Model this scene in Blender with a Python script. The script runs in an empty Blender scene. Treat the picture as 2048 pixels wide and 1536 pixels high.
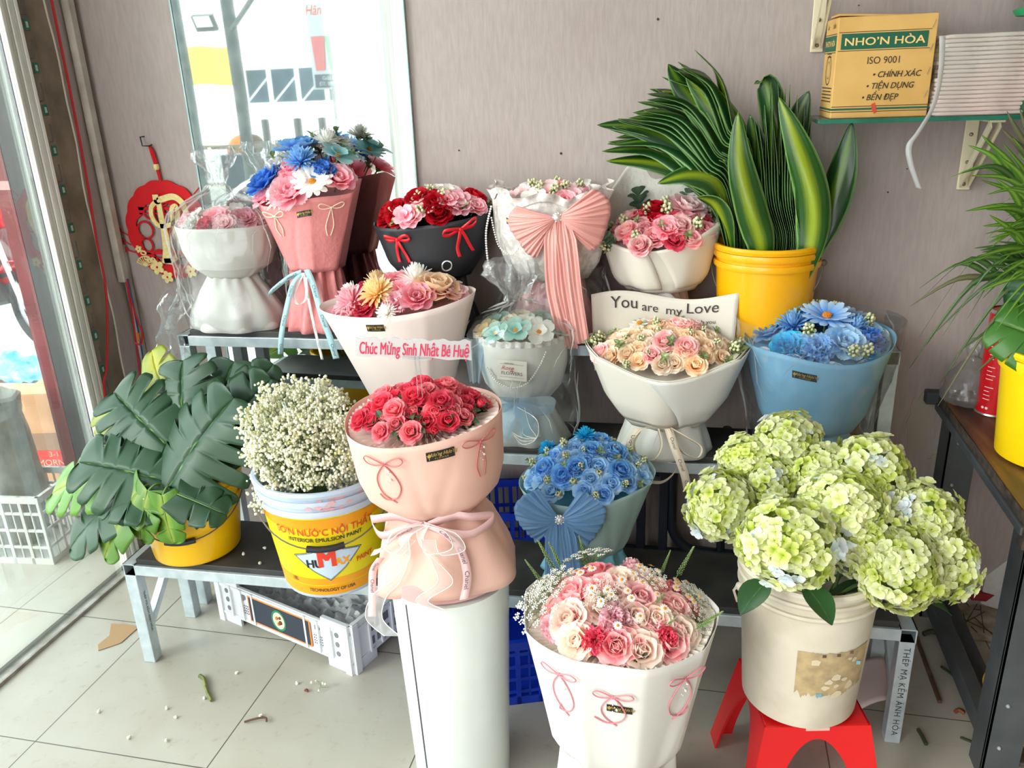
import bpy, math, random
from math import sin, cos, pi, sqrt, radians, atan2, exp
from mathutils import Vector, Matrix, Euler, noise

SC = bpy.context.scene
COL = SC.collection

# ------------------------------------------------------------------ camera
def cam_axes(pitch, roll, yaw):
    right0 = Vector((cos(yaw), sin(yaw), 0))
    fwd = Vector((-sin(yaw)*cos(pitch), cos(yaw)*cos(pitch), -sin(pitch)))
    up = right0.cross(fwd)
    return right0*cos(roll)+up*sin(roll), -right0*sin(roll)+up*cos(roll), fwd
CAMZ = 1.58
ri, up, fw = cam_axes(radians(20.286), radians(-2.255), radians(13.332))
cd = bpy.data.cameras.new('camera'); cam = bpy.data.objects.new('camera', cd); COL.objects.link(cam)
cd.sensor_fit = 'HORIZONTAL'; cd.sensor_width = 36.0; cd.lens = 36.0*1650/2048; cd.clip_start = 0.05; cd.clip_end = 200
M = Matrix(((ri.x, up.x, -fw.x, 0), (ri.y, up.y, -fw.y, 0), (ri.z, up.z, -fw.z, CAMZ), (0, 0, 0, 1)))
cam.matrix_world = M
SC.camera = cam

# ------------------------------------------------------------------ world, lights, exposure
W = bpy.data.worlds.new('sky'); SC.world = W; W.use_nodes = True
nt = W.node_tree; nt.nodes.clear()
wo = nt.nodes.new('ShaderNodeOutputWorld'); bg = nt.nodes.new('ShaderNodeBackground')
tcw = nt.nodes.new('ShaderNodeTexCoord'); sepw = nt.nodes.new('ShaderNodeSeparateXYZ'); rmp = nt.nodes.new('ShaderNodeValToRGB')
nt.links.new(tcw.outputs['Generated'], sepw.inputs[0]); nt.links.new(sepw.outputs['Z'], rmp.inputs[0])
rmp.color_ramp.elements[0].position = 0.0; rmp.color_ramp.elements[0].color = (0.98, 0.98, 1.0, 1)
rmp.color_ramp.elements[1].position = 0.6; rmp.color_ramp.elements[1].color = (0.90, 0.95, 1.0, 1)
nt.links.new(rmp.outputs[0], bg.inputs[0]); bg.inputs[1].default_value = 3.0
nt.links.new(bg.outputs[0], wo.inputs[0])

def lamp(name, kind, loc, target, energy, color, **kw):
    l = bpy.data.lights.new(name, kind); l.energy = energy; l.color = color
    for k, v in kw.items(): setattr(l, k, v)
    o = bpy.data.objects.new(name, l); COL.objects.link(o); o.location = loc
    o.rotation_euler = (Vector(target)-Vector(loc)).to_track_quat('-Z', 'Y').to_euler()
    return o
lamp('sun', 'SUN', (-6, -4, 5), (0, 2.0, 0.6), 2.2, (1.0, 0.96, 0.9), angle=radians(25))

SC.view_settings.view_transform = 'Standard'; SC.view_settings.look = 'None'
SC.view_settings.gamma = 1.0; SC.view_settings.use_curve_mapping = False
SC.view_settings.exposure = 0.86
SC.cycles.max_bounces = 10; SC.cycles.transparent_max_bounces = 24; SC.cycles.diffuse_bounces = 4
SC.cycles.use_denoising = True
SC.cycles.caustics_reflective = False; SC.cycles.caustics_refractive = False

# ------------------------------------------------------------------ materials
def lin(c):
    return tuple(((v/255.0)/12.92 if v/255.0 <= 0.04045 else ((v/255.0+0.055)/1.055)**2.4) for v in c)+(1.0,)
def N(nt, kind, **kw):
    n = nt.nodes.new(kind)
    for k, v in kw.items(): setattr(n, k, v)
    return n
def mat(name, rgb, rough=0.5, metal=0.0, spec=0.5, rgb2=None, nscale=6.0, ndet=4.0, ncon=(0.35, 0.65), bump=0.0, bscale=60.0,
        trans=0.0, bdist=0.002, sheen=0.0, stretch=None, coat=0.0, alpha=1.0):
    m = bpy.data.materials.new(name); m.use_nodes = True
    nt = m.node_tree; p = nt.nodes['Principled BSDF']; out = nt.nodes['Material Output']
    p.inputs['Base Color'].default_value = lin(rgb); p.inputs['Roughness'].default_value = rough
    p.inputs['Metallic'].default_value = metal; p.inputs['Specular IOR Level'].default_value = spec
    p.inputs['Sheen Weight'].default_value = sheen; p.inputs['Coat Weight'].default_value = coat
    p.inputs['Alpha'].default_value = alpha
    tc = N(nt, 'ShaderNodeTexCoord'); vec = tc.outputs['Object']
    if stretch:
        mp = N(nt, 'ShaderNodeMapping'); mp.inputs['Scale'].default_value = stretch
        nt.links.new(vec, mp.inputs[0]); vec = mp.outputs[0]
    if rgb2:
        nz = N(nt, 'ShaderNodeTexNoise'); nz.inputs['Scale'].default_value = nscale; nz.inputs['Detail'].default_value = ndet
        nt.links.new(vec, nz.inputs['Vector'])
        r = N(nt, 'ShaderNodeValToRGB'); r.color_ramp.elements[0].position = ncon[0]; r.color_ramp.elements[1].position = ncon[1]
        r.color_ramp.elements[0].color = lin(rgb); r.color_ramp.elements[1].color = lin(rgb2)
        nt.links.new(nz.outputs['Fac'], r.inputs[0]); nt.links.new(r.outputs[0], p.inputs['Base Color'])
    if bump:
        bz = N(nt, 'ShaderNodeTexNoise'); bz.inputs['Scale'].default_value = bscale; bz.inputs['Detail'].default_value = 5
        nt.links.new(vec, bz.inputs['Vector'])
        b = N(nt, 'ShaderNodeBump'); b.inputs['Strength'].default_value = bump; b.inputs['Distance'].default_value = bdist
        nt.links.new(bz.outputs['Fac'], b.inputs['Height']); nt.links.new(b.outputs[0], p.inputs['Normal'])
    if trans:
        t = N(nt, 'ShaderNodeBsdfTranslucent'); mx = N(nt, 'ShaderNodeMixShader'); mx.inputs[0].default_value = trans
        src = p.inputs['Base Color']
        if src.is_linked: nt.links.new(src.links[0].from_socket, t.inputs['Color'])
        else: t.inputs['Color'].default_value = lin(rgb)
        nt.links.new(p.outputs[0], mx.inputs[1]); nt.links.new(t.outputs[0], mx.inputs[2]); nt.links.new(mx.outputs[0], out.inputs['Surface'])
    return m
_pm = {}
def petal_mat(base, tip, rough=0.55, trans=0.4, mid=0.5):
    """petals whose own colour runs from the base to the tip of each petal"""
    k = (base, tip, rough, trans, mid)
    if k in _pm: return _pm[k]
    m = bpy.data.materials.new('petal'); m.use_nodes = True
    nt = m.node_tree; p = nt.nodes['Principled BSDF']; out = nt.nodes['Material Output']
    uv = N(nt, 'ShaderNodeUVMap'); sp = N(nt, 'ShaderNodeSeparateXYZ'); r = N(nt, 'ShaderNodeValToRGB')
    nt.links.new(uv.outputs[0], sp.inputs[0]); nt.links.new(sp.outputs['X'], r.inputs[0])
    r.color_ramp.elements[0].position = max(0.0, mid-0.4); r.color_ramp.elements[0].color = lin(base)
    r.color_ramp.elements[1].position = min(1.0, mid+0.45); r.color_ramp.elements[1].color = lin(tip)
    oi = N(nt, 'ShaderNodeObjectInfo'); mr = N(nt, 'ShaderNodeMapRange')
    mr.inputs['To Min'].default_value = 0.98; mr.inputs['To Max'].default_value = 1.25
    nt.links.new(oi.outputs['Random'], mr.inputs['Value'])
    hs = N(nt, 'ShaderNodeHueSaturation'); nt.links.new(mr.outputs[0], hs.inputs['Value']); nt.links.new(r.outputs[0], hs.inputs['Color'])
    nt.links.new(hs.outputs[0], p.inputs['Base Color'])
    p.inputs['Roughness'].default_value = rough; p.inputs['Specular IOR Level'].default_value = 0.3
    t = N(nt, 'ShaderNodeBsdfTranslucent'); mx = N(nt, 'ShaderNodeMixShader'); mx.inputs[0].default_value = trans
    nt.links.new(hs.outputs[0], t.inputs['Color'])
    nt.links.new(p.outputs[0], mx.inputs[1]); nt.links.new(t.outputs[0], mx.inputs[2]); nt.links.new(mx.outputs[0], out.inputs['Surface'])
    _pm[k] = m
    return m
def leaf_mat(name, edge, centre, rough=0.35, wid=0.12, soft=0.2, trans=0.15, rim=None):
    """leaf blade with its own lighter band along the midrib (uv y = 0.5)"""
    m = bpy.data.materials.new(name); m.use_nodes = True
    nt = m.node_tree; p = nt.nodes['Principled BSDF']; out = nt.nodes['Material Output']
    uv = N(nt, 'ShaderNodeUVMap'); sp = N(nt, 'ShaderNodeSeparateXYZ'); nt.links.new(uv.outputs[0], sp.inputs[0])
    a = N(nt, 'ShaderNodeMath', operation='SUBTRACT'); a.inputs[1].default_value = 0.5; nt.links.new(sp.outputs['Y'], a.inputs[0])
    b = N(nt, 'ShaderNodeMath', operation='ABSOLUTE'); nt.links.new(a.outputs[0], b.inputs[0])
    nz = N(nt, 'ShaderNodeTexNoise'); nz.inputs['Scale'].default_value = 3.0
    mp = N(nt, 'ShaderNodeMapping'); mp.inputs['Scale'].default_value = (2.0, 14.0, 1.0); nt.links.new(uv.outputs[0], mp.inputs[0]); nt.links.new(mp.outputs[0], nz.inputs['Vector'])
    c = N(nt, 'ShaderNodeMath', operation='MULTIPLY_ADD'); c.inputs[1].default_value = 0.14; nt.links.new(nz.outputs['Fac'], c.inputs[0]); nt.links.new(b.outputs[0], c.inputs[2])
    r = N(nt, 'ShaderNodeValToRGB'); r.color_ramp.elements[0].position = wid+0.05; r.color_ramp.elements[1].position = wid+soft+0.05
    r.color_ramp.elements[0].color = lin(centre); r.color_ramp.elements[1].color = lin(edge)
    nt.links.new(c.outputs[0], r.inputs[0])
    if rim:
        e1 = r.color_ramp.elements.new(.50); e1.color = lin(edge); e2 = r.color_ramp.elements.new(.535); e2.color = lin(rim)  # pale margin paints the light that blade edges catch
    oi = N(nt, 'ShaderNodeObjectInfo'); mr = N(nt, 'ShaderNodeMapRange'); mr.inputs['To Min'].default_value = 0.8; mr.inputs['To Max'].default_value = 1.2
    nt.links.new(oi.outputs['Random'], mr.inputs['Value'])
    hs = N(nt, 'ShaderNodeHueSaturation'); nt.links.new(mr.outputs[0], hs.inputs['Value']); nt.links.new(r.outputs[0], hs.inputs['Color'])
    nt.links.new(hs.outputs[0], p.inputs['Base Color'])
    p.inputs['Roughness'].default_value = rough
    t = N(nt, 'ShaderNodeBsdfTranslucent'); mx = N(nt, 'ShaderNodeMixShader'); mx.inputs[0].default_value = trans
    nt.links.new(hs.outputs[0], t.inputs['Color'])
    nt.links.new(p.outputs[0], mx.inputs[1]); nt.links.new(t.outputs[0], mx.inputs[2]); nt.links.new(mx.outputs[0], out.inputs['Surface'])
    return m
def film_mat(name, tint=(255, 255, 255), milky=0.05, gloss=1.0, rough=0.12, bump=0.6, bscale=22.0):
    """clear plastic film: see-through with shiny creases"""
    m = bpy.data.materials.new(name); m.use_nodes = True
    nt = m.node_tree; nt.nodes.clear(); out = N(nt, 'ShaderNodeOutputMaterial')
    tr = N(nt, 'ShaderNodeBsdfTransparent'); tr.inputs[0].default_value = lin(tint)
    gl = N(nt, 'ShaderNodeBsdfGlossy'); gl.inputs['Roughness'].default_value = rough
    df = N(nt, 'ShaderNodeBsdfTranslucent'); df.inputs[0].default_value = (0.95, 0.95, 0.95, 1)
    d2 = N(nt, 'ShaderNodeBsdfDiffuse'); d2.inputs[0].default_value = (0.95, 0.95, 0.95, 1)
    tc = N(nt, 'ShaderNodeTexCoord'); nz = N(nt, 'ShaderNodeTexNoise'); nz.inputs['Scale'].default_value = bscale; nz.inputs['Detail'].default_value = 3
    nz.noise_type = 'RIDGED_MULTIFRACTAL'
    nt.links.new(tc.outputs['Object'], nz.inputs['Vector'])
    b = N(nt, 'ShaderNodeBump'); b.inputs['Strength'].default_value = bump; b.inputs['Distance'].default_value = 0.006; nt.links.new(nz.outputs['Fac'], b.inputs['Height'])
    nt.links.new(b.outputs[0], gl.inputs['Normal'])
    fr = N(nt, 'ShaderNodeFresnel'); fr.inputs['IOR'].default_value = 1.45; nt.links.new(b.outputs[0], fr.inputs['Normal'])
    s0 = N(nt, 'ShaderNodeMath', operation='MULTIPLY'); s0.inputs[1].default_value = gloss; nt.links.new(fr.outputs[0], s0.inputs[0])
    sc = N(nt, 'ShaderNodeMath', operation='MINIMUM'); sc.inputs[1].default_value = 0.42; nt.links.new(s0.outputs[0], sc.inputs[0])
    m0 = N(nt, 'ShaderNodeMixShader'); m0.inputs[0].default_value = 0.5; nt.links.new(df.outputs[0], m0.inputs[1]); nt.links.new(d2.outputs[0], m0.inputs[2])
    m1 = N(nt, 'ShaderNodeMixShader'); m1.inputs[0].default_value = milky
    if bump:  # milky ridges paint white glints onto the crumpled film
        cr = N(nt, 'ShaderNodeMapRange'); cr.inputs['From Min'].default_value = .45; cr.inputs['From Max'].default_value = 1.1; cr.inputs['To Min'].default_value = milky; cr.inputs['To Max'].default_value = min(1, milky+.75*bump)
        nt.links.new(nz.outputs['Fac'], cr.inputs['Value']); nt.links.new(cr.outputs[0], m1.inputs[0])
    nt.links.new(tr.outputs[0], m1.inputs[1]); nt.links.new(m0.outputs[0], m1.inputs[2])
    m2 = N(nt, 'ShaderNodeMixShader'); nt.links.new(sc.outputs[0], m2.inputs[0]); nt.links.new(m1.outputs[0], m2.inputs[1]); nt.links.new(gl.outputs[0], m2.inputs[2])
    nt.links.new(m2.outputs[0], out.inputs['Surface'])
    return m

# ------------------------------------------------------------------ mesh helpers
class MB:
    def __init__(s): s.v = []; s.f = []; s.m = []; s.uv = []
    def add(s, vs, fs, mat=0, uvs=None):
        o = len(s.v); s.v.extend([tuple(p) for p in vs])
        s.uv.extend(uvs if uvs else [(0.5, 0.5)]*len(vs))
        for f in fs: s.f.append(tuple(i+o for i in f)); s.m.append(mat)
    def grid(s, fn, nu, nv, mat=0, cu=False, cv=False):
        vs = []; uv = []; fs = []
        U = nu if cu else nu+1; V = nv if cv else nv+1
        for i in range(U):
            for j in range(V):
                vs.append(fn(i/nu, j/nv)); uv.append((i/nu, j/nv))
        for i in range(nu):
            for j in range(nv):
                a = i*V+j; b = ((i+1) % U)*V+j; c = ((i+1) % U)*V+(j+1) % V; d = i*V+(j+1) % V
                fs.append((a, b, c, d))
        s.add(vs, fs, mat, uv)
    def box(s, c, d, mat=0, R=None):
        x, y, z = d[0]/2, d[1]/2, d[2]/2
        vs = [Vector((a*x, b*y, e*z)) for a in (-1, 1) for b in (-1, 1) for e in (-1, 1)]
        if R is not None: vs = [R @ v for v in vs]
        vs = [v+Vector(c) for v in vs]
        s.add(vs, [(0, 1, 3, 2), (4, 6, 7, 5), (0, 4, 5, 1), (2, 3, 7, 6), (0, 2, 6, 4), (1, 5, 7, 3)], mat)
    def bar(s, a, b, w, h=None, mat=0, up=(0, 0, 1)):
        a = Vector(a); b = Vector(b); d = b-a; L = d.length; d.normalize(); h = h or w
        u = Vector(up)
        if abs(d.dot(u)) > 0.95: u = Vector((0, 1, 0))
        x = d.cross(u).normalized(); y = x.cross(d).normalized()
        R = Matrix((x, d, y)).transposed()
        s.box((a+b)/2, (w, L, h), mat, R)
    def tube(s, pts, r, seg=6, mat=0, caps=True):
        P = [Vector(p) for p in pts]; n = len(P)
        rr = r if isinstance(r, (list, tuple)) else [r]*n
        t0 = (P[1]-P[0]).normalized(); u = t0.orthogonal().normalized()
        vs = []; uv = []
        for i in range(n):
            t = (P[min(i+1, n-1)]-P[max(i-1, 0)])
            t = t.normalized() if t.length > 1e-9 else t0
            u = (u-t*u.dot(t)); u = u.normalized() if u.length > 1e-6 else t.orthogonal().normalized()
            w = t.cross(u)
            for k in range(seg):
                a = 2*pi*k/seg; vs.append(P[i]+(u*cos(a)+w*sin(a))*rr[i]); uv.append((i/(n-1), 0.5))
        fs = []
        for i in range(n-1):
            for k in range(seg):
                a = i*seg+k; b = i*seg+(k+1) % seg; fs.append((a, b, b+seg, a+seg))
        if caps:
            fs.append(tuple(range(seg-1, -1, -1))); fs.append(tuple((n-1)*seg+k for k in range(seg)))
        s.add(vs, fs, mat, uv)
    def lathe(s, prof, seg=40, c=(0, 0, 0), mat=0, sx=1.0, sy=1.0):
        n = len(prof); vs = []; fs = []
        for (r, z) in prof:
            for k in range(seg):
                a = 2*pi*k/seg; vs.append((c[0]+r*cos(a)*sx, c[1]+r*sin(a)*sy, c[2]+z))
        for i in range(n-1):
            for k in range(seg):
                a = i*seg+k; b = i*seg+(k+1) % seg; fs.append((a, b, b+seg, a+seg))
        s.add(vs, fs, mat)
    def ball(s, c, r, nu=6, nv=8, mat=0, sz=1.0):
        vs = [(c[0], c[1], c[2]-r*sz)]; fs = []
        for i in range(1, nu):
            p = pi*i/nu
            for k in range(nv):
                a = 2*pi*k/nv; vs.append((c[0]+r*sin(p)*cos(a), c[1]+r*sin(p)*sin(a), c[2]-r*cos(p)*sz))
        vs.append((c[0], c[1], c[2]+r*sz))
        for k in range(nv): fs.append((0, 1+(k+1) % nv, 1+k))
        for i in range(nu-2):
            for k in range(nv):
                a = 1+i*nv+k; b = 1+i*nv+(k+1) % nv; fs.append((a, b, b+nv, a+nv))
        l = len(vs)-1
        for k in range(nv): fs.append((l, 1+(nu-2)*nv+k, 1+(nu-2)*nv+(k+1) % nv))
        s.add(vs, fs, mat)
    def poly_prism(s, pts, z0, z1, mat=0, f=None):
        """flat outline (x, y) raised from z0 to z1; f maps (x, y, z) to space"""
        n = len(pts); g = f or (lambda x, y, z: (x, y, z))
        vs = [g(p[0], p[1], z0) for p in pts]+[g(p[0], p[1], z1) for p in pts]
        fs = [tuple(range(n-1, -1, -1)), tuple(range(n, 2*n))]+[(i, (i+1) % n, n+(i+1) % n, n+i) for i in range(n)]
        s.add(vs, fs, mat)
    def xf(s, mtx):
        s.v = [tuple(mtx @ Vector(p)) for p in s.v]; return s
    def mesh(s, name, mats, smooth=True, ang=40):
        me = bpy.data.meshes.new(name); me.from_pydata(s.v, [], s.f)
        for m in (mats if isinstance(mats, (list, tuple)) else [mats]): me.materials.append(m)
        me.polygons.foreach_set('material_index', s.m)
        ul = me.uv_layers.new(name='UVMap')
        vi = [0]*len(me.loops); me.loops.foreach_get('vertex_index', vi)
        flat = []
        for i in vi: flat.extend(s.uv[i])
        ul.data.foreach_set('uv', flat)
        if smooth:
            me.polygons.foreach_set('use_smooth', [True]*len(me.polygons))
            if ang: me.set_sharp_from_angle(angle=radians(ang))
        me.update()
        return me
    def build(s, name, mats, parent=None, smooth=True, ang=40, thick=0.0, bevel=0.0, label=None, stuff=False):
        o = bpy.data.objects.new(name, s.mesh(name, mats, smooth, ang)); COL.objects.link(o)
        if parent is not None: o.parent = parent
        if thick:
            md = o.modifiers.new('thickness', 'SOLIDIFY'); md.thickness = thick; md.offset = 0
        if bevel:
            md = o.modifiers.new('bevel', 'BEVEL'); md.width = bevel; md.segments = 2; md.limit_method = 'ANGLE'
        if label: o['label'] = label
        if stuff: o['kind'] = 'stuff'
        return o

def tag(o, label=None, cat=None, group=None, kind=None):
    if label: o['label'] = label
    if cat: o['category'] = cat
    if group: o['group'] = group
    if kind: o['kind'] = kind
    return o
def thing(name, label, cat, loc=(0, 0, 0), rz=0.0, group=None, rot=None):
    o = bpy.data.objects.new(name, None); COL.objects.link(o); o.empty_display_size = 0.02
    o.location = loc; o.rotation_euler = rot if rot else (0, 0, rz)
    return tag(o, label, cat, group)
def struct(mb, name, mats, **kw):
    o = mb.build(name, mats, **kw); o['kind'] = 'structure'; return o
def inst(me, name, parent, mtx, label=None):
    o = bpy.data.objects.new(name, me); COL.objects.link(o)
    if parent is not None: o.parent = parent
    o.matrix_local = mtx
    if label: o['label'] = label
    return o
def frame(p, n, spin=0.0, s=1.0):
    """matrix that puts local +Z on n at p"""
    n = Vector(n).normalized(); q = n.to_track_quat('Z', 'Y').to_matrix().to_4x4()
    return Matrix.Translation(p) @ q @ Matrix.Rotation(spin, 4, 'Z') @ Matrix.Scale(s, 4)
def bez(p0, p1, p2, p3, n=12):
    p0, p1, p2, p3 = map(Vector, (p0, p1, p2, p3))
    return [p0*(1-t)**3+p1*3*t*(1-t)**2+p2*3*t*t*(1-t)+p3*t**3 for t in [i/n for i in range(n+1)]]
def spline(pts, n=6):
    """smooth curve through points"""
    P = [Vector(p) for p in pts]; out = []
    for i in range(len(P)-1):
        a = P[max(i-1, 0)]; b = P[i]; c = P[i+1]; d = P[min(i+2, len(P)-1)]
        for k in range(n):
            t = k/n
            out.append(0.5*((2*b)+(c-a)*t+(2*a-5*b+4*c-d)*t*t+(3*b-a-3*c+d)*t**3))
    out.append(P[-1]); return out

_tc = {}
def text_mesh(s, size, shear=0.0, bold=0.0, align='CENTER', sx=1.0, spacing=1.0):
    for a, q in (('Ơ', 'O’'), ('Ớ', 'Ó’'), ('ơ', 'o’')): s = s.replace(a, q)   # horned O drawn as O + horn
    k = (s, shear, bold, align, spacing)
    if k not in _tc:
        cu = bpy.data.curves.new('lettering', 'FONT'); cu.body = s; cu.size = 1.0; cu.shear = shear; cu.offset = bold
        cu.align_x = align; cu.align_y = 'CENTER'; cu.resolution_u = 3; cu.space_character = spacing
        o = bpy.data.objects.new('lettering', cu); COL.objects.link(o)
        dg = bpy.context.evaluated_depsgraph_get(); dg.update()
        me = o.evaluated_get(dg).to_mesh()
        _tc[k] = ([tuple(v.co) for v in me.vertices], [tuple(p.vertices) for p in me.polygons])
        o.evaluated_get(dg).to_mesh_clear(); bpy.data.objects.remove(o); bpy.data.curves.remove(cu)
    vs, fs = _tc[k]
    return [(v[0]*size*sx, v[1]*size) for v in vs], fs
def text_on(mb, s, size, fmap, mat=0, ox=0.0, oy=0.0, rot=0.0, bold=0.0, **kw):
    vs, fs = text_mesh(s, size, **kw); c, d = cos(rot), sin(rot)
    for h in ((0.0,) if not bold else (-bold*size, 0.0, bold*size)):
        for k in ((0.0,) if not bold else (-.5*bold*size, .5*bold*size)):
            lift = 0 if not bold else 2e-5*(1+3*h/(bold*size)+(2 if k > 0 else 0)+3); P = []
            for x, y in vs:
                X, Y = ox+c*(x+h)-d*(y+k), oy+d*(x+h)+c*(y+k); p = Vector(fmap(X, Y))
                if lift: p = p+(Vector(fmap(X+1e-3, Y))-p).cross(Vector(fmap(X, Y+1e-3))-p).normalized()*lift
                P.append(p)
            mb.add(P, fs, mat)

# ------------------------------------------------------------------ flowers (unit radius, facing +Z)
def petal(mb, L, W, az, el, curl, cup=0.25, r0=0.0, z0=0.0, nu=5, nv=4, mat=0, tipw=0.75, ruf=0.0, ph=0.0, point=False, roll=0.0):
    ca, sa = cos(az), sin(az)
    r, z = r0, z0; rows = []
    for i in range(nu+1):
        u = i/nu; ang = el+curl*u+(roll*max(0, u-0.6)/0.4 if roll else 0)
        if point: w = W*(sin(pi*min(1, 0.06+0.94*u**0.85)))**0.8
        else: w = W*min(1, (0.22+1.5*u))*sqrt(max(0.0, 1-(max(0, u-tipw)/(1.02-tipw))**2))
        rows.append((r, z, ang, max(w, W*0.05)))
        r += cos(ang)*L/nu; z += sin(ang)*L/nu
    vs = []; uv = []; fs = []
    for i, (r, z, ang, w) in enumerate(rows):
        u = i/nu
        for j in range(nv+1):
            v = -1+2*j/nv; c = cup*w*v*v+(ruf*u*u*sin(v*7+ph+u*3) if ruf else 0)
            rr = r-sin(ang)*c; zz = z+cos(ang)*c; t = v*w
            vs.append((ca*rr-sa*t, sa*rr+ca*t, zz)); uv.append((u, j/nv))
    for i in range(nu):
        for j in range(nv):
            a = i*(nv+1)+j; fs.append((a, a+nv+1, a+nv+2, a+1))
    mb.add(vs, fs, mat, uv)

def rose_mb(rnd, open_=1.0, stem=True):
    m = MB()
    lay = [(3, 86, 30, .62, .26, .05, .0), (4, 80, 25, .72, .36, .13, .0), (5, 70, 22, .80, .44, .20, .0), (5, 56, 12, .88, .52, .26, -15),
           (6, 40, 0, .92, .56, .28, -50), (6, 22, -8, .90, .58, .28, -60)]
    for li, (n, el, cu, L, Wd, r0, roll) in enumerate(lay):
        o = rnd.random()*6
        for k in range(n):
            petal(m, L*rnd.uniform(.93, 1.07), Wd, o+2*pi*k/n+rnd.uniform(-.1, .1), radians(el*(1 if li < 3 else open_)+rnd.uniform(-5, 5)), radians(cu), cup=.55 if li < 4 else .35,
                  r0=r0, z0=-.28+(.0 if li < 3 else -.05), nu=5, nv=4, roll=radians(roll), tipw=.7)
    m.ball((0, 0, .1), .13, 5, 6)
    if stem: m.lathe([(.30, -.28), (.22, -.45), (.06, -.6), (.05, -1.2)], 8, mat=1)
    return m
def bud_mb(rnd):
    m = MB()
    for li, (n, el, cu, L, Wd, r0) in enumerate([(3, 88, 25, .95, .30, .06), (4, 82, 22, 1.0, .40, .16), (4, 70, 14, .95, .48, .22)]):
        for k in range(n): petal(m, L, Wd, li+2*pi*k/n, radians(el), radians(cu), cup=.6, r0=r0, z0=-.35, nu=5, nv=4)
    for k in range(5): petal(m, .55, .16, 2*pi*k/5, radians(55), radians(-30), r0=.1, z0=-.5, nu=3, nv=2, mat=1, point=True)
    m.lathe([(.22, -.3), (.2, -.5), (.06, -.62), (.05, -1.3)], 7, mat=1)
    return m
def mum_mb(rnd, n=70, w=.085, ball=True):
    m = MB()
    for k in range(n):
        f = (k+.5)/n; el = radians(82-72*f) if ball else radians(60-50*f)
        petal(m, rnd.uniform(.75, .95), w, k*2.39996, el, radians(25 if f < .5 else -12), cup=.7, r0=.06, z0=-.2, nu=4, nv=2, tipw=.65)
    m.lathe([(.3, -.2), (.05, -.35), (.04, -1.0)], 7, mat=1)
    return m
def carnation_mb(rnd, n=34):
    m = MB()
    for k in range(n):
        f = (k+.5)/n
        petal(m, rnd.uniform(.75, 1.0), .33, k*2.39996, radians(85-70*f+rnd.uniform(-8, 8)), radians(-14), cup=.2, r0=.05, z0=-.25, nu=5, nv=6, ruf=.13, ph=rnd.random()*6, tipw=.9)
    m.lathe([(.22, -.2), (.14, -.55), (.05, -.62), (.04, -1.2)], 8, mat=1)
    return m
def daisy_mb(rnd, n=13, w=.16, el=14, rings=2):
    m = MB()
    for q in range(rings):
        for k in range(n):
            petal(m, rnd.uniform(.88, 1.0)*(1-.16*q), w, 2*pi*(k+.5*q)/n+rnd.uniform(-.05, .05), radians(el+14*q+rnd.uniform(-4, 4)), radians(-12), cup=-.2, r0=.12, z0=.02*q, nu=5, nv=4, tipw=.8)
    m.lathe([(.14, -.04), (.04, -.18), (.035, -.9)], 7, mat=1)
    return m
def centre_mb(r=.22, bumps=True):
    m = MB(); m.ball((0, 0, .06), r, 6, 10, sz=.6)
    if bumps:
        for k in range(26):
            q = sqrt((k+.5)/26)*.85; a = k*2.4
            m.ball((r*q*cos(a), r*q*sin(a), .06+r*.6*sqrt(1-q*q)), r*.16, 4, 5)
    return m
def cosmos_mb(rnd, n=5, w=.42, el=16):
    m = MB()
    for k in range(n):
        petal(m, rnd.uniform(.9, 1.0), w, 2*pi*k/n+rnd.uniform(-.08, .08), radians(el+rnd.uniform(-5, 8)), radians(-10), cup=.18, r0=.06, nu=6, nv=6, ruf=.04, ph=rnd.random()*6, tipw=.72)
    for k in range(n):
        petal(m, .5, w*.6, 2*pi*(k+.5)/n, radians(48), radians(-20), cup=.3, r0=.06, z0=.03, nu=4, nv=3)
    m.lathe([(.12, -.04), (.04, -.18), (.035, -.9)], 7, mat=1)
    return m
def peony_mb(rnd):
    m = MB()
    for li, (n, el, cu, L, Wd, r0) in enumerate([(7, 75, 10, .55, .3, .1), (7, 55, 8, .75, .36, .15), (8, 38, 0, .9, .42, .18), (8, 20, -10, 1.0, .44, .18)]):
        for k in range(n): petal(m, L*rnd.uniform(.9, 1.05), Wd, li*.4+2*pi*k/n, radians(el+rnd.uniform(-6, 6)), radians(cu), cup=.35, r0=r0, z0=-.15, nu=5, nv=5, ruf=.05, ph=rnd.random()*6)
    m.lathe([(.25, -.16), (.05, -.35), (.04, -1.0)], 7, mat=1)
    return m
def sprig_mb(rnd, nb=12, leaves=6, h=1.0, br=.085, spread=.42):
    """little branch: mat 0 stem, 1 berries, 2 leaves"""
    m = MB(); m.tube([(0, 0, -.6), (.03, .0, h*.5), (0, .04, h)], .02, 4, 0)
    for k in range(nb):
        a = k*2.4; z = h*(.35+.65*k/nb); r = spread*rnd.uniform(.5, 1)*(1-.5*k/nb)
        p = (r*cos(a), r*sin(a), z+.16); m.tube([(0, 0, z-.08), p], .012, 3, 0, caps=False); m.ball(p, br*rnd.uniform(.7, 1.25), 4, 6, 1, sz=1.25)
    for k in range(leaves):
        a = k*2.4+1; leaf_on(m, (0, 0, h*(.15+.7*k/max(1, leaves))), a, .48, .14, radians(35), 2)
    return m
def leaf_on(m, p, az, L, Wd, el, mat, curl=-.5, nu=5, cup=.25):
    t = MB(); petal(t, L, Wd, az, el, curl, cup=cup, nu=nu, nv=2, point=True)
    m.add([(x+p[0], y+p[1], z+p[2]) for x, y, z in t.v], t.f, mat, t.uv)
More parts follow.
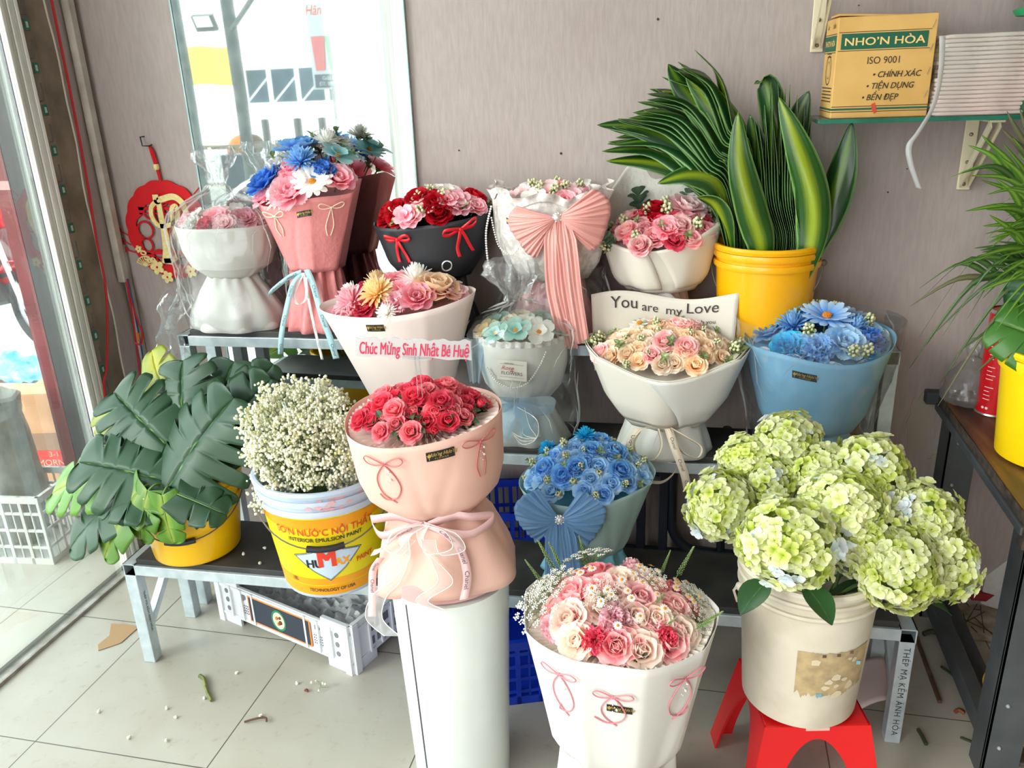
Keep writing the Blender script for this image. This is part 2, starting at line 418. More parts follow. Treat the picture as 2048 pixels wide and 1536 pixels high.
def foliage_mb(rnd, n=7, L=.55, Wd=.18, h=.9, roundleaf=False):
    m = MB(); m.tube([(0, 0, -.6), (.02, 0, h*.5), (0, 0, h)], .022, 4, 0)
    for k in range(n):
        a = (pi*k if roundleaf else k*2.4)+rnd.uniform(-.3, .3); z = h*(.12+.85*k/n)
        if roundleaf:
            for q in (0, pi):
                t = MB(); petal(t, L, Wd*1.9, a*.5+q, radians(28), -.2, cup=.2, nu=5, nv=4, tipw=.6); m.add([(x, y, zz+z) for x, y, zz in t.v], t.f, 1, t.uv)
        else: leaf_on(m, (0, 0, z), a, L*rnd.uniform(.8, 1.1), Wd, radians(38), 1)
    return m
def spike_mb(rnd, n=70, h=1.6):
    """slim green seed spike"""
    m = MB(); P = [(0, 0, -.5), (.03, 0, h*.4), (.0, .03, h*.8), (.03, .05, h)]; m.tube(P, [.02, .018, .012, .006], 4, 0)
    for k in range(n):
        z = h*(.35+.65*k/n); a = k*2.4; r = .075*(1.15-k/n)
        m.tube([(0, 0, z-.05), (r*cos(a), r*sin(a), z+.02)], .008, 3, 0, caps=False); m.ball((r*cos(a), r*sin(a), z+.03), .024, 3, 5, 1, sz=.8)
    return m
def umbel_mb(rnd, n=22, R=.9):
    """lacy white umbel"""
    m = MB(); m.tube([(0, 0, -.8), (0, 0, 0)], .02, 4, 0)
    for k in range(n):
        q = sqrt((k+.5)/n); a = k*2.4; p = Vector((R*q*cos(a), R*q*sin(a), .55-.25*q*q)); m.tube([(0, 0, 0), p*.5+Vector((0, 0, .1)), p], .010, 3, 0, caps=False)
        for j in range(11):
            b = j*2.4; w = .13*sqrt((j+.5)/11); m.ball(p+Vector((w*cos(b), w*sin(b), .05*rnd.random()+.03)), .030, 3, 5, 1, sz=.7)
    return m

GREEN = mat('stem green', (92, 122, 62), .55, rgb2=(120, 145, 80), nscale=20)
LEAFG = leaf_mat('rose leaf', (46, 78, 44), (88, 118, 70), .45, .03, .12)
LEAFP = leaf_mat('pale leaf', (120, 140, 90), (170, 182, 120), .5, .05, .3)
EUCA = leaf_mat('eucalyptus leaf', (92, 122, 98), (122, 148, 118), .6, .03, .3)
YEL = mat('flower centre yellow', (236, 170, 40), .7, rgb2=(214, 128, 20), nscale=3)
CREAMB = mat('cream berry', (226, 222, 190), .5, rgb2=(200, 206, 150), nscale=3)
WHITEB = mat('white floret', (238, 238, 226), .6)
GREENB = mat('green seed', (110, 140, 80), .6, rgb2=(150, 168, 110), nscale=6)

R0 = random.Random(7)
_fm = {}
def flower_mesh(kind, colors, var=0):
    k = (kind, colors, var)
    if k in _fm: return _fm[k]
    rnd = random.Random(len(kind)*131+var*17+ord(kind[0])*7)
    pm = petal_mat(*colors) if colors else None
    if kind == 'rose': me = rose_mb(rnd, 1.0-.12*var).mesh('rose', [pm, GREEN], ang=0)
    elif kind == 'rosebud': me = bud_mb(rnd).mesh('rosebud', [pm, GREEN], ang=0)
    elif kind == 'chrysanthemum': me = mum_mb(rnd, 80).mesh('chrysanthemum', [pm, GREEN], ang=0)
    elif kind == 'carnation': me = carnation_mb(rnd).mesh('carnation', [pm, GREEN], ang=0)
    elif kind == 'daisy': me = daisy_mb(rnd).mesh('daisy', [pm, GREEN], ang=0)
    elif kind == 'chamomile': me = daisy_mb(rnd, 11, .2, 8, 1).mesh('chamomile', [pm, GREEN], ang=0)
    elif kind == 'cosmos': me = cosmos_mb(rnd).mesh('cosmos', [pm, GREEN], ang=0)
    elif kind == 'hydrangea_blossom': me = cosmos_mb(rnd, 4, .5, 20).mesh('hydrangea_blossom', [pm, GREEN], ang=0)
    elif kind == 'peony': me = peony_mb(rnd).mesh('peony', [pm, GREEN], ang=0)
    elif kind == 'berry_sprig': me = sprig_mb(rnd, 14, 7, .9, .1).mesh('berry_sprig', [GREEN, CREAMB, LEAFP], ang=0)
    elif kind == 'leaf_sprig': me = foliage_mb(rnd).mesh('leaf_sprig', [GREEN, LEAFG], ang=0)
    elif kind == 'pale_sprig': me = foliage_mb(rnd, 9, .45, .14).mesh('pale_sprig', [GREEN, LEAFP], ang=0)
    elif kind == 'eucalyptus': me = foliage_mb(rnd, 6, .4, .13, 1.0, True).mesh('eucalyptus', [GREEN, EUCA], ang=0)
    elif kind == 'seed_spike': me = spike_mb(rnd).mesh('seed_spike', [GREEN, GREENB], ang=0)
    elif kind == 'lace_umbel': me = umbel_mb(rnd).mesh('lace_umbel', [GREEN, WHITEB], ang=0)
    _fm[k] = me; return me
_cm = {}
def centre_mesh(m, r, b=True):
    if (m.name, r, b) not in _cm: _cm[(m.name, r, b)] = centre_mb(r, b).mesh('flower_centre', [m], ang=0)
    return _cm[(m.name, r, b)]

BLOOM = [1.13]
def put(parent, kind, colors, p, n, s, rnd, centre=None, cr=.2, label=None):
    if kind in ('rose', 'rosebud', 'carnation', 'peony', 'cosmos', 'chrysanthemum', 'hydrangea_blossom'): s *= BLOOM[0]
    if kind == 'leaf_sprig': p = p-Vector(n).normalized()*.016
    o = inst(flower_mesh(kind, colors, rnd.randrange(2)), kind, parent, frame(p, n, rnd.random()*6.28, s), label)
    if kind in ('daisy', 'cosmos', 'chamomile') or centre:
        inst(centre_mesh(centre or YEL, cr), 'flower_centre', o, Matrix.Identity(4))
    return o

class Dome:
    """flower heads of one bouquet, laid over a cushion a x b that rises h above z"""
    def __init__(s, parent, a, b, z, h, cx=0, cy=0, tilt=0.0, seed=1, tx=0.0, k=1.13):
        s.p = parent; a, b, z, cy = a*1.06, b*1.17, z+.010, cy-.004; s.a, s.b, s.z, s.h, s.cx, s.cy, s.tilt, s.tx, s.k = a, b, z, h, cx, cy, tilt, tx, k; s.r = random.Random(seed)
    def at(s, x, y):
        q = x*x+y*y
        p = Vector((s.cx+s.a*x, s.cy+s.b*y, s.z+s.h*max(0, 1-q)+s.tilt*y+s.tx*x))
        n = Vector((x*(.35+1.2*s.h/s.a), y*(.35+1.2*s.h/s.b)-.25, 1.0))
        return p, n
    def one(s, kind, colors, x, y, size, dz=0.0, **kw):
        q = sqrt(x*x+y*y); lim = 1-.42*size*s.k/min(s.a, s.b*1.1)
        if kind in ('rose', 'rosebud', 'carnation', 'peony', 'cosmos', 'chrysanthemum', 'hydrangea_blossom', 'daisy') and q > lim: x, y = x*lim/q, y*lim/q
        p, n = s.at(x, y); p = p+n.normalized()*dz; BLOOM[0] = s.k
        return put(s.p, kind, colors, p, n, size, s.r, **kw)
    def spread(s, n, picks, jit=.05, rmax=.95, dz=0.0, phase=0.0, skip=None):
        """n heads in a sunflower spiral; picks = [(weight, kind, colors, size, dz)]"""
        tot = sum(q[0] for q in picks)
        for i in range(n):
            r = sqrt((i+.5)/n)*rmax; a = i*2.39996+phase
            x, y = r*cos(a)+s.r.uniform(-jit, jit), r*sin(a)+s.r.uniform(-jit, jit)
            if skip and skip(x, y): continue
            w = s.r.random()*tot
            for q in picks:
                w -= q[0]
                if w <= 0: break
            s.one(q[1], q[2], x, y, q[3]*s.r.uniform(.88, 1.12), dz+(q[4] if len(q) > 4 else 0)+s.r.uniform(-.004, .004))

# ------------------------------------------------------------------ paper wraps
def interp(tab, t):
    for (a, fa), (b, fb) in zip(tab, tab[1:]):
        if t <= b: return fa+(fb-fa)*max(0, (t-a))/(b-a)
    return tab[-1][1]
class Bowl:
    """paper cone: radius a x b runs from (a0, b0) at z0 to (a1, b1) at the rim; front is th = -pi/2"""
    def __init__(s, z0, z1, a0, b0, a1, b1, prof=((0, 0), (1, 1)), rim=None, fold=.006, nf=7, seed=0, poly=0, lean=(0, 0), flat=0.0, crease=.0045):
        s.z0, s.z1, s.a0, s.b0, s.a1, s.b1, s.prof = z0, z1, a0, b0, a1, b1, prof
        s.rim = rim or (lambda th: 0.0); s.fold = fold; s.nf = nf; s.poly = poly; s.lean = lean
        r = random.Random(seed); s.ph = [r.random()*6.28 for _ in range(4)]
        s.cr = [(r.random()*6.283, r.uniform(-.5, .5), r.uniform(.10, .26), r.uniform(.4, 1)*r.choice((-1, 1))) for _ in range(8)]; s.crease = crease
    def S(s, th, t):
        f = interp(s.prof, t); a = s.a0+(s.a1-s.a0)*f; b = s.b0+(s.b1-s.b0)*f
        k = 1.0
        if s.poly:
            m = (th+s.ph[0]) % (2*pi/s.poly)-pi/s.poly; k = .45+.55*cos(pi/s.poly)/cos(m)
        d = s.fold*(sin(s.nf*th+s.ph[1])*(.4+.6*abs(t-.3))+.6*sin((s.nf+3)*th+s.ph[2]+t*2)*(1-t))
        for c0, sl, w, am in s.cr:
            q = abs((th-c0-sl*(t-.5)+pi) % (2*pi)-pi)/w
            if q < 1: d += s.crease*am*(1-q)*(1.15-.75*t)
        z = s.z0+(s.z1+s.rim(th)-s.z0)*t
        return Vector((cos(th)*(a*k+d)+s.lean[0]*t, sin(th)*(b*k+d)+s.lean[1]*t, z))
    def nrm(s, th, t):
        e = 1e-3; p = s.S(th, t)
        n = (s.S(th+e, t)-p).cross(s.S(th, min(t+e, 1.0))-p if t < .999 else p-s.S(th, t-e))
        n = n.normalized()
        return -n if s.z1 < s.z0 else n
    def at(s, th, t, w=0.0): return s.S(th, t)+s.nrm(th, t)*w
    def local(s, th0, t0):
        """flat coordinates (metres) around a point of the wall: f(u, v, w)"""
        def f(u, v, w=.0015):
            t = t0+v/(s.z1+s.rim(th0)-s.z0); fr = interp(s.prof, max(0, min(1, t)))
            a = s.a0+(s.a1-s.a0)*fr; b = s.b0+(s.b1-s.b0)*fr
            return s.at(th0+u/max(.02, sqrt((a*sin(th0))**2+(b*cos(th0))**2)), t, w)
        return f
    def wall(s, nth=168, nt=14, lip=.0):
        m = MB(); m.grid(lambda u, v: s.S(2*pi*u, v), nth, nt, cu=True); return m
    def patch(s, l0, l1, r0, r1, t0=0.0, t1=1.0, w=.003, n=14):
        """overlapping flap between th l0->l1 (left) and r0->r1 (right)"""
        m = MB()
        def fn(u, v):
            t = t0+(t1-t0)*v; a = l0+(l1-l0)*v; b = r0+(r1-r0)*v
            return s.at(a+(b-a)*u, t, w)
        m.grid(fn, n, n); return m
    def disc(s, t=.9, k=.97, drop=.03, ripple=0.0, nr=60, inner=.0):
        """gathered inner sheet that closes the wrap just under the rim"""
        m = MB(); c = Vector((s.lean[0]*t, s.lean[1]*t, 0))
        def fn(u, v):
            th = 2*pi*u; p = s.S(th, t)-c; f = k*(1-v*(1-inner))
            z = s.z0+(s.z1-s.z0)*t+(p.z-s.z0-(s.z1-s.z0)*t)*(1-v)-drop*sin(pi*min(1, v*1.2)*.5)
            z += ripple*sin(nr*th+5*sin(3*th))*(1-v)*.6+ripple*.5*sin((nr*1.7)*th+9*v)
            return Vector((p.x*f+c.x, p.y*f+c.y, z))
        m.grid(fn, nr*4 if ripple else 48, 8, cu=True); return m
def skirt_bowl(zt, at, bt, ab, bb, seed, fold=.008, nf=9, z=0.0, prof=((0, 0), (.35, .3), (.7, .72), (1, 1)), rim=None):
    return Bowl(zt, z, at, bt, ab, bb, prof, fold=fold, nf=nf, seed=seed, rim=rim)

def ribbon(mb, pts, wdir, w, mat=0, n=6):
    """flat strip along pts; wdir(i, t) or constant vector gives the width direction"""
    P = spline(pts, n); m = len(P); vs = []; uv = []
    for i, p in enumerate(P):
        d = wdir(i/(m-1)) if callable(wdir) else Vector(wdir)
        ww = w(i/(m-1)) if callable(w) else w
        vs += [p-d*ww/2, p+d*ww/2]; uv += [(i/(m-1), 0), (i/(m-1), 1)]
    mb.add(vs, [(2*i, 2*i+1, 2*i+3, 2*i+2) for i in range(m-1)], mat, uv)
def string_bow(parent, f, size, m, r=.0013, drop=1.0, pearl=None, name='string_bow', curl=0.0, flip=1):
    """thin cord bow lying on a wall; f(u, v, w) maps flat metres to space"""
    b = MB(); s = size
    for d in (-1, 1):
        loop = [(0, 0), (d*.35*s, .22*s), (d*.8*s, .38*s), (d*1.0*s, .22*s), (d*.8*s, .0), (d*.4*s, -.06*s), (0, 0)]
        b.tube(spline([f(x, y, .004+.004*sin(pi*k/6)) for k, (x, y) in enumerate(loop)], 5), r, 5)
        if curl and d*flip > 0:
            tail = [(0, 0), (d*.45*s, -.5*s*drop), (d*.62*s, -1.0*s*drop), (d*.3*s, -1.45*s*drop), (-d*.35*s, -1.6*s*drop), (-d*.8*s*curl, -1.35*s*drop)]
        else:
            tail = [(0, 0), (d*.18*s, -.5*s*drop), (d*.3*s, -1.0*s*drop), (d*.12*s, -1.5*s*drop)] if not curl else [(0, 0), (d*.45*s, -.45*s*drop), (d*.6*s, -.9*s*drop), (d*.35*s, -1.35*s*drop), (-d*.2*s, -1.7*s*drop)]
        b.tube(spline([f(x, y, .003) for x, y in tail], 5), r, 5)
    b.ball(f(0, 0, .004), r*2.4, 5, 7)
    o = b.build(name, m, parent)
    if pearl:
        q = MB()
        for k in range(7):
            u, v = .12*s*sin(k*2.1), -.25*s-.2*s*k*.7; q.ball(f(u+.1*s, v, .004), .0012+.0016*(k % 3 == 1), 5, 7)
        q.build('pearl_string', pearl, o)
    return o
BLACKL = mat('label black', (26, 24, 22), .35); GOLD = mat('gold print', (214, 178, 96), .35, metal=.6)
WHITEP = mat('pearl white', (240, 236, 230), .25, coat=.5)
def shop_label(parent, f, w=.05, h=.018):
    b = MB(); n = 8
    b.grid(lambda u, v: f((u-.5)*w, (v-.5)*h, .002), n, 2)
    o = b.build('shop_label', BLACKL, parent, label='small black shop label with gold script')
    t = MB()
    text_on(t, 'Hương Hương', h*.56, lambda x, y: f(x, y, .0028), ox=.004, oy=h*.15, shear=.35, sx=.80, bold=.012)
    text_on(t, 'FLOWER', h*.25, lambda x, y: f(x, y, .0028), ox=.002, oy=-h*.28, sx=1.1, spacing=1.4)
    pts = [(-w*.40+.0035*cos(a)*(1+.3*sin(5*a)), .0035*sin(a)*(1+.3*sin(5*a))) for a in [2*pi*k/20 for k in range(20)]]
    t.add([f(x, y+h*.08, .0028) for x, y in pts], [tuple(range(20))]); t.add([f(x*1.0, y, .0028) for x, y in ((-w*.41, -h*.36), (-w*.39, -h*.36), (-w*.39, h*.02), (-w*.41, h*.02))], [(0, 1, 2, 3)])
    t.build('lettering', GOLD, o, label='gold lettering')
    return o
def big_bow(parent, f, R, m, knot_m, tails, seed=0, tailw=.05, fan=((58, -52), (58, -52)), name='satin_bow', sheen=None, lift=.03):
    """wide pleated fabric bow: two fanned loops, hanging tails and a clasp"""
    rnd = random.Random(seed); mats = [m]
    top = MB()
    for d in (-1, 1):
        a0, a1 = [radians(q) for q in fan[0 if d < 0 else 1]]
        ph = rnd.random()*6
        def fn(u, v):
            a = a0+(a1-a0)*u; rr = R*(.92+.14*sin(pi*u)+.05*sin(u*9+ph))*v
            w = .006+lift*sin(pi*min(1, v*1.0)**.8)*(.35+.65*sin(pi*u))+.006*v*(1-.4*v)*sin(15*u*pi+ph+2*v)+.004*v*sin(27*u*pi+2*ph)
            return f(d*rr*cos(a), rr*sin(a), w)
        top.grid(fn, 72, 14)
    o = top.build(name, mats, parent, thick=.0008)
    for (u0, pts, tw) in tails:
        b = MB()
        P = spline([Vector((x, y, w)) for x, y, w in pts], 8); n = len(P)
        def ft(u, v):
            k = min(n-1, int(u*(n-1)+.5)); p = P[k]
            ww = tw*(.35+.65*min(1, u*4))
            return f(p.x+(v-.5)*ww, p.y, p.z+.0028*sin(v*13+u0+1.5*u)+.002*sin(v*31+u0*2-2*u))
        b.grid(ft, n-1, 18)
        b.build('bow_tail', mats, o, thick=.0006)
    if knot_m:
        k = MB(); k.ball(f(0, 0, .012), .011, 7, 10)
        for q in range(10): k.ball(f(.011*cos(q*.628), .011*sin(q*.628), .014), .0032, 5, 6)
        k.build('bow_clasp', knot_m, o)
    else:
        k = MB(); k.ball(f(0, 0, .008), .012, 7, 10); k.build('bow_knot', mats, o)
    return o
def lathe_noise(prof, seg, amp, seed, nsc=14.0, sy=1.0, off=(0, 0, 0), pleat=0.0, npl=16, wob=None):
    """wrinkled skin of turning profile [(r, z)]"""
    m = MB(); n = len(prof)
    def fn(u, v):
        k = min(n-1, int(v*(n-1)+.5)); r, z = prof[k]; th = 2*pi*u
        p = Vector((cos(th)*r, sin(th)*r*sy, z))
        q = noise.noise(p*nsc+Vector((seed, 0, 0)))*amp+abs(noise.noise(p*nsc*2.1+Vector((0, seed, 0))))*amp*.8
        q += pleat*sin(npl*th+seed+z*20)*(1 if r > .02 else .3)
        rr = r+q
        return Vector((cos(th)*rr+off[0], sin(th)*rr*sy+off[1], z+noise.noise(p*9+Vector((0, 0, seed)))*amp*.5))
    m.grid(fn, seg, n-1, cu=True); return m
def dense(prof, k=3):
    out = []
    for (a, b) in zip(prof, prof[1:]):
        for i in range(k): out.append((a[0]+(b[0]-a[0])*i/k, a[1]+(b[1]-a[1])*i/k))
    out.append(prof[-1]); return out

# ================================================================== THE SETTING
WY = 2.4
def tile_mat():
    m = bpy.data.materials.new('floor tiles'); m.use_nodes = True; nt = m.node_tree; p = nt.nodes['Principled BSDF']
    tc = N(nt, 'ShaderNodeTexCoord'); sp = N(nt, 'ShaderNodeSeparateXYZ'); nt.links.new(tc.outputs['Object'], sp.inputs[0])
    masks = []
    for ax, o in (('X', -1.1455), ('Y', 1.8765)):
        a = N(nt, 'ShaderNodeMath', operation='MULTIPLY_ADD'); a.inputs[1].default_value = 2.0; a.inputs[2].default_value = -o*2.0+40
        nt.links.new(sp.outputs[ax], a.inputs[0])
        f = N(nt, 'ShaderNodeMath', operation='FRACT'); nt.links.new(a.outputs[0], f.inputs[0])
        b = N(nt, 'ShaderNodeMath', operation='PINGPONG'); b.inputs[1].default_value = 0.5; nt.links.new(f.outputs[0], b.inputs[0])
        c = N(nt, 'ShaderNodeMath', operation='LESS_THAN'); c.inputs[1].default_value = 0.0032; nt.links.new(b.outputs[0], c.inputs[0]); masks.append(c)
    mx = N(nt, 'ShaderNodeMath', operation='MAXIMUM'); nt.links.new(masks[0].outputs[0], mx.inputs[0]); nt.links.new(masks[1].outputs[0], mx.inputs[1])
    n1 = N(nt, 'ShaderNodeTexNoise'); n1.inputs['Scale'].default_value = 3.0; n1.inputs['Detail'].default_value = 6; nt.links.new(tc.outputs['Object'], n1.inputs['Vector'])
    r1 = N(nt, 'ShaderNodeValToRGB'); r1.color_ramp.elements[0].position = .3; r1.color_ramp.elements[1].position = .75
    r1.color_ramp.elements[0].color = lin((190, 187, 176)); r1.color_ramp.elements[1].color = lin((172, 163, 148)); nt.links.new(n1.outputs['Fac'], r1.inputs[0])
    n2 = N(nt, 'ShaderNodeTexNoise'); n2.inputs['Scale'].default_value = 26; n2.inputs['Detail'].default_value = 8; n2.inputs['Roughness'].default_value = .7; nt.links.new(tc.outputs['Object'], n2.inputs['Vector'])
    r2 = N(nt, 'ShaderNodeValToRGB'); r2.color_ramp.elements[0].position = .56; r2.color_ramp.elements[1].position = .8
    r2.color_ramp.elements[0].color = (0, 0, 0, 1); r2.color_ramp.elements[1].color = (.55, .55, .55, 1); nt.links.new(n2.outputs['Fac'], r2.inputs[0])
    m1 = N(nt, 'ShaderNodeMix', data_type='RGBA'); m1.inputs['B'].default_value = lin((140, 122, 100)); nt.links.new(r2.outputs[0], m1.inputs['Factor']); nt.links.new(r1.outputs[0], m1.inputs['A'])
    m2 = N(nt, 'ShaderNodeMix', data_type='RGBA'); m2.inputs['B'].default_value = lin((92, 84, 74)); nt.links.new(mx.outputs[0], m2.inputs['Factor']); nt.links.new(m1.outputs['Result'], m2.inputs['A'])
    nt.links.new(m2.outputs['Result'], p.inputs['Base Color'])
    rr = N(nt, 'ShaderNodeMapRange'); rr.inputs['To Min'].default_value = .22; rr.inputs['To Max'].default_value = .5; nt.links.new(n1.outputs['Fac'], rr.inputs['Value']); nt.links.new(rr.outputs[0], p.inputs['Roughness'])
    bm = N(nt, 'ShaderNodeBump'); bm.invert = True; bm.inputs['Strength'].default_value = .5; bm.inputs['Distance'].default_value = .002; nt.links.new(mx.outputs[0], bm.inputs['Height']); nt.links.new(bm.outputs[0], p.inputs['Normal'])
    return m
def wall_mat(name, a, b):
    m = mat(name, a, .85, rgb2=b, nscale=1.6, ndet=8, ncon=(.3, .72))
    nt = m.node_tree; p = nt.nodes['Principled BSDF']
    tc = N(nt, 'ShaderNodeTexCoord'); mp = N(nt, 'ShaderNodeMapping'); mp.inputs['Scale'].default_value = (90, 90, 16); nt.links.new(tc.outputs['Object'], mp.inputs[0])
    nz = N(nt, 'ShaderNodeTexNoise'); nz.inputs['Scale'].default_value = 1; nz.inputs['Detail'].default_value = 4; nt.links.new(mp.outputs[0], nz.inputs['Vector'])
    b = N(nt, 'ShaderNodeBump'); b.inputs['Strength'].default_value = .35; b.inputs['Distance'].default_value = .003; nt.links.new(nz.outputs['Fac'], b.inputs['Height']); nt.links.new(b.outputs[0], p.inputs['Normal'])
    src = p.inputs['Base Color'].links[0].from_socket
    mx = N(nt, 'ShaderNodeMix', data_type='RGBA'); mx.blend_type = 'MULTIPLY'; mx.inputs['Factor'].default_value = .35
    r = N(nt, 'ShaderNodeValToRGB'); r.color_ramp.elements[0].position = .3; r.color_ramp.elements[1].position = .6; r.color_ramp.elements[0].color = (.72, .7, .7, 1)
    nt.links.new(nz.outputs['Fac'], r.inputs[0]); nt.links.new(src, mx.inputs['A']); nt.links.new(r.outputs[0], mx.inputs['B']); nt.links.new(mx.outputs['Result'], p.inputs['Base Color'])
    return m
FLOORM = tile_mat()
WALLM = wall_mat('papered wall', (180, 168, 164), (166, 152, 147))
PLAIN = mat('plain plaster', (214, 210, 204), .9, bump=.2)
CONC = mat('stained concrete', (142, 128, 112), .9, rgb2=(112, 100, 86), nscale=9, ndet=8, bump=.5, bscale=40)
ALU = mat('white aluminium', (244, 245, 240), .35, rgb2=(206, 208, 196), nscale=30, stretch=(1, 1, .05))
STEEL = mat('galvanised steel', (206, 218, 224), .34, metal=.35, rgb2=(182, 196, 204), nscale=24, ndet=5)
BLACKB = mat('black shelf board', (44, 44, 44), .6, rgb2=(62, 60, 58), nscale=14, ndet=6)
DKGREY = mat('dark grey paint', (62, 66, 70), .55, rgb2=(74, 78, 80), nscale=12)

b = MB(); b.box((1.2, -.3, -.05), (8.0, 9.0, .1)); struct(b, 'floor', FLOORM, smooth=False)
b = MB(); b.box((-8.4, -4, -.055), (11.2, 24, .1)); struct(b, 'floor_street', mat('pale street paving', (206, 204, 196), .8, rgb2=(188, 186, 178), nscale=2), smooth=False)
b = MB(); b.box((1.54, WY+.06, 1.45), (6.92, .12, 3.1)); struct(b, 'wall_back', WALLM, smooth=False)
b = MB(); b.box((5.06, -.55, 1.45), (.12, 5.9, 3.1)); struct(b, 'wall_right', PLAIN, smooth=False)
b = MB(); b.box((2.5, -3.56, 1.45), (5.2, .12, 3.1)); struct(b, 'wall_front', PLAIN, smooth=False)  # unseen wall, added to close off light from behind the camera
b = MB(); b.box((1.55, -.55, 3.05), (7.1, 5.9, .1)); struct(b, 'ceiling', PLAIN, smooth=False)  # unseen ceiling, added so that light comes in from the sides
b = MB(); b.box((-1.906, 2.345, 1.45), (.012, .11, 3.1)); struct(b, 'wall_left', WALLM, smooth=False)
b = MB(); b.box((-1.905, 2.246, 1.45), (.014, .088, 3.1)); struct(b, 'trim_1', CONC, smooth=False)
# light plaster edge between concrete and wall
b = MB(); P = [(-1.897, 2.29+.004*sin(z*9)+.003*sin(z*23), z) for z in [i*.06 for i in range(52)]]; b.tube(P, .0035, 5); struct(b, 'trim_2', mat('plaster edge', (206, 198, 184), .9))
# aluminium jamb with grooves
b = MB()
for y, w, x in ((2.108, .012, .0), (2.122, .012, -.003), (2.137, .014, .001), (2.151, .010, -.003), (2.163, .012, 0)): b.box((-1.895+x, y, 1.45), (.016, w, 3.1))
b.box((-1.901, 2.135, 1.45), (.010, .068, 3.1)); J = struct(b, 'door_1', ALU, smooth=False, bevel=.002)
b = MB(); b.box((-1.897, 2.184, 1.45), (.014, .036, 3.1))
for k in range(26):
    z = .05+k*.115; b.box((-1.8885, 2.19, z+.05), (.003, .002, .05), 2); b.box((-1.8885, 2.18, z+.025), (.003, .012, .002), 2)
    b.box((-1.8885, 2.186, z), (.003, .018, .03), 1); b.box((-1.8878, 2.186, z), (.003, .008, .016), 3)
b.build('tape_strip', [CONC, mat('green tape print', (40, 96, 84), .6), mat('grey tape print', (96, 90, 84), .7), mat('tape pale', (170, 190, 176), .6)], J, smooth=False, label='strip of protective tape with small green printed marks')
GLASS = film_mat('door glass', (244, 250, 248), .012, .6, .03, .0, 4)
b = MB(); b.box((-1.912, .5, 1.45), (.008, 3.2, 2.9)); struct(b, 'window_1', GLASS, smooth=False)
b = MB(); b.box((-1.93, -.33, 1.45), (.06, .09, 2.9)); b.box((-1.93, -.42, 1.45), (.05, .07, 2.9)); struct(b, 'trim_3', ALU, smooth=False)
b = MB(); b.box((-1.95, -.4, .004), (.012, 5.1, .016)); b.box((-1.93, -.4, .0015), (.045, 5.1, .003), 1); b.box((-1.908, -.4, .004), (.006, 5.1, .014), 1)
struct(b, 'trim_4', [mat('track shadow groove', (52, 46, 40), .7), mat('dirty track', (176, 172, 164), .5, rgb2=(130, 122, 112), nscale=20)], smooth=False)
# patches and drill holes in the wall
HOLE = mat('drill hole', (58, 48, 44), .95)
for i, (x, z, r) in enumerate(((-.135, 1.713, .006), (-.399, 1.376, .006), (-.70, 1.39, .004), (.36, 1.72, .003), (.72, .47, .006), (.76, .47, .006), (.71, .43, .005), (.48, 1.26, .004), (.52, 1.32, .003), (.50, .78, .004))):
    b = MB(); r *= .55; b.lathe([(0, 0), (r, 0), (r, .0015), (0, .0015)], 12); b.xf(Matrix.Translation((x, WY-.0005, z)) @ Matrix.Rotation(pi/2, 4, 'X'))
    o = struct(b, 'trim_%d' % (i+5), HOLE)
def blob(cx, cz, a, c, seed, n=22, y=WY-.0012):
    r = random.Random(seed); m = MB(); pts = [(cx+a*cos(2*pi*k/n)*r.uniform(.7, 1.1), cz+c*sin(2*pi*k/n)*r.uniform(.7, 1.1)) for k in range(n)]
    m.poly_prism(pts, 0, .0012, f=lambda x, z, w: (x, y-w, z)); return m
for i, (x, z, a, c) in enumerate(((.64, .60, .035, .10), (.78, .60, .08, .035), (.72, .49, .05, .018), (.87, .47, .02, .02), (-.05, .40, .06, .07), (-.36, .28, .05, .03))):
    struct(blob(x, z, a, c, i), 'trim_%d' % (i+20), mat('bare plaster patch', (170, 160, 146), .95))

# ================================================================== MIRROR
mr = thing('wall_mirror', 'tall frameless mirror leaning on the wall, reflecting the bright street', 'mirror', (-1.195, WY-.008, .5))
MIR = bpy.data.materials.new('mirror silver'); MIR.use_nodes = True
MIR.node_tree.nodes['Principled BSDF'].inputs['Metallic'].default_value = 1; MIR.node_tree.nodes['Principled BSDF'].inputs['Roughness'].default_value = .015
MIR.node_tree.nodes['Principled BSDF'].inputs['Base Color'].default_value = (.90, .97, .97, 1)
b = MB(); b.box((0, 0, .9), (.718, .006, 1.8)); b.build('mirror_glass', MIR, mr, smooth=False)
b = MB()
for x in (-.3605, .3605): b.box((x, -.001, .9), (.005, .009, 1.8))
b.build('polished_edge', mat('glass edge', (196, 222, 220), .15, rgb2=(150, 190, 188), nscale=10), mr, smooth=False)

# ================================================================== STEPPED STEEL RACK
RK = radians(1.5); RO = Vector((-1.54, 1.714, 0))
def rk(u, v, z=0.0): return Vector((RO.x+u*cos(RK)-v*sin(RK), RO.y+u*sin(RK)+v*cos(RK), z))
rack = thing('flower_rack', 'long three-step display rack of galvanised square tube with black boards', 'rack', RO, RK)
T = .032; LEN = 2.055
def rail(a, b_, name='rail', w=T, h=T): m = MB(); m.bar(a, b_, w, h); return m.build(name, STEEL, rack, smooth=False, bevel=.002)
def hollow(a, b_, w):
    """open-ended square tube along y"""
    m = MB(); t = .003
    for dx, dz, sx, sz in ((-w/2+t/2, 0, t, w), (w/2-t/2, 0, t, w), (0, -w/2+t/2, w, t), (0, w/2-t/2, w, t)):
        m.box(((a[0]+b_[0])/2+dx, (a[1]+b_[1])/2, a[2]+dz), (sx, abs(b_[1]-a[1]), sz))
    return m.build('end_rail', STEEL, rack, smooth=False)
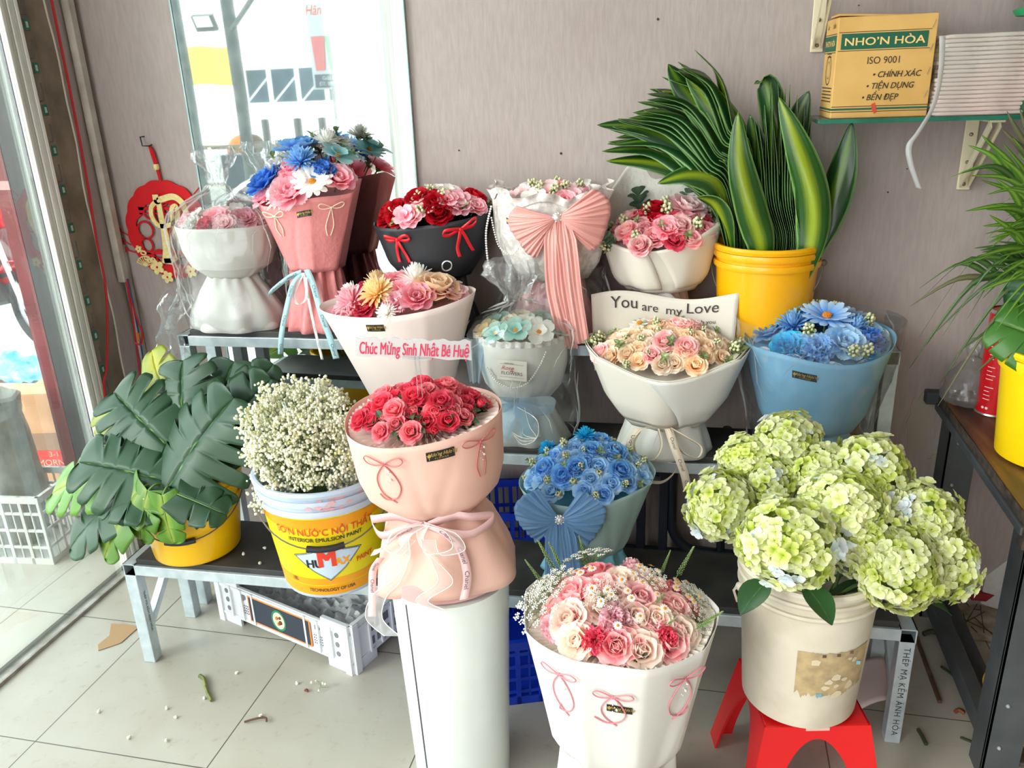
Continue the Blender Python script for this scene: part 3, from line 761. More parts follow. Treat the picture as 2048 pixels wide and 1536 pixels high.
for (v0, v1, zt) in ((0, .25, .332), (.29, .50, .598), (.446, .615, .872)):
    zr = zt-T/2
    for v in (v0+T/2, v1-T/2): rail((T*.5, v, zr), (LEN-T*.5, v, zr))
    for u in (0, LEN): hollow((u, v0, zr), (u, v1, zr), T+.006)
    m = MB(); m.box((LEN/2, (v0+v1)/2+.006, zt+.008), (LEN-.04, v1-v0-.005, .018)); m.build('shelf_board', BLACKB, rack, smooth=False, bevel=.002)
legs = []
for (v0, v1, zt) in ((0, .25, .332-T), (.29, .50, .598-T), (.446, .615, .872-T)):
    for u in (0, LEN):
        for v in ((v0+T/2, v1-T/2) if v0 != .29 else (v0+T/2,)):
            m = MB(); m.bar((u, v, 0), (u, v, zt), .036, .036); o = m.build('leg', STEEL, rack, smooth=False, bevel=.002); legs.append((u, v, o))
for u in (0, LEN):
    m = MB(); m.bar((u, .03, .11), (u, .225, .29), .022, .022); m.build('brace', STEEL, rack, smooth=False, bevel=.0015)
m = MB(); text_on(m, 'THÉP MẠ KẼM ÁNH HÒA', .021, lambda x, y: (LEN+y+.001, T/2-.0186, .155-x), spacing=1.12)
m.build('lettering', mat('stamp ink', (60, 62, 70), .7), legs[2][2] if legs[2][0] == LEN else legs[2][2], label='dark stamped lettering down the leg')
for (u, v, o) in legs[:1]:
    m = MB(); text_on(m, 'THÉP MẠ KẼM ÁNH HÒA', .012, lambda x, y: (u+.0186, v+y, .17-x)); m.build('lettering', bpy.data.materials['stamp ink'], o, label='faint stamped lettering down the leg')
Z1, Z2, Z3 = .350, .616, .890

# ================================================================== LEFT EDGE: conduit, wires
b = MB(); b.box((-1.882, 2.363, 2.0), (.026, .03, 2.02)); c = b.build('cable_conduit', mat('dusty conduit', (196, 190, 180), .7, rgb2=(170, 162, 150), nscale=14), bevel=.004)
tag(c, 'pale plastic cable conduit running down the wall corner', 'conduit')
b = MB(); b.box((-1.884, 2.386, .62), (.018, .02, .98)); tag(b.build('cable_conduit', bpy.data.materials['dusty conduit'], bevel=.003), 'lower grey trunking strip in the corner beside the loose wires', 'conduit')
REDW = mat('red wire', (176, 22, 34), .4); BLUEW = mat('blue wire', (40, 62, 110), .4)
b = MB(); P = spline([(-1.885, 2.305, 3.0), (-1.885, 2.302, 1.85), (-1.885, 2.295, 1.4), (-1.882, 2.275, 1.16), (-1.875, 2.262, 1.0), (-1.88, 2.235, .86), (-1.878, 2.19, .74), (-1.88, 2.16, .66), (-1.89, 2.15, .3)], 10)
b.tube(P, .0038, 6); tag(b.build('electric_wire', REDW), 'long red wire hanging down the stained concrete edge', 'wire')
b = MB()
b.tube(spline([(-1.87, 2.36, 1.0), (-1.868, 2.36, .93), (-1.85, 2.35, .86), (-1.835, 2.34, .82), (-1.845, 2.335, .78), (-1.868, 2.33, .79)], 8), .003, 6)
b.tube(spline([(-1.872, 2.36, 1.0), (-1.868, 2.35, .86), (-1.866, 2.33, .7), (-1.866, 2.31, .5)], 8), .003, 6)
tag(b.build('electric_wire', REDW), 'red wire looping out of the conduit end', 'wire')
b = MB(); b.tube(spline([(-1.868, 2.365, 1.0), (-1.862, 2.358, .87), (-1.858, 2.35, .75), (-1.858, 2.34, .62)], 8), .003, 6); b.box((-1.861, 2.352, .80), (.008, .008, .03), 1)
tag(b.build('electric_wire', [BLUEW, mat('orange tape', (214, 130, 30), .5)]), 'dark blue wire with an orange tape joint below the conduit', 'wire')

# ================================================================== OUTSIDE, LEFT OF THE GLASS
REDP = mat('faded red paint', (128, 34, 36), .6, rgb2=(108, 26, 30), nscale=8)
SLATE = mat('shaded shutter', (40, 43, 47), .6, rgb2=(32, 35, 38), nscale=9)  # colour set darker to carry the shade this panel stands in
t = thing('shutter_guide', 'dark grey roller shutter guide panel between the red post and glass door', 'panel', (-2.135, 2.47, 0))
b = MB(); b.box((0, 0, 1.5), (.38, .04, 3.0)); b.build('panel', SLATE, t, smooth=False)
b = MB(); b.box((-.105, -.024, 1.5), (.012, .008, 3.0)); b.build('seam_strip', mat('pale seam', (110, 112, 112), .5), t, smooth=False)
b = MB(); b.box((-2.358, 2.5, 1.5), (.06, .1, 3.0)); b.box((-2.358, 2.5, 1.30), (.063, .104, .03), 1); tag(b.build('door_post', [REDP, mat('pink band', (206, 150, 146), .6)], smooth=False), 'faded red painted post outside the glass door', 'post')
CARD = mat('cardboard', (206, 158, 118), .8, rgb2=(190, 142, 102), nscale=10)
CARDP = mat('pale cardboard', (222, 190, 164), .8, rgb2=(206, 172, 146), nscale=10)
RINK = mat('red print', (204, 52, 44), .7)
def carton(name, label, c, d, rz, m, open_=False, extra=None, cat='box'):
    t = thing(name, label, cat, c, rz); x, y, z = d
    b = MB()
    for cx, cy, sx, sy in ((-x/2, 0, .006, y), (x/2, 0, .006, y), (0, -y/2, x, .006), (0, y/2, x, .006)): b.box((cx, cy, z/2), (sx, sy, z))
    b.box((0, 0, .004), (x, y, .006)); b.build('box_wall', m, t, smooth=False)
    if not open_:
        b = MB(); b.box((0, -y/4, z+.002), (x, y/2, .004)); b.box((0, y/4, z+.003), (x, y/2, .004)); b.build('flap', m, t, smooth=False)
    if extra: extra(t)
    return t
def ex1(t):
    b = MB(); b.box((.0, -.133, .16), (.13, .002, .13), 0); b.box((0, -.1335, .10), (.13, .002, .09), 1)
    text_on(b, 'MORN', .04, lambda x, y: (x, -.1355, .085+y), mat=2); text_on(b, '3-1', .035, lambda x, y: (x+.02, -.1355, .125+y), mat=2)
    b.build('printed_label', [mat('brown print', (150, 116, 92), .8), RINK, CARDP], t, smooth=False)
carton('cardboard_box', 'tall tan cardboard box with red printed lettering beyond the glass', (-2.75, 2.86, 0), (.15, .26, .40), .22, CARD, extra=ex1)
def ex2(t):
    b = MB(); text_on(b, 'BEAUTY & PURE', .035, lambda x, y: (x-.06, -.181, .08+y), bold=.01); b.box((.17, -.1805, .08), (.1, .002, .06), 1); b.build('printed_label', [RINK, mat('grey print', (150, 150, 150), .7)], t, smooth=False)
carton('cardboard_tray', 'shallow open cardboard tray full of blue plastic outside', (-3.72, 3.62, 0), (.56, .36, .15), .1, CARDP, True, ex2)
b = MB(); rn = random.Random(3)
b.grid(lambda u, v: (-3.72+(u-.5)*.44*(1+.1*sin(9*v)), 3.64+(v-.5)*.28, .13+.12*sin(pi*u)*sin(pi*v)+.05*noise.noise((u*6, v*6, 2))), 22, 16)
tag(b.build('plastic_bag', mat('blue plastic', (60, 150, 226), .3, rgb2=(160, 206, 240), nscale=14), thick=.002), 'crumpled bright blue plastic bag in the cardboard tray', 'bag')
carton('cardboard_box', 'plain pale cardboard box beside the tray of blue plastic', (-3.30, 3.66, 0), (.26, .26, .13), -.1, CARDP)
b = MB(); b.box((0, 0, .14), (.22, .24, .28)); b.box((0, 0, .285), (.22, .24, .012), 1)
for k in range(9): b.bar((-.112, -.122, .03+k*.026), (.112, -.122, .05+k*.022), .003, .004, 2)
o = b.build('wrapped_parcel', [mat('orange wrap', (232, 160, 52), .35, rgb2=(240, 184, 96), nscale=18), mat('white wrap', (236, 232, 226), .5), mat('wrap band', (248, 216, 160), .3)], smooth=False); o.location = (-2.68, 3.1, 0); o.rotation_euler = (0, 0, .2)
tag(o, 'orange parcel wrapped in plastic film beside the red post', 'parcel')
SACK = mat('grey woven sack', (168, 168, 160), .8, rgb2=(142, 142, 134), nscale=20, bump=.6, bscale=30)
m = lathe_noise(dense([(.01, .0), (.14, .0), (.19, .06), (.2, .2), (.185, .36), (.17, .46), (.18, .52), (.165, .53), (.15, .47), (.12, .42), (.01, .40)], 4), 48, .02, 3, 9)
o = m.build('woven_sack', SACK); o.location = (-2.47, 2.26, .02); o.scale = (.58, .58, 1.08); tag(o, 'large grey woven sack with open top beyond the glass', 'sack')
def crate(name, label, c, d, rz, m, cols, rows, cells=.7, group=None, cat='crate'):
    """moulded crate of lattice walls; outer bottom-centre at c"""
    t = thing(name, label, cat, c, rz, group); x, y, z = d; wth = .006
    for nm, L, pos, ax in (('side', x, (0, -y/2), 0), ('side', x, (0, y/2), 0), ('end', y, (-x/2, 0), 1), ('end', y, (x/2, 0), 1)):
        b = MB()
        def bx(u, w_, su, sw, th=wth):
            p = (pos[0]+u, pos[1], w_) if ax == 0 else (pos[0], pos[1]+u, w_)
            b.box(p, (su, th, sw) if ax == 0 else (th, su, sw))
        n = cols if ax == 0 else max(3, int(cols*y/x+.5))
        bx(0, z-.012, L+.012, .024, .014); bx(0, .012, L, .024, .01)
        for k in range(n+1): bx(-L/2+L*k/n, z/2, .012, z, .01)
        for r_ in range(1, rows): bx(0, z*r_/rows, L, .010)
        for k in range(n):
            for r_ in range(rows): bx(-L/2+L*(k+.5)/n, z*(r_+.5)/rows, .005, z/rows)
        b.build(nm, m, t, smooth=False)
    b = MB(); b.box((0, 0, .008), (x, y, .006))
    b.build('crate_base', m, t, smooth=False)
    return t
crate('plastic_crate', 'light grey lattice crate standing outside under the woven sack', (-2.42, 2.235, 0), (.36, .24, .27), .10, mat('grey crate', (206, 206, 200), .5), 5, 4)
# motorbike
mb = thing('motorbike', 'red motorbike parked in the street beyond the glass', 'motorbike', (-4.3, 4.5, 0), radians(-20))
RUB = mat('tyre rubber', (40, 40, 42), .8); CHR = mat('bike chrome', (200, 204, 208), .2, metal=.9); REDB = mat('bike red', (214, 24, 34), .25, coat=.6); BLK = mat('bike black', (44, 44, 48), .5)
def wheel(x):
    m = MB(); m.grid(lambda u, v: ((.235+.04*cos(2*pi*v))*cos(2*pi*u), .035*sin(2*pi*v), (.235+.04*cos(2*pi*v))*sin(2*pi*u)), 40, 10, cu=True, cv=True)
    o = m.build('wheel', RUB, mb); o.location = (x, 0, .275)
    m = MB()
    for k in range(14): a = 2*pi*k/14; m.tube([(0, 0, 0), (.2*cos(a), .01*(-1)**k, .2*sin(a))], .004, 4)
    m.grid(lambda u, v: ((.2+.008*cos(2*pi*v))*cos(2*pi*u), .015*sin(2*pi*v), (.2+.008*cos(2*pi*v))*sin(2*pi*u)), 32, 6, cu=True, cv=True); m.ball((0, 0, 0), .04)
    m.build('spokes', CHR, o)
wheel(0); wheel(-1.2)
for y in (-.07, .07): m = MB(); m.tube([(0, y, .275), (-.12, y, .62), (-.26, y*.8, .98)], .02, 8); m.build('front_fork', CHR, mb)
m = MB(); m.grid(lambda u, v: (.33*cos(.4+2.0*u), .08*(v-.5)*2*(1-.3*abs(v-.5)), .275+.32*sin(.4+2.0*u)), 14, 6); m.build('mudguard', REDB, mb, thick=.008)
m = MB(); m.grid(lambda u, v: (-.25-.75*u, (.13+.04*sin(pi*u))*cos(2*pi*v), .62+.1*u+(.24*(1-.5*u))*sin(2*pi*v)*.9), 16, 16, cv=True); m.build('body_fairing', REDB, mb)
m = MB(); m.ball((-.2, 0, .93), .15, 8, 12); m.build('front_cowl', REDB, mb)
m = MB(); m.grid(lambda u, v: (-.65-.75*u, .13*cos(2*pi*v), .86+.05*u+.05*sin(2*pi*v)), 12, 12, cv=True); m.build('seat', BLK, mb)
m = MB(); m.box((-.6, 0, .38), (.5, .2, .26)); m.build('engine', BLK, mb, smooth=False, bevel=.03)
m = MB(); m.tube([(-.26, -.33, 1.02), (-.26, 0, .98), (-.26, .33, 1.02)], .014, 8); m.build('handlebar', BLK, mb)

# ---------------- street seen in the mirror (stands west of the shop front)
GREYP = mat('weathered pole', (92, 98, 96), .7, rgb2=(62, 72, 74), nscale=8)
def rv(x, Yv, z): return Vector((x, 2*(WY-.011)-Yv, z))
for (x, Yv, r, lab) in ((-5.35, 9.3, .075, 'weathered grey awning pole in the street, carrying a flood light'), (-6.33, 9.8, .06, 'slim awning pole at the far left of the mirror view'), (-4.02, 9.8, .04, 'slim steel pole beside the drinks sign across the street')):
    b = MB(); p = rv(x, Yv, 0); b.tube([p, p+Vector((.02, 0, 1.5)), p+Vector((0, 0, 4.2))], r, 10); tag(b.build('awning_pole', GREYP), lab, 'pole', None)
p = rv(-5.46, 9.2, 2.3); t = thing('flood_light', 'small flood light fixed to the awning pole in the mirror view', 'lamp', p)
b = MB(); b.box((-.1, .05, 0), (.26, .05, .18), 0, Matrix.Rotation(-.5, 3, 'X')); b.build('lamp_housing', DKGREY, t, smooth=False)
b = MB(); b.box((-.1, .085, .01), (.2, .01, .12), 0, Matrix.Rotation(-.5, 3, 'X')); b.build('lamp_glass', mat('lamp glass', (230, 236, 236), .2), t, smooth=False)
b = MB(); b.bar(rv(-5.35, 9.3, 2.2), rv(-4.6, 8.6, 2.5), .04, .04); b.bar(rv(-5.35, 9.3, 3.0), rv(-3.8, 9.3, 2.75), .03, .03); b.build('awning_arm', GREYP, bpy.data.objects['awning_pole'], smooth=False)
b = MB(); c0 = rv(-8.4, 13.8, 2.0); b.grid(lambda u, v: c0+Vector((-.45+.95*u, .03*sin(9*u), -.33+.62*v+.02*sin(6*u))), 14, 6); tag(b.build('street_banner', mat('yellow banner', (244, 226, 120), .6, trans=.3), thick=.004), 'plain yellow banner hanging across the street', 'banner')
b = MB(); c0 = rv(-7.05, 14.1, 1.62); b.box(c0, (1.7, .1, .55)); tag(b.build('shop_awning', mat('slate blue tarp', (52, 80, 98), .6, rgb2=(76, 104, 118), nscale=5), smooth=False), 'slate blue shop front panel across the street', 'awning')
b = MB(); c0 = rv(-3.85, 10.2, 2.35)
b.box(c0, (.55, .06, 1.0)); b.box(c0+Vector((.0, .04, -.15)), (.55, .02, .03), 1); b.bar(c0+Vector((-.27, .05, -.1)), c0+Vector((.2, .05, .25)), .03, .03, 1)
tag(b.build('tarp_screen', [mat('grey teal tarp', (66, 86, 88), .7, rgb2=(52, 72, 76), nscale=6), mat('tarp pole', (92, 100, 104), .6)], smooth=False), 'grey teal tarp screen hanging at the right of the mirror view', 'tarp')
b = MB(); c0 = rv(-7.05, 13.8, 0)
for k in range(4): b.box(c0+Vector((-.8+.52*k, 0, .95)), (.06, .06, 1.9))
for k in range(3): b.bar(c0+Vector((-.8+.52*k, .02, 1.3)), c0+Vector((-.3+.52*k, .02, 1.75)), .025, .025)
tag(b.build('stall_frame', mat('white stall frame', (236, 238, 238), .6), smooth=False), 'white stall frame with diagonal bars in front of the slate panel', 'frame')
b = MB(); c0 = rv(-7.6, 12.0, 3.15); b.grid(lambda u, v: c0+Vector((-2.0+4.2*u, -1.2+2.4*v, .25*v+.06*sin(pi*u*3))), 18, 6); tag(b.build('shop_awning', mat('white tarp', (184, 186, 184), .7, trans=.25), thick=.006), 'white awning cloth stretched over the street', 'awning')
b = MB(); c0 = rv(-7.2, 11.0, 0); b.box(c0+Vector((0, 0, .82)), (3.0, .05, .06)); 
for k in range(5): b.box(c0+Vector((-1.4+.7*k, 0, .4)), (.05, .05, .8))
tag(b.build('street_railing', mat('sun-bleached wood', (128, 118, 96), .8), smooth=False), 'pale wooden street railing in the mirror view', 'railing')
sg = thing('drinks_sign', 'drinks shop sign with pink and green cups, seen reversed in the mirror', 'sign', rv(-4.42, 9.9, 2.02))
b = MB(); b.box((0, 0, 0), (.5, .03, .95)); b.build('sign_board', mat('sign white', (176, 184, 184), .5), sg, smooth=False)
b = MB(); text_on(b, 'Hân Cafe', .16, lambda x, y: (x-.02, .017, .40+y), shear=.3, sx=.8); b.build('lettering', RINK, sg, label='red sign lettering')
def cup(x, m, nm):
    b = MB(); b.poly_prism([(x-.06, -.26), (x+.06, -.26), (x+.085, .12), (x-.085, .12)], 0, .012, f=lambda a, c, w: (a, .0155+w, c)); b.build(nm, m, sg, smooth=False)
cup(-.13, mat('cup pink', (190, 96, 100), .6), 'printed_cup'); cup(.05, mat('cup green', (70, 134, 84), .6), 'printed_cup')
b = MB(); b.poly_prism([(.16+.1*cos(a), .16+.24*sin(a)) for a in [2*pi*k/24 for k in range(24)]], 0, .014, f=lambda a, c, w: (a, .0155+w, c)); b.build('badge', mat('badge slate', (56, 68, 88), .6), sg, smooth=False)
b = MB(); b.poly_prism([(.17+.065*cos(a), .14+.16*sin(a)) for a in [2*pi*k/24 for k in range(24)]], 0, .017, f=lambda a, c, w: (a, .0155+w, c)); b.build('badge', mat('badge red', (160, 70, 78), .6), sg, smooth=False)
b = MB(); b.box((0, .02, -.38), (.44, .012, .15)); b.build('phone_panel', bpy.data.materials['badge slate'], sg, smooth=False)
b = MB(); text_on(b, 'Giải Khát', .062, lambda x, y: (x, .028, -.35+y), bold=.01); text_on(b, 'ĐT: 0973 062', .06, lambda x, y: (x, .028, -.415+y), bold=.01); b.build('lettering', bpy.data.materials['sign white'], sg, label='white phone number lettering')
b = MB(); b.bar(rv(-4.42, 9.9, 0), rv(-4.42, 9.9, 1.6), .04, .04); b.build('sign_leg', GREYP, sg).matrix_parent_inverse = Matrix.Translation(-sg.location)
for x, Yv, lab in ((-4.9, 9.0, 'steel bollard of the street gate, left one in the mirror'), (-4.5, 9.0, 'steel bollard of the street gate, middle one in the mirror'), (-4.2, 9.0, 'steel bollard of the street gate, right one in the mirror')):
    b = MB(); p = rv(x, Yv, 0); b.lathe([(0, 0), (.045, 0), (.045, 1.25), (0, 1.26)], 14, p); b.box(p+Vector((.1, 0, .78)), (.2, .03, .03)); tag(b.build('street_bollard', mat('bollard steel', (78, 82, 80), .4, metal=.4)), lab, 'bollard')
b = MB(); c0 = rv(-6.2, 10.6, 0); b.box(c0+Vector((0, 0, .38)), (.45, .3, .75)); tag(b.build('street_bin', mat('dark slate bin', (50, 64, 76), .6), smooth=False, bevel=.02), 'dark slate street bin in the mirror view', 'bin')
b = MB(); c0 = rv(-7.55, 13.0, .62); b.ball(c0, .26, 8, 12); b.ball(c0+Vector((.22, 0, .1)), .16, 8, 12, 1); b.box(c0+Vector((0, 0, -.4)), (.5, .4, .5), 1); tag(b.build('street_stall', [mat('orange cloth', (216, 122, 40), .7), mat('brown cloth', (88, 68, 54), .8)]), 'street stall with an orange cover in the mirror view', 'stall')

# ================================================================== BUCKETS
WIRE = mat('bucket wire', (126, 120, 110), .4, metal=.7); GRIPM = mat('black grip', (30, 30, 32), .5)
def bucket(label, c, rb, rt, h, m, rz=0.0, bands=(.03, .07), swing=radians(-62), wire=WIRE, grip=GRIPM, handle=True, rot=None, name='bucket', band_h=.016, hk=1.02):
    t = thing(name, label, 'bucket', c, rz, rot=rot)
    f = lambda z: rb+(rt-rb)*z/h
    b = MB(); b.lathe([(0, 0), (rb-.01, 0), (rb, .006), (f(.01), .012), (f(h*.33), h*.33), (f(h*.66), h*.66), (rt, h), (rt-.004, h+.002), (rt-.007, h), (f(h*.5)-.006, h*.5), (rb-.006, .008), (0, .008)], 56)
    b.build('bucket_body', m, t, ang=50)
    b = MB()
    for q in bands:
        z = h-q; r = f(z); b.lathe([(r-.001, z-band_h*.5), (r+.006, z-band_h*.5), (r+.008, z), (r+.006, z+band_h*.5), (r-.001, z+band_h*.5)], 56)
    b.lathe([(rt-.002, h-.012), (rt+.006, h-.012), (rt+.008, h-.004), (rt+.004, h+.003), (rt-.003, h+.003)], 56)
    b.build('rim_band', m, t, ang=30)
    if handle:
        zh = h-.05; R = f(zh)+.012
        pts = []
        for k in range(25):
            a = pi*k/24; x = R*cos(a); d = R*hk*sin(a)
            pts.append(Vector((x, -d*cos(swing)*1.0-.012*sin(a), zh+d*sin(swing))))
        b = MB(); b.tube(pts, .002, 6)
        for sgn in (-1, 1): b.ball((sgn*R, 0, zh), .009, 6, 8)
        o = b.build('handle', wire, t)
        if grip:
            b = MB(); b.tube(pts[10:15], .0085, 10); b.build('grip', grip, o)
    return t
YELB = mat('yellow bucket', (246, 190, 6), .28, rgb2=(248, 192, 4), nscale=5, coat=.15)
YELC = mat('amber bucket', (248, 176, 4), .3, coat=.15)
YELD = mat('bright yellow bucket', (250, 208, 10), .3, coat=.15)
bk1 = bucket('glossy yellow bucket of monstera leaves on the lowest step at the left', (-1.378, 1.815, Z1), .118, .146, .235, YELB, rz=radians(18), swing=radians(-38))
bk2 = bucket('amber yellow bucket holding striped dracaena leaves on the top step', (.172, 2.262, Z3), .118, .134, .262, YELC, rz=radians(-8), bands=(.022, .048), swing=radians(-75), grip=None)
# ---- printed paint bucket
pb = bucket('pale blue paint bucket with yellow printed label holding white gypsophila', (-.925, 1.755, Z1), .128, .170, .322, mat('pale blue plastic', (178, 196, 220), .4, rgb2=(196, 206, 222), nscale=8), rz=radians(22), bands=(.03, .058), swing=radians(-33), hk=1.06)
def pbf(x, y, w):
    z = y*1.13; r = .128+(.170-.128)*z/.322+w; a = -pi/2+x/.150
    return Vector((r*cos(a), r*sin(a), z))
def band(mb, z0, z1, mat_, w, x0=-.26, x1=.26, wav=0.0):
    mb.grid(lambda u, v: pbf(x0+(x1-x0)*u, z0+(z1-z0)*v+wav*sin(u*pi), w), 40, 3, mat_)
lb = MB(); band(lb, .030, .226, 0, .0008)
band(lb, .203, .228, 1, .0014, wav=-.008); band(lb, .052, .070, 1, .0014, wav=-.010); band(lb, .022, .048, 1, .0014, wav=-.008)
D = [(0, .158), (.030, .140), (.088, .128), (.045, .085), (.0, .058), (-.045, .088), (-.088, .125), (-.030, .142)]
Dm = [(x*.94, .108+(y-.108)*.93) for x, y in D]
def outl(tab, x):
    for (a_, fa), (b_, fb) in zip(tab, tab[1:]):
        if x <= b_: return fa+(fb-fa)*(x-a_)/(b_-a_)
    return tab[-1][1]
UPR = [(-1, .125), (-.5, .135), (0, .149), (.5, .137), (1, .130)]; LWR = [(-1, .125), (-.5, .083), (0, .054), (.5, .085), (1, .130)]
for k, mi, w in ((1.0, 2, .0018), (.96, 4, .0022), (.94, 2, .0026), (.905, 3, .003)):
    lb.grid(lambda u, v: pbf(.090*k*(2*u-1), .108+(outl(LWR, 2*u-1)*(1-v)+outl(UPR, 2*u-1)*v-.108)*k, w), 40, 2, mi)
lab = lb.build('printed_label', [mat('label yellow', (236, 214, 10), .4), mat('label orange', (240, 158, 14), .4), mat('label ink', (24, 32, 36), .5), mat('label silver blue', (196, 214, 232), .4), mat('label white', (230, 236, 240), .4)], pb, label='yellow and orange printed label with diamond emblem')
tx = MB()
TXR, TXK, TXO = 0, 1, 2
text_on(tx, 'SƠN NƯỚC NỘI THẤT', .0245, lambda x, y: pbf(x, y+.3*x*x, .0034), TXR, oy=.186, bold=.012, sx=.92)
text_on(tx, 'INTERIOR EMULSION PAINT', .0145, lambda x, y: pbf(x, y+.3*x*x, .0032), TXK, oy=.167, bold=.014, sx=1.0)
text_on(tx, 'M', .062, lambda x, y: pbf(x, y, .0042), TXR, ox=-.003, oy=.115, bold=.05)
text_on(tx, 'HU', .030, lambda x, y: pbf(x, y, .0038), TXK, ox=-.036, oy=.103, bold=.04)
text_on(tx, 'AX', .028, lambda x, y: pbf(x, y, .0038), TXO, ox=.036, oy=.104, bold=.04)
text_on(tx, 'PAINT', .018, lambda x, y: pbf(x, y, .0032), TXR, ox=.098, oy=.098, bold=.02, rot=.08)
text_on(tx, 'TECHNOLOGY OF USA', .0125, lambda x, y: pbf(x, y+.3*x*x, .0032), TXK, oy=.029, bold=.012)
text_on(tx, '18L', .014, lambda x, y: pbf(x, y, .0032), TXK, ox=-.105, oy=.056, bold=.01)
tx.build('lettering', [mat('paint red', (226, 62, 36), .5), mat('paint black', (26, 28, 32), .5), mat('paint orange', (240, 160, 30), .5)], lab, label='red, black and orange brand lettering')
pk = MB(); rn = random.Random(4)
for k in range(26):
    x = rn.uniform(-.03, .15); z = rn.uniform(.242, .276); pts = [pbf(x+.007*cos(a)*rn.uniform(.4, 1.6), z+.006*sin(a)*rn.uniform(.3, 1.4), .0009+.0004*(k % 3)+(.007 if abs(z-.255) < .006 else .0)) for a in [2*pi*q/9 for q in range(9)]]
    pk.add(pts, [tuple(range(9))])
pk.build('peeling_paint', mat('pink film', (222, 176, 180), .6), pb, label='pale pink peeling flakes under the rim')
# ---- white bucket on red stool
WBC = Vector((.252, 1.585, .272))
wbm = mat('off-white plastic', (222, 214, 196), .5, rgb2=(186, 174, 152), nscale=7, ndet=9, ncon=(.42, .78), bump=.08, bscale=20)
wb = bucket('large stained off-white bucket of green hydrangeas standing on the red stool', WBC, .120, .141, .345, wbm, rz=radians(10), bands=(.028, .055), swing=radians(50), handle=False, band_h=.010)
def wbf(x, y, w): r = .120+(.141-.120)*y/.345+w; a = -pi/2+x/.135; return Vector((r*cos(a), r*sin(a), y))
rn = random.Random(12); pts = []
for k in range(44):
    a = 2*pi*k/44; ex = .078*max(-1, min(1, 1.35*cos(a))); ez = .066*max(-1, min(1, 1.35*sin(a))); j = .75 if sin(a) < -.3 else .95
    pts.append((.030+ex*rn.uniform(j, 1.06), .145+ez*rn.uniform(j, 1.05)))
lb = MB(); rag = lambda x, s: .5+.5*noise.noise((x*90, s, 0))+.35*noise.noise((x*260, s, 3))
lb.grid(lambda u, v: wbf(-.052+.166*u, (.083-.012*(u < .22)*0+.030*rag(u*.16, 1)+.02*max(0, u-.7))*(1-v)+(.212-.006*rag(u*.16, 7)-.004*u)*v, .0012), 90, 8)
for k in range(10):
    u = .03+rn.uniform(-.06, .06); v = .145+rn.uniform(-.05, .05); s = rn.uniform(.006, .016)
    lb.add([wbf(u+s*cos(a)*rn.uniform(.6, 1.3), v+s*.7*sin(a)*rn.uniform(.6, 1.3), .002) for a in [2*pi*q/8 for q in range(8)]], [tuple(range(8))], 1)
for (u, v, s) in ((.0, .10, .012), (.085, .165, .012)): lb.box(wbf(u, v, .002), (s, .001, s*.7), 2)
for q in range(3): lb.box(wbf(.0+.03*q, .202, .0022), (.007, .0012, .006), 3)
lb.build('torn_label', [mat('glue residue', (200, 176, 132), .8, rgb2=(170, 148, 112), nscale=40, ndet=6), mat('torn paper', (218, 204, 172), .9), mat('blue scrap', (120, 168, 184), .7), mat('dark scrap', (96, 76, 60), .8)], wb, label='torn tan remains of a label')
b = MB(); b.ball((-.146, -.012, .285), .010, 6, 8); b.tube([(-.146, -.006, .29), (-.158, -.012, .275), (-.150, -.016, .25)], .003, 5); b.build('handle_lug', wbm, wb)
# ---- red stool
st = thing('plastic_stool', 'low bright red plastic stool with arched sides under the white bucket', 'stool', (.262, 1.60, 0), radians(12))
RED = mat('red plastic', (222, 20, 26), .32, coat=.2)
SH, ST, SB = .265, .112, .158
b = MB(); b.box((0, 0, SH-.006), (2*ST, 2*ST, .012)); b.build('seat', RED, st, smooth=False, bevel=.005)
def stool_side(q):
    """one arched side wall with its leg halves"""
    m = MB(); R = Matrix.Rotation(q*pi/2, 4, 'Z')
    def P(x, z, w=0.0): hw = ST+(SB-ST)*(1-z/SH); return R @ Vector((x*hw, -hw+w, z))
    n = 24; out = []
    for sgn in (-1, 1):
        prof = []
        for k in range(n+1):
            a = pi/2*k/n; prof.append((sgn*(.66*cos(a)), .0 if k == 0 else (.236*sin(a)**.8)))
        for w0 in (0.0, .006):
            vs = []
            for (x, z) in prof: vs += [P(x, z, w0), P(sgn*1.0, max(z, 0), w0)]
            m.add(vs, [(2*k, 2*k+1, 2*k+3, 2*k+2) for k in range(n)])
        e = [P(x, z, 0) for x, z in prof]; e2 = [P(x, z, .006) for x, z in prof]
        m.add(e+e2, [(k, k+1, n+2+k, n+1+k) for k in range(n)])
    for w0 in (0.0, .006): m.add([P(-1, .236, w0), P(1, .236, w0), P(1, SH, w0), P(-1, SH, w0)], [(0, 1, 2, 3)])
    return m.build('side_panel', RED, st, ang=30)
for q in range(4): stool_side(q)
b = MB(); b.box((0, -ST*.98-.002, SH-.006), (.05, .004, .008)); b.build('seat_tab', mat('translucent tape', (236, 190, 184), .4), st, smooth=False)
# ---- white cylinder stand
cy = thing('cylinder_stand', 'tall white glossy cylinder stand carrying the pink rose bouquet', 'stand', (-.515, 1.5, 0))
b = MB(); b.lathe([(0, 0), (.113, 0), (.122, .27), (.132, .545), (.130, .553), (0, .553)], 64); b.build('cylinder', mat('white laminate', (226, 230, 226), .22, rgb2=(214, 220, 216), nscale=3, coat=.3), cy, ang=30)
b = MB(); a = radians(-118); b.bar((.1135*cos(a), .1135*sin(a), 0), (.1322*cos(a), .1322*sin(a), .545), .0025, .0025); b.build('seam', mat('seam shadow gap', (70, 72, 72), .6), cy, smooth=False)

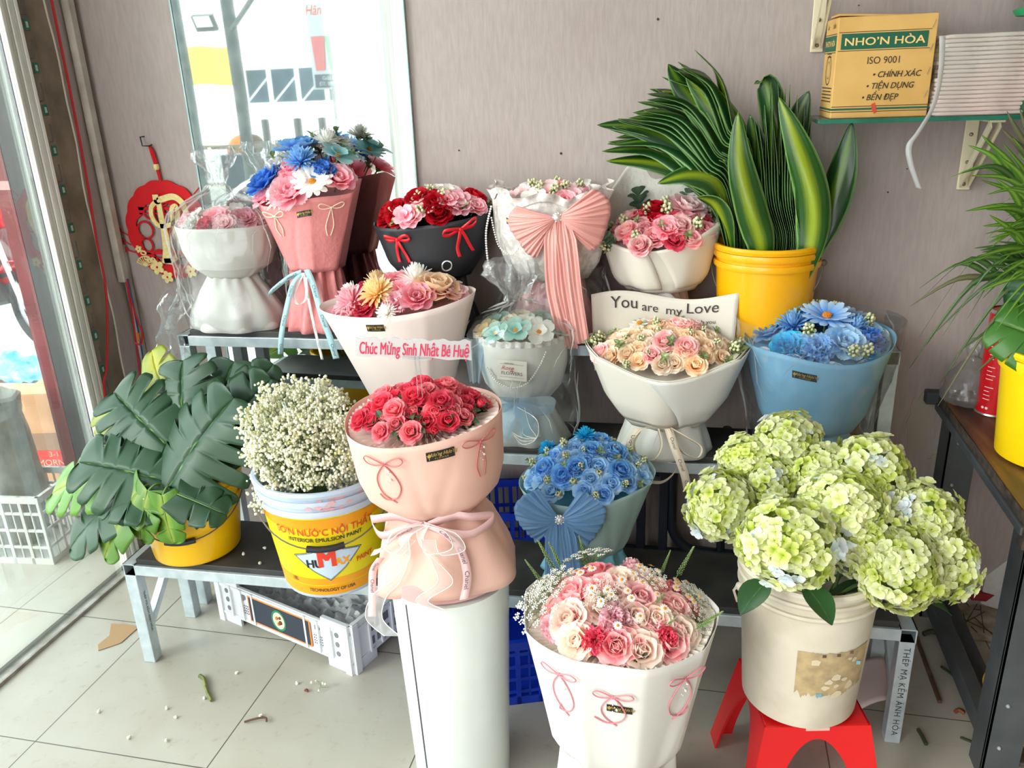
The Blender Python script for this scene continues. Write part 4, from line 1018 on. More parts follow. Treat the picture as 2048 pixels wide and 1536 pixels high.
# ================================================================== CRATES UNDER THE RACK
crate('plastic_crate', 'cobalt blue lattice crate under the rack beside the white cylinder', (-.40, 1.93, 0), (.30, .34, .20), .35, mat('cobalt plastic', (18, 62, 206), .4), 5, 5)
crate('plastic_crate', 'cobalt blue crate standing behind the lowest step by the wall', (-.52, 2.22, 0), (.32, .22, .37), .25, bpy.data.materials['cobalt plastic'], 7, 4)
# flat white stacking crate, lying with its side wall towards the room
WC = mat('white crate plastic', (226, 228, 232), .4)
wc = thing('fruit_crate', 'flat white stacking crate with a dark emblem panel under the rack', 'crate', (-1.12, 2.03, 0), radians(-19))
wx, wy, wz = .56, .36, .15
def wallface(L, panel):
    m = MB(); t = .008
    m.box((0, 0, wz-.012), (L, .016, .012)); m.box((0, 0, .035), (L, .014, .010)); m.box((0, 0, .09), (L, t, .115))
    for sx in (-1, 1):
        m.box((sx*(L/2-.012), 0, wz/2+.005), (.022, .02, wz+.012)); m.box((sx*(L/2-.05), 0, .018), (.09, t, .036))
        m.box((sx*(L/2-.055), 0, wz+.004), (.10, .012, .02))
        for k in (1, 2, 3): m.box((sx*(L/2-.02-.05*k), -.004, .09), (.007, .014, .11))
    return m
for nm, L, px, py, r_ in (('side', wx, 0, -wy/2, 0), ('side', wx, 0, wy/2, pi), ('end', wy, -wx/2, 0, -pi/2), ('end', wy, wx/2, 0, pi/2)):
    m = wallface(L, True); o = m.build(nm, WC, wc, smooth=False); o.location = (px, py, 0); o.rotation_euler = (0, 0, r_)
    h = MB(); rn = random.Random(5)
    for sx in (-1, 1):
        if nm == 'side':
            for k in range(20): h.ball((sx*(L/2-.125)+(k % 5-2)*.0075, -.0045, .062+(k//5)*.009), .0024, 4, 6)
            h.poly_prism([(sx*(L/2-.125)+.012*cos(a)*rn.uniform(.7, 1.1), .118+.012*sin(a)*rn.uniform(.7, 1.1)) for a in [2*pi*q/12 for q in range(12)]], 0, .001, f=lambda x, z, w: (x, -.0045-w, z))
            for k in range(3): h.poly_prism([(sx*(L/2-.05)+.008*cos(a), .055+.032*k+.009*sin(a)) for a in [2*pi*q/8 for q in range(8)]], 0, .001, f=lambda x, z, w: (x, -.0045-w, z))
    if nm == 'end':
        for i in range(7):
            for j in range(2): h.box((-.1+.033*i, -.0045, .065+.045*j), (.022, .001, .026))
    h.build('wall_openings', mat('opening shade', (120, 122, 128), .8) if 'opening shade' not in bpy.data.materials else bpy.data.materials['opening shade'], o, smooth=False)
    if nm == 'side' and py < 0:
        q = MB(); q.box((0, -.0085, .09), (.25, .002, .082), 0); q.box((0, -.0075, .09), (.26, .002, .092), 1)
        q.build('emblem_panel', [mat('panel navy', (44, 52, 66), .5), mat('panel orange edge', (238, 140, 70), .5)], o, smooth=False)
        e = MB()
        for r0, r1, mi, w in ((.030, .024, 0, .0102), (.024, 0, 1, .0100)):
            n = 28; vs = []; fs = []
            for k in range(n): a = 2*pi*k/n; vs += [(r0*cos(a), -w, .09+r0*1.2*sin(a)), (r1*cos(a), -w, .09+r1*1.2*sin(a))]
            e.add(vs, [(2*k, 2*k+1, 2*((k+1) % n)+1, 2*((k+1) % n)) for k in range(n)], mi)
        for x, z, s, mi in ((-.006, .098, .006, 2), (.008, .086, .007, 3), (.0, .08, .006, 2), (.007, .102, .005, 3)): e.ball((x, -.0102, z), s, 4, 8, mi)
        e.build('emblem', [mat('emblem green', (40, 130, 92), .5), mat('emblem cream', (232, 224, 190), .5), mat('emblem orange', (226, 120, 40), .5), mat('emblem brown', (120, 70, 40), .6)], o, label='round green and cream emblem')
b = MB(); b.box((0, 0, .032), (wx, wy, .006)); b.build('crate_base', WC, wc, smooth=False)
# crumpled net lining
b = MB(); b.grid(lambda u, v: ((u-.5)*wx*.94, (v-.5)*wy*.92, .062+.05*abs(noise.noise((u*7, v*9, 3)))+.028*noise.noise((u*22, v*20, 7))), 60, 44)
o = b.build('packing_sheet', mat('grey packing film', (232, 233, 236), .35, rgb2=(206, 208, 212), nscale=30, bump=.4), thick=.001); o.location = wc.location; o.rotation_euler = wc.rotation_euler
tag(o, 'crumpled grey packing film lying in the white stacking crate', 'film')

# ---- black gate frame leaning behind the rack, with chain
NAVY = mat('navy black paint', (20, 24, 36), .35)
gf = thing('steel_frame', 'navy black steel frame with rounded tubes leaning on wall behind the rack', 'frame', (-.02, 2.345, 0), 0)
b = MB()
for x in (-.13, -.06): b.bar((x, 0, .0), (x, 0, .60), .028, .028)
b.bar((-.19, 0, .05), (.50, 0, .05), .035, .03); b.bar((-.19, .0, .13), (.5, 0, .13), .03, .03); b.bar((-.19, 0, .42), (-.02, 0, .42), .025, .025)
b.build('square_bar', NAVY, gf, smooth=False, bevel=.003)
b = MB(); b.tube(spline([(-.035, 0, .60), (-.035, 0, .32), (-.03, 0, .22), (.0, 0, .17), (.05, 0, .15), (.2, 0, .145), (.45, 0, .145)], 8), .016, 10); b.tube([(.12, 0, .0), (.12, 0, .58)], .013, 8); b.build('bent_tube', NAVY, gf)
ch = MB()
for k in range(9):
    z = .50-.027*k; R = Matrix.Rotation((k % 2)*pi/2+.3, 3, 'Z')
    ch.grid(lambda u, v: Vector((-.215, 2.30, z))+R @ Vector(((.0095+.003*cos(2*pi*v))*cos(2*pi*u), .003*sin(2*pi*v), (.017+.003*cos(2*pi*v))*sin(2*pi*u))), 14, 6, cu=True, cv=True)
tag(ch.build('chain', mat('dark iron', (34, 34, 40), .4, metal=.6)), 'short dark iron chain hanging beside the navy steel frame', 'chain')
b = MB(); b.box((.488, 2.372, .46), (.05, .02, .84)); tag(b.build('wooden_strip', mat('weathered strip', (190, 180, 164), .8, rgb2=(150, 138, 120), nscale=14, stretch=(1, 1, .1)), smooth=False), 'weathered pale wooden strip upright against wall behind blue bouquet', 'board')

# ================================================================== BOUQUETS
def paper(name, rgb, trans=.22, rough=.55, bump=.0, bscale=80, rgb2=None):
    return mat(name, rgb, rough, trans=trans, bump=bump, bscale=bscale, rgb2=rgb2, nscale=3, bdist=.004)
PW = paper('white paper', (240, 238, 232)); PWW = paper('warm white paper', (238, 232, 220)); PBL = paper('blush paper', (248, 232, 226))
PPK = paper('embossed pink paper', (240, 152, 152), .15, bump=.6, bscale=70); PBK = paper('black paper', (30, 32, 38), .05, .5)
PPE = paper('peach pink paper', (250, 206, 190)); PBU = paper('sky blue paper', (140, 196, 230), .25, bump=.2, bscale=60); PBG = paper('pale mint paper', (186, 216, 214), .3)
TULW = film_mat('white tulle', (255, 255, 255), .55, .0, .5, .0); TULP = film_mat('pink tulle', (255, 226, 226), .5, .0, .5, .0); TULB = film_mat('blue tulle', (190, 226, 246), .45, .0, .5, .0)
ORG = film_mat('white organza', (255, 246, 244), .38, .25, .3, .1, 30)
CELL = film_mat('clear cellophane', (250, 252, 252), .05, 1.15, .1, .9, 16)
CELT = film_mat('gathered cellophane', (244, 246, 246), .16, 1.4, .12, 1.0, 40)
FOLD = film_mat('film crease', (255, 255, 255), .62, 1.2, .15, 0, 5)  # milky white puts the bright glint of each fold into the colour
def creases(t, prof, n, seed, sy, amp=.006):
    """sharp doubled folds standing up on a clear bag"""
    rnd = random.Random(seed); b = MB(); K = len(prof)
    for q in range(n):
        th = rnd.uniform(0, 2*pi); k = rnd.uniform(0, K-1); dth = rnd.uniform(-.09, .09); dk = rnd.choice((-1, 1))*rnd.uniform(.5, 1.3); P = []; D_ = []
        for s in range(rnd.randint(5, 13)):
            kk = max(0, min(K-1.001, k)); i = int(kk); f = kk-i; r = prof[i][0]+(prof[i+1][0]-prof[i][0])*f+amp; z = prof[i][1]+(prof[i+1][1]-prof[i][1])*f
            P.append(Vector((cos(th)*r, sin(th)*r*sy, z))); D_.append(Vector((cos(th), sin(th), .2)).normalized())
            th += dth+rnd.uniform(-.06, .06); k += dk
            if k < 0 or k > K-1: break
        if len(P) < 3: continue
        vs = []; m = len(P)
        for i, p in enumerate(P): w = .0006+.0034*sin(pi*i/(m-1)); vs += [p-D_[i]*w*.3, p+D_[i]*w+Vector((0, 0, w*.6))]
        b.add(vs, [(2*i, 2*i+1, 2*i+3, 2*i+2) for i in range(m-1)])
    b.build('film_creases', FOLD, t)
def tier(u, v, z): p = rk(u, v, z); return p
def bouquet(label, c, rz=0.0, group=None, rot=None): return thing('bouquet', label, 'bouquet', c, rz, group, rot)
def base_bits(t, bowl, pm, skirt=None, spm=None, inner=None, drop=.04, tdisc=.88, name='paper_wrap'):
    tdisc = max(tdisc, .95); drop = min(drop, .018)
    bowl.wall().build(name, pm, t, thick=.0012, ang=24)
    if skirt: skirt.wall(144, 10).build('paper_skirt', spm or pm, t, thick=.0012, ang=24)
    bowl.disc(tdisc, .96, drop).build('inner_paper', inner or pm, t)
def stems(t, z0, z1, r, m=None):
    b = MB(); b.lathe([(0, z0), (r, z0), (r*.8, (z0+z1)/2), (r*1.4, z1), (0, z1)], 16); b.build('stem_bundle', m or GREEN, t)
c = lambda *a: tuple(a)
# colour pairs (petal base, petal tip, roughness, translucency, mid)
WHT = ((246, 244, 236), (250, 249, 245)); PNK = ((238, 108, 142), (252, 194, 205)); LPK = ((252, 200, 210), (253, 232, 232)); RED_ = ((150, 8, 22), (206, 20, 40)); HOT = ((206, 40, 78), (240, 96, 122))
BLU = ((30, 92, 190), (92, 150, 230)); SKY = ((44, 130, 214), (160, 208, 244)); TUR = ((120, 206, 214), (196, 234, 234)); PCH = ((248, 188, 136), (253, 228, 198)); YLW = ((240, 200, 120), (250, 230, 186)); CRM = ((248, 222, 190), (250, 238, 220))
CORAL = ((214, 40, 70), (238, 92, 116)); CORL = ((232, 96, 118), (248, 158, 166)); TEAL = ((110, 196, 190), (206, 236, 226)); BABY = ((130, 188, 230), (192, 224, 246)); CYAN = ((10, 150, 214), (60, 200, 240))
ROSEP = ((236, 116, 138), (253, 212, 212)); ROSEC = ((252, 220, 204), (253, 240, 230)); PINKW = ((236, 120, 140), (252, 224, 222)); PKM = ((248, 146, 170), (255, 214, 222))

# ---------- 1: white bouquet in a clear bag, top step, left end
t = bouquet('white paper bouquet in a clear tied bag at the left end of the top step', (-1.405, 2.255, Z3)); t1 = t
B = Bowl(.155, .315, .070, .060, .158, .118, ((0, 0), (.22, .62), (.5, .86), (1, 1)), fold=.003, nf=5, seed=1); S_ = skirt_bowl(.165, .062, .055, .158, .115, 2, fold=.007, prof=((0, 0), (.3, .42), (.75, .92), (1, 1)))
base_bits(t, B, PW, S_, PW, PBL, .02, .93)
D = Dome(t, .128, .086, .303, .030, seed=3)
for x, y, k, col, s in ((-.6, -.35, 'cosmos', WHT, .04), (-.25, .1, 'cosmos', CRM, .042), (.05, -.45, 'peony', PKM, .036), (.35, -.1, 'cosmos', WHT, .044), (.62, -.3, 'peony', PNK, .036), (-.75, .2, 'carnation', PNK, .036), (.0, .5, 'cosmos', WHT, .042), (.55, .4, 'peony', LPK, .036), (-.4, .6, 'cosmos', WHT, .04), (-.05, -.85, 'carnation', HOT, .03), (-.8, -.3, 'carnation', PKM, .03), (.85, .0, 'carnation', LPK, .032), (.35, -.75, 'peony', LPK, .03), (-.42, -.72, 'carnation', WHT, .03)):
    D.one(k, col, x, y, s, cr=.16)
prof = dense([(.155, .0), (.172, .05), (.166, .14), (.172, .22), (.176, .30), (.160, .35), (.10, .385), (.040, .41), (.022, .43)], 4)
lathe_noise(prof, 80, .013, 5, 11, sy=.72, pleat=.002, npl=13).build('cellophane_bag', CELL, t); creases(t, prof, 60, 4, .72, .012)
prof = dense([(.018, .425), (.02, .44), (.035, .47), (.055, .50), (.05, .53)], 3)
lathe_noise(prof, 60, .014, 8, 30, pleat=.006, npl=11).build('gathered_top', CELT, t)
b = MB(); b.grid(lambda u, v: Vector((-.155+.075*(u-.5)*(1+.5*sin(9*v))-.03*sin(pi*v), -.075-.045*v+.02*sin(14*u+5*v)+.012*noise.noise((u*9, v*8, 1)), .01-.085*v+.11*(1-v)+.015*sin(11*u))), 26, 22)
b.build('loose_bag_corner', CELT, t)
# ---------- 2: tall pink bouquet with blue flowers
t = bouquet('tall embossed pink bouquet of blue, white and pink flowers on the top step', (-1.125, 2.262, Z3), rz=radians(-4)); t2 = t
B = Bowl(.18, .405, .085, .075, .172, .112, ((0, 0), (1, 1)), rim=lambda th: .015*cos(th)+.02*sin(th)+.006*sin(4*th), fold=.004, nf=4, seed=5, poly=7); S_ = skirt_bowl(.19, .07, .055, .112, .098, 4, fold=.012, nf=11)
base_bits(t, B, PPK, S_, PPK, None, .05, .92); stems(t, .1, .3, .05)
D = Dome(t, .142, .087, .395, .062, tx=.03, tilt=.030, seed=8)
for x, y, k, col, s, dz in ((-.62, -.25, 'peony', BLU, .054, .03), (-.15, .25, 'peony', SKY, .056, .06), (.12, -.30, 'chrysanthemum', SKY, .048, .05), (.40, -.62, 'daisy', WHT, .055, .02), (-.30, -.80, 'chrysanthemum', WHT, .045, .005), (.0, -.80, 'peony', PKM, .056, .01), (-.85, -.35, 'peony', PKM, .05, .0), (.62, .05, 'cosmos', TUR, .052, .045), (.35, .2, 'chrysanthemum', WHT, .042, .075), (-.4, .55, 'chrysanthemum', WHT, .05, .05), (.85, -.25, 'peony', PKM, .045, .0), (-.85, .3, 'cosmos', WHT, .05, .02), (.15, .7, 'daisy', WHT, .05, .06), (.7, .55, 'daisy', TUR, .05, .045), (-.1, -.3, 'carnation', PNK, .04, .02), (.5, -.3, 'carnation', BLU, .036, .02), (-.5, .1, 'carnation', WHT, .04, .035)):
    D.one(k, col, x, y, s, dz, cr=.18)
for x, y, s, dz in ((-.55, .25, .062, .06), (.05, .35, .06, .075), (.5, .3, .06, .06), (-.2, .6, .06, .06), (.75, .3, .055, .05)): D.one('pale_sprig', None, x, y, s, dz-.03)
f = B.local(radians(-76), .82); shop_label(t, f, .046, .017)
string_bow(t, B.local(radians(-112), .86), .035, mat('cream cord', (246, 226, 196), .6), .0016, 1.1); string_bow(t, B.local(radians(-44), .86), .036, bpy.data.materials['cream cord'], .0016, 1.5)
RBB = mat('pale blue ribbon', (178, 214, 222), .4, trans=.2); INK = mat('ribbon print', (70, 74, 84), .6)
def printed_ribbon(t, pts, w, m, txt, size, wd=(1, 0, 0), n=8, every=.5, name='ribbon', start=.25):
    b = MB(); ribbon(b, [Vector(p) for p in pts], wd, w, 0, n); o = b.build(name, m, t, thick=.0004)
    P = spline([Vector(p) for p in pts], n); L = [0]
    for a, q in zip(P, P[1:]): L.append(L[-1]+(q-a).length)
    d = (Vector(wd)).normalized()
    def fm(x, y):
        x = max(0, min(L[-1]*.999, x)); k = max(i for i in range(len(L)) if L[i] <= x); k = min(k, len(P)-2)
        tt = (x-L[k])/max(1e-6, L[k+1]-L[k]); tg = (P[k+1]-P[k]).normalized(); n_ = tg.cross(d).normalized(); n_ = n_ if n_.y < 0 else -n_
        return P[k].lerp(P[k+1], tt)+d*y+n_*.0012
    q = MB(); x = L[-1]*start
    while x < L[-1]*.95: text_on(q, txt, size, fm, ox=x, align='CENTER'); x += every
    q.build('lettering', INK, o); return o
printed_ribbon(t, [(-.005, -.075, .18), (-.03, -.095, .15), (-.055, -.12, .06), (-.07, -.13, .0), (-.085, -.125, -.06)], .019, RBB, 'Chanel', .012, (1, 0, .15), every=.09)
printed_ribbon(t, [(.01, -.075, .19), (.035, -.09, .14), (.065, -.115, .06), (.085, -.12, .0), (.098, -.12, -.065)], .021, RBB, 'Chanel', .014, (1, 0, .2), every=.09)
printed_ribbon(t, [(-.01, -.075, .18), (-.05, -.085, .165), (-.10, -.095, .13), (-.115, -.10, .115)], .02, RBB, 'Chanel', .012, (.3, 0, 1), every=.06)
printed_ribbon(t, [(.0, -.078, .18), (.012, -.092, .12), (.035, -.115, .03), (.052, -.122, -.07)], .009, mat('white ribbon', (242, 240, 240), .4, trans=.2), 'Chanel', .006, (1, 0, 0), every=.05)
b = MB(); ribbon(b, [(0, -.08, .18), (-.03, -.095, .12), (-.02, -.10, .09), (.01, -.10, .11), (.012, -.09, .17)], (0, -.3, 1) if False else (1, .2, 0), .008); b.build('ribbon_loop', bpy.data.materials['white ribbon'], t)
# ---------- 3: black bouquet
t = bouquet('black paper bouquet of red and pink flowers with two red ribbon bows', (-.748, 2.262, Z3), rz=radians(2)); t3 = t
B = Bowl(.165, .335, .10, .085, .178, .118, ((0, 0), (.3, .55), (1, 1)), rim=lambda th: .018*cos(th)+.012*sin(th), fold=.004, nf=5, seed=8); S_ = skirt_bowl(.18, .07, .06, .125, .10, 5, fold=.01)
base_bits(t, B, PBK, S_, PBK, None, .05, .9)
D = Dome(t, .150, .098, .325, .055, tx=.018, seed=12, k=.97)
D.spread(34, [(5, 'rose', RED_, .034), (2, 'peony', PKM, .038), (1.4, 'hydrangea_blossom', LPK, .034)], .04, .92, phase=.7)
for x, y, k, col, s in ((-.5, -.5, 'rose', RED_, .036), (-.15, -.35, 'rose', RED_, .037), (.1, .25, 'hydrangea_blossom', WHT, .045), (.55, -.35, 'hydrangea_blossom', PKM, .034), (.4, -.5, 'hydrangea_blossom', PKM, .032), (-.3, -.85, 'hydrangea_blossom', PKM, .034), (.35, -.1, 'cosmos', WHT, .034), (-.75, -.1, 'rose', RED_, .032), (.2, -.6, 'rose', RED_, .034), (.75, .1, 'rose', RED_, .034), (.65, .45, 'rose', RED_, .032), (-.4, .5, 'rose', RED_, .032), (.15, .75, 'cosmos', WHT, .03)): D.one(k, col, x, y, s, .012)
D.spread(16, [(1, 'berry_sprig', None, .045), (1, 'pale_sprig', None, .04)], .08, 1.0, -.02, 2.0)
D.spread(10, [(1, 'leaf_sprig', None, .05)], .08, .95, -.025, 4.0)
RRB = mat('red ribbon', (232, 30, 44), .35, trans=.1)
def ribbon_bow(t, f, s, w, m, name='ribbon_bow', tails=1.3, tilt=0.0):
    o = None; wd = f(0, .01, .01)-f(0, 0, .01); wd = wd.normalized(); c0, s0 = cos(tilt), sin(tilt)
    g = lambda x, y, q: f(c0*x-s0*y, s0*x+c0*y, q)
    b = MB()
    for d in (-1, 1):
        L = [(0, 0, .004), (d*.4*s, .25*s, .014), (d*.85*s, .38*s, .018), (d*1.05*s, .15*s, .012), (d*.75*s, -.08*s, .008), (d*.3*s, -.04*s, .006), (0, 0, .004)]
        ribbon(b, [g(*p) for p in L], wd, w)
        T = [(0, 0, .006), (d*.18*s, -.35*s*tails, .008), (d*.38*s, -.8*s*tails, .005), (d*(.6 if d > 0 else .35)*s, -1.2*s*tails, .008)]
        hd = (f(.01, 0, .01)-f(0, 0, .01)).normalized()
        ribbon(b, [g(*p) for p in T], hd, w)
    b.ball(g(0, 0, .006), w*.55, 6, 8)
    return b.build(name, m, t, thick=.0005)
ribbon_bow(t, B.local(radians(-115), .80), .036, .009, RRB, tails=1.5); ribbon_bow(t, B.local(radians(-54), .86), .042, .010, RRB, tails=1.5, tilt=.25)
b = MB(); p0 = B.local(radians(-66), .30)
for r in (.0, .35): b.grid(lambda u, v: p0(.013*cos(2*pi*u), .013*sin(2*pi*u), .014+.01*r*cos(2*pi*u))+Vector((.0018*cos(2*pi*v)*cos(2*pi*u), .0018*sin(2*pi*v), .0018*cos(2*pi*v)*sin(2*pi*u))), 24, 6, cu=True, cv=True)
b.build('wire_ring', mat('silver ring', (222, 226, 230), .2, metal=.6), t)
# ---------- 4: white lace bouquet with the big pink bow
t = bouquet('white lace bouquet with a large pleated pink bow and pearl chain', (-.405, 2.262, Z3)); t4 = t
LACE = mat('white lace', (240, 234, 230), .7, rgb2=(214, 206, 202), nscale=60, ndet=3, ncon=(.42, .58), bump=.8, bscale=70, trans=.2)
B = Bowl(.165, .375, .100, .085, .160, .115, ((0, 0), (.2, .55), (.55, .95), (1, 1)), rim=lambda th: .012*sin(7*th)+.02*abs(cos(th)), fold=.005, nf=9, seed=13); S_ = skirt_bowl(.175, .075, .065, .125, .105, 14, fold=.010, nf=12)
base_bits(t, B, LACE, S_, paper('soft pink tulle wrap', (246, 196, 198), .35), PW, .03, .93)
b = MB(); b.grid(lambda u, v: B.at(2*pi*u, 1.0, .004+.012*sin(40*pi*u)*v)+Vector((0, 0, .022*v)), 200, 4, cu=True); b.build('lace_frill', LACE, t)
D = Dome(t, .13, .09, .36, .035, seed=15)
D.spread(14, [(2, 'hydrangea_blossom', LPK, .032), (2, 'peony', PKM, .032), (1, 'cosmos', WHT, .034)], .05, .9)
for x, y in ((-.15, -.3), (.15, -.45), (.3, -.2), (-.35, .1), (.1, .2), (.5, .3)): D.one('berry_sprig', None, x, y, .04, -.01)
PKS = mat('pleated pink satin', (250, 190, 182), .4, trans=.3, sheen=.3)
f0 = lambda u, v, w: Vector((.040+u, -.130-w*.9+.25*abs(u)*.5, .350+v))
big_bow(t, f0, .128, PKS, mat('silver clasp', (226, 222, 216), .25, metal=.5), [(0, [(-.008, 0, .01), (-.01, -.08, .028), (-.005, -.2, .03), (.03, -.35, .035)], .05), (1, [(.014, 0, .012), (.028, -.08, .03), (.04, -.2, .034), (.06, -.335, .04)], .052)], seed=2, fan=((14, -62), (38, -48)))
f = B.local(radians(-124), .74); shop_label(t, f, .040, .016)
PC = MB()
def pearls(P, r=.0032, gap=.0068):
    acc = 0; last = P[0]; PC.ball(last, r, 5, 7)
    for a, q in zip(P, P[1:]):
        L = (q-a).length; k = gap-acc
        while k <= L: PC.ball(a.lerp(q, k/L), r, 5, 7); k += gap
        acc = (acc+L) % gap
pearls(spline([Vector((-.158, -.05, .365)), Vector((-.168, -.08, .30)), Vector((-.165, -.085, .22)), Vector((-.155, -.08, .175))], 12)); pearls(spline([Vector((-.15, -.085, .34)), Vector((-.125, -.115, .27)), Vector((-.085, -.125, .25)), Vector((-.05, -.125, .30))], 12), .0026)
PC.build('pearl_chain', WHITEP, t)
prof = dense([(.16, .0), (.17, .06), (.15, .12), (.135, .165), (.15, .20)], 4); lathe_noise(prof, 70, .014, 21, 12, sy=.72).build('clear_wrap', CELL, t); creases(t, prof, 30, 9, .72, .012)
# ---------- 5: white bouquet of pink roses with raised back sheet
t = bouquet('white paper bouquet of pink and red roses with pointed back sheet on the top step', (-.108, 2.275, Z3)); t5 = t
B = Bowl(.135, .305, .098, .085, .166, .118, ((0, 0), (.25, .48), (1, 1)), rim=lambda th: .022*cos(th)-.048*max(0, -sin(th))**2, fold=.003, nf=5, seed=21, poly=8)
S_ = skirt_bowl(.15, .06, .055, .112, .085, 22, fold=.008, nf=14)
base_bits(t, B, PWW, S_, TULP, None, .045, .88); stems(t, .02, .2, .055, paper('pink core paper', (244, 190, 190)))
b = MB()
def back_sheet(u, v):
    th = radians(20)+radians(150)*u; p = B.S(th, .55+.45*min(1, v*2)); top = .185*max(0, 1-abs(u-.60)/.55)
    return p+Vector((-.012*v, .004+.012*v, top*max(0, v-.15)/.85))
b.grid(back_sheet, 30, 14); b.build('back_sheet', paper('embossed white sheet', (238, 236, 228), .25, bump=.8, bscale=70), t, thick=.001)
B.patch(radians(-180), radians(-180), radians(-84), radians(-100), .1, 1.0, .004).build('paper_flap', PWW, t, thick=.001); B.patch(radians(-66), radians(-92), radians(0), radians(0), .1, 1.0, .0045).build('paper_flap', PWW, t, thick=.001)
D = Dome(t, .142, .102, .268, .062, tx=.018, tilt=.022, seed=22, k=.98)
D.spread(42, [(4, 'rose', PNK, .027), (3, 'rose', HOT, .027), (2, 'rose', ((236, 120, 140), (250, 200, 204)), .029), (1, 'rose', RED_, .026)], .05, .93, phase=1.2)
D.one('peony', LPK, .42, .05, .052, .012); D.one('rose', RED_, -.08, .0, .034, .012); D.one('peony', PKM, .15, -.62, .038, .006); D.one('rose', PINKW, -.55, .1, .032, .012); D.one('rose', PINKW, -.3, -.85, .030, .006); D.one('rose', PINKW, .35, -.55, .034, .008); D.one('rose', PINKW, -.55, -.4, .033, .008)
D.spread(18, [(1, 'berry_sprig', None, .042), (.6, 'pale_sprig', None, .04)], .1, 1.0, -.012, 3.0)
for x, y, s in ((-.95, .15, .075), (-1.0, -.15, .07), (-.35, .75, .085), (.85, .45, .075), (.35, .8, .07), (-.8, -.5, .05)): D.one('eucalyptus', None, x, y, s, .0)
b = MB()
for q in range(9):
    a = radians(-150+15*q); ribbon(b, [(0.02*cos(a), -.075, .14), (.07*cos(a), -.085, .10), (.11*cos(a), -.10, .03)], (1, 0, .3), .012)
b.build('tulle_ribbon', TULW, t)
# ---------- 6: blush white bouquet with birthday topper
t = bouquet('large blush white bouquet of pink, cream and peach blooms on the middle step', (-.778, 2.095, Z2), rot=(0, radians(-5), radians(3))); t6 = t
B = Bowl(.12, .405, .112, .09, .222, .118, ((0, 0), (1, 1)), rim=lambda th: .010*sin(th)+.006*cos(2*th), fold=.003, nf=4, seed=31); S_ = skirt_bowl(.13, .08, .07, .125, .09, 32)
base_bits(t, B, PBL, S_, PBL, paper('pink inner tulle', (246, 196, 196), .3), .05, .9)
D = Dome(t, .182, .086, .385, .045, seed=33, cy=-.002, tilt=.020)
for x, y, k, col, s, dz in ((-.18, -.35, 'chrysanthemum', YLW, .054, .018), (-.58, -.35, 'chrysanthemum', PKM, .052, .012), (-.32, .55, 'chrysanthemum', YLW, .046, .015), (-.05, .5, 'peony', PNK, .044, .012), (.28, .25, 'chrysanthemum', WHT, .054, .018), (.62, .0, 'rose', PCH, .052, .012), (.40, -.5, 'peony', PNK, .042, .01), (.0, -.88, 'chrysanthemum', WHT, .03, .01), (-.36, -.62, 'peony', HOT, .036, .0), (.65, .5, 'cosmos', CRM, .05, .01), (-.7, .3, 'chrysanthemum', WHT, .042, .008), (.2, .8, 'peony', PNK, .04, .01), (.85, .1, 'peony', LPK, .04, .0), (.18, -.15, 'peony', PKM, .036, .0), (-.85, -.35, 'peony', PKM, .036, -.01), (-.6, -.55, 'carnation', PKM, .034, .0), (.1, -.6, 'carnation', PKM, .036, .002), (.85, .45, 'carnation', PKM, .034, .0), (-.4, .1, 'carnation', HOT, .036, .005), (-.62, -.02, 'carnation', PNK, .034, .004)):
    D.one(k, col, x, y, s, dz, centre=YEL if k == 'peony' and s < .041 else None, cr=.18)
f = B.local(radians(-99), .89); shop_label(t, f, .052, .019)
# clear topper stick with birthday greeting, held in the pink rose bouquet in front: its own thing below
# ---------- 7: mint bouquet in a clear bag
t = bouquet('white bouquet of mint and white blossoms in a clear bag with card and pearls', (-.472, 2.13, Z2)); t7 = t
B = Bowl(.125, .305, .075, .065, .128, .105, ((0, 0), (.22, .6), (.55, .92), (1, 1)), fold=.003, nf=6, seed=41); S_ = skirt_bowl(.135, .062, .055, .130, .088, 42, fold=.007, prof=((0, 0), (.35, .35), (1, 1)))
base_bits(t, B, PW, S_, PW, PBL, .02, .94)
b = MB(); b.grid(lambda u, v: B.at(2*pi*u, .96, .004+.004*sin(60*pi*u))+Vector((0, 0, .016*v)), 180, 3, cu=True); b.build('lace_frill', LACE, t)
D = Dome(t, .112, .088, .30, .03, seed=43)
for x, y, k, col, s in ((-.55, .0, 'cosmos', TEAL, .042), (-.75, -.3, 'cosmos', YLW, .032), (.0, -.62, 'cosmos', TEAL, .040), (.5, -.55, 'cosmos', WHT, .042), (.22, -.2, 'cosmos', WHT, .034), (.0, .3, 'cosmos', CRM, .042), (.55, .15, 'cosmos', TEAL, .046), (-.3, .55, 'cosmos', TEAL, .04), (.4, .6, 'carnation', TEAL, .036), (.85, -.1, 'cosmos', TEAL, .034), (-.45, -.65, 'cosmos', TEAL, .034), (-.2, -.2, 'carnation', CRM, .03), (.75, .5, 'cosmos', TEAL, .034)):
    D.one(k, col, x, y, s, .004, cr=.18)
f = B.local(radians(-92), .62); b = MB(); b.box((0, 0, 0), (.082, .001, .058)); o = b.build('gift_card', mat('card paper', (240, 232, 220), .6), t, smooth=False); o.location = f(0, 0, .012); o.rotation_euler = (radians(4), radians(3), radians(-2))
b = MB(); fm = lambda x, y: (x, -.0012, y)
text_on(b, 'FLOWERS', .0135, fm, 0, oy=-.009, bold=.0); text_on(b, 'Rose', .017, fm, 1, ox=-.013, oy=.006, shear=.4); text_on(b, 'HAND MADE', .0045, fm, 0, ox=-.008, oy=.020)
for z in (-.020, .0175): b.box((0, -.0008, z), (.066, .0004, .0006))
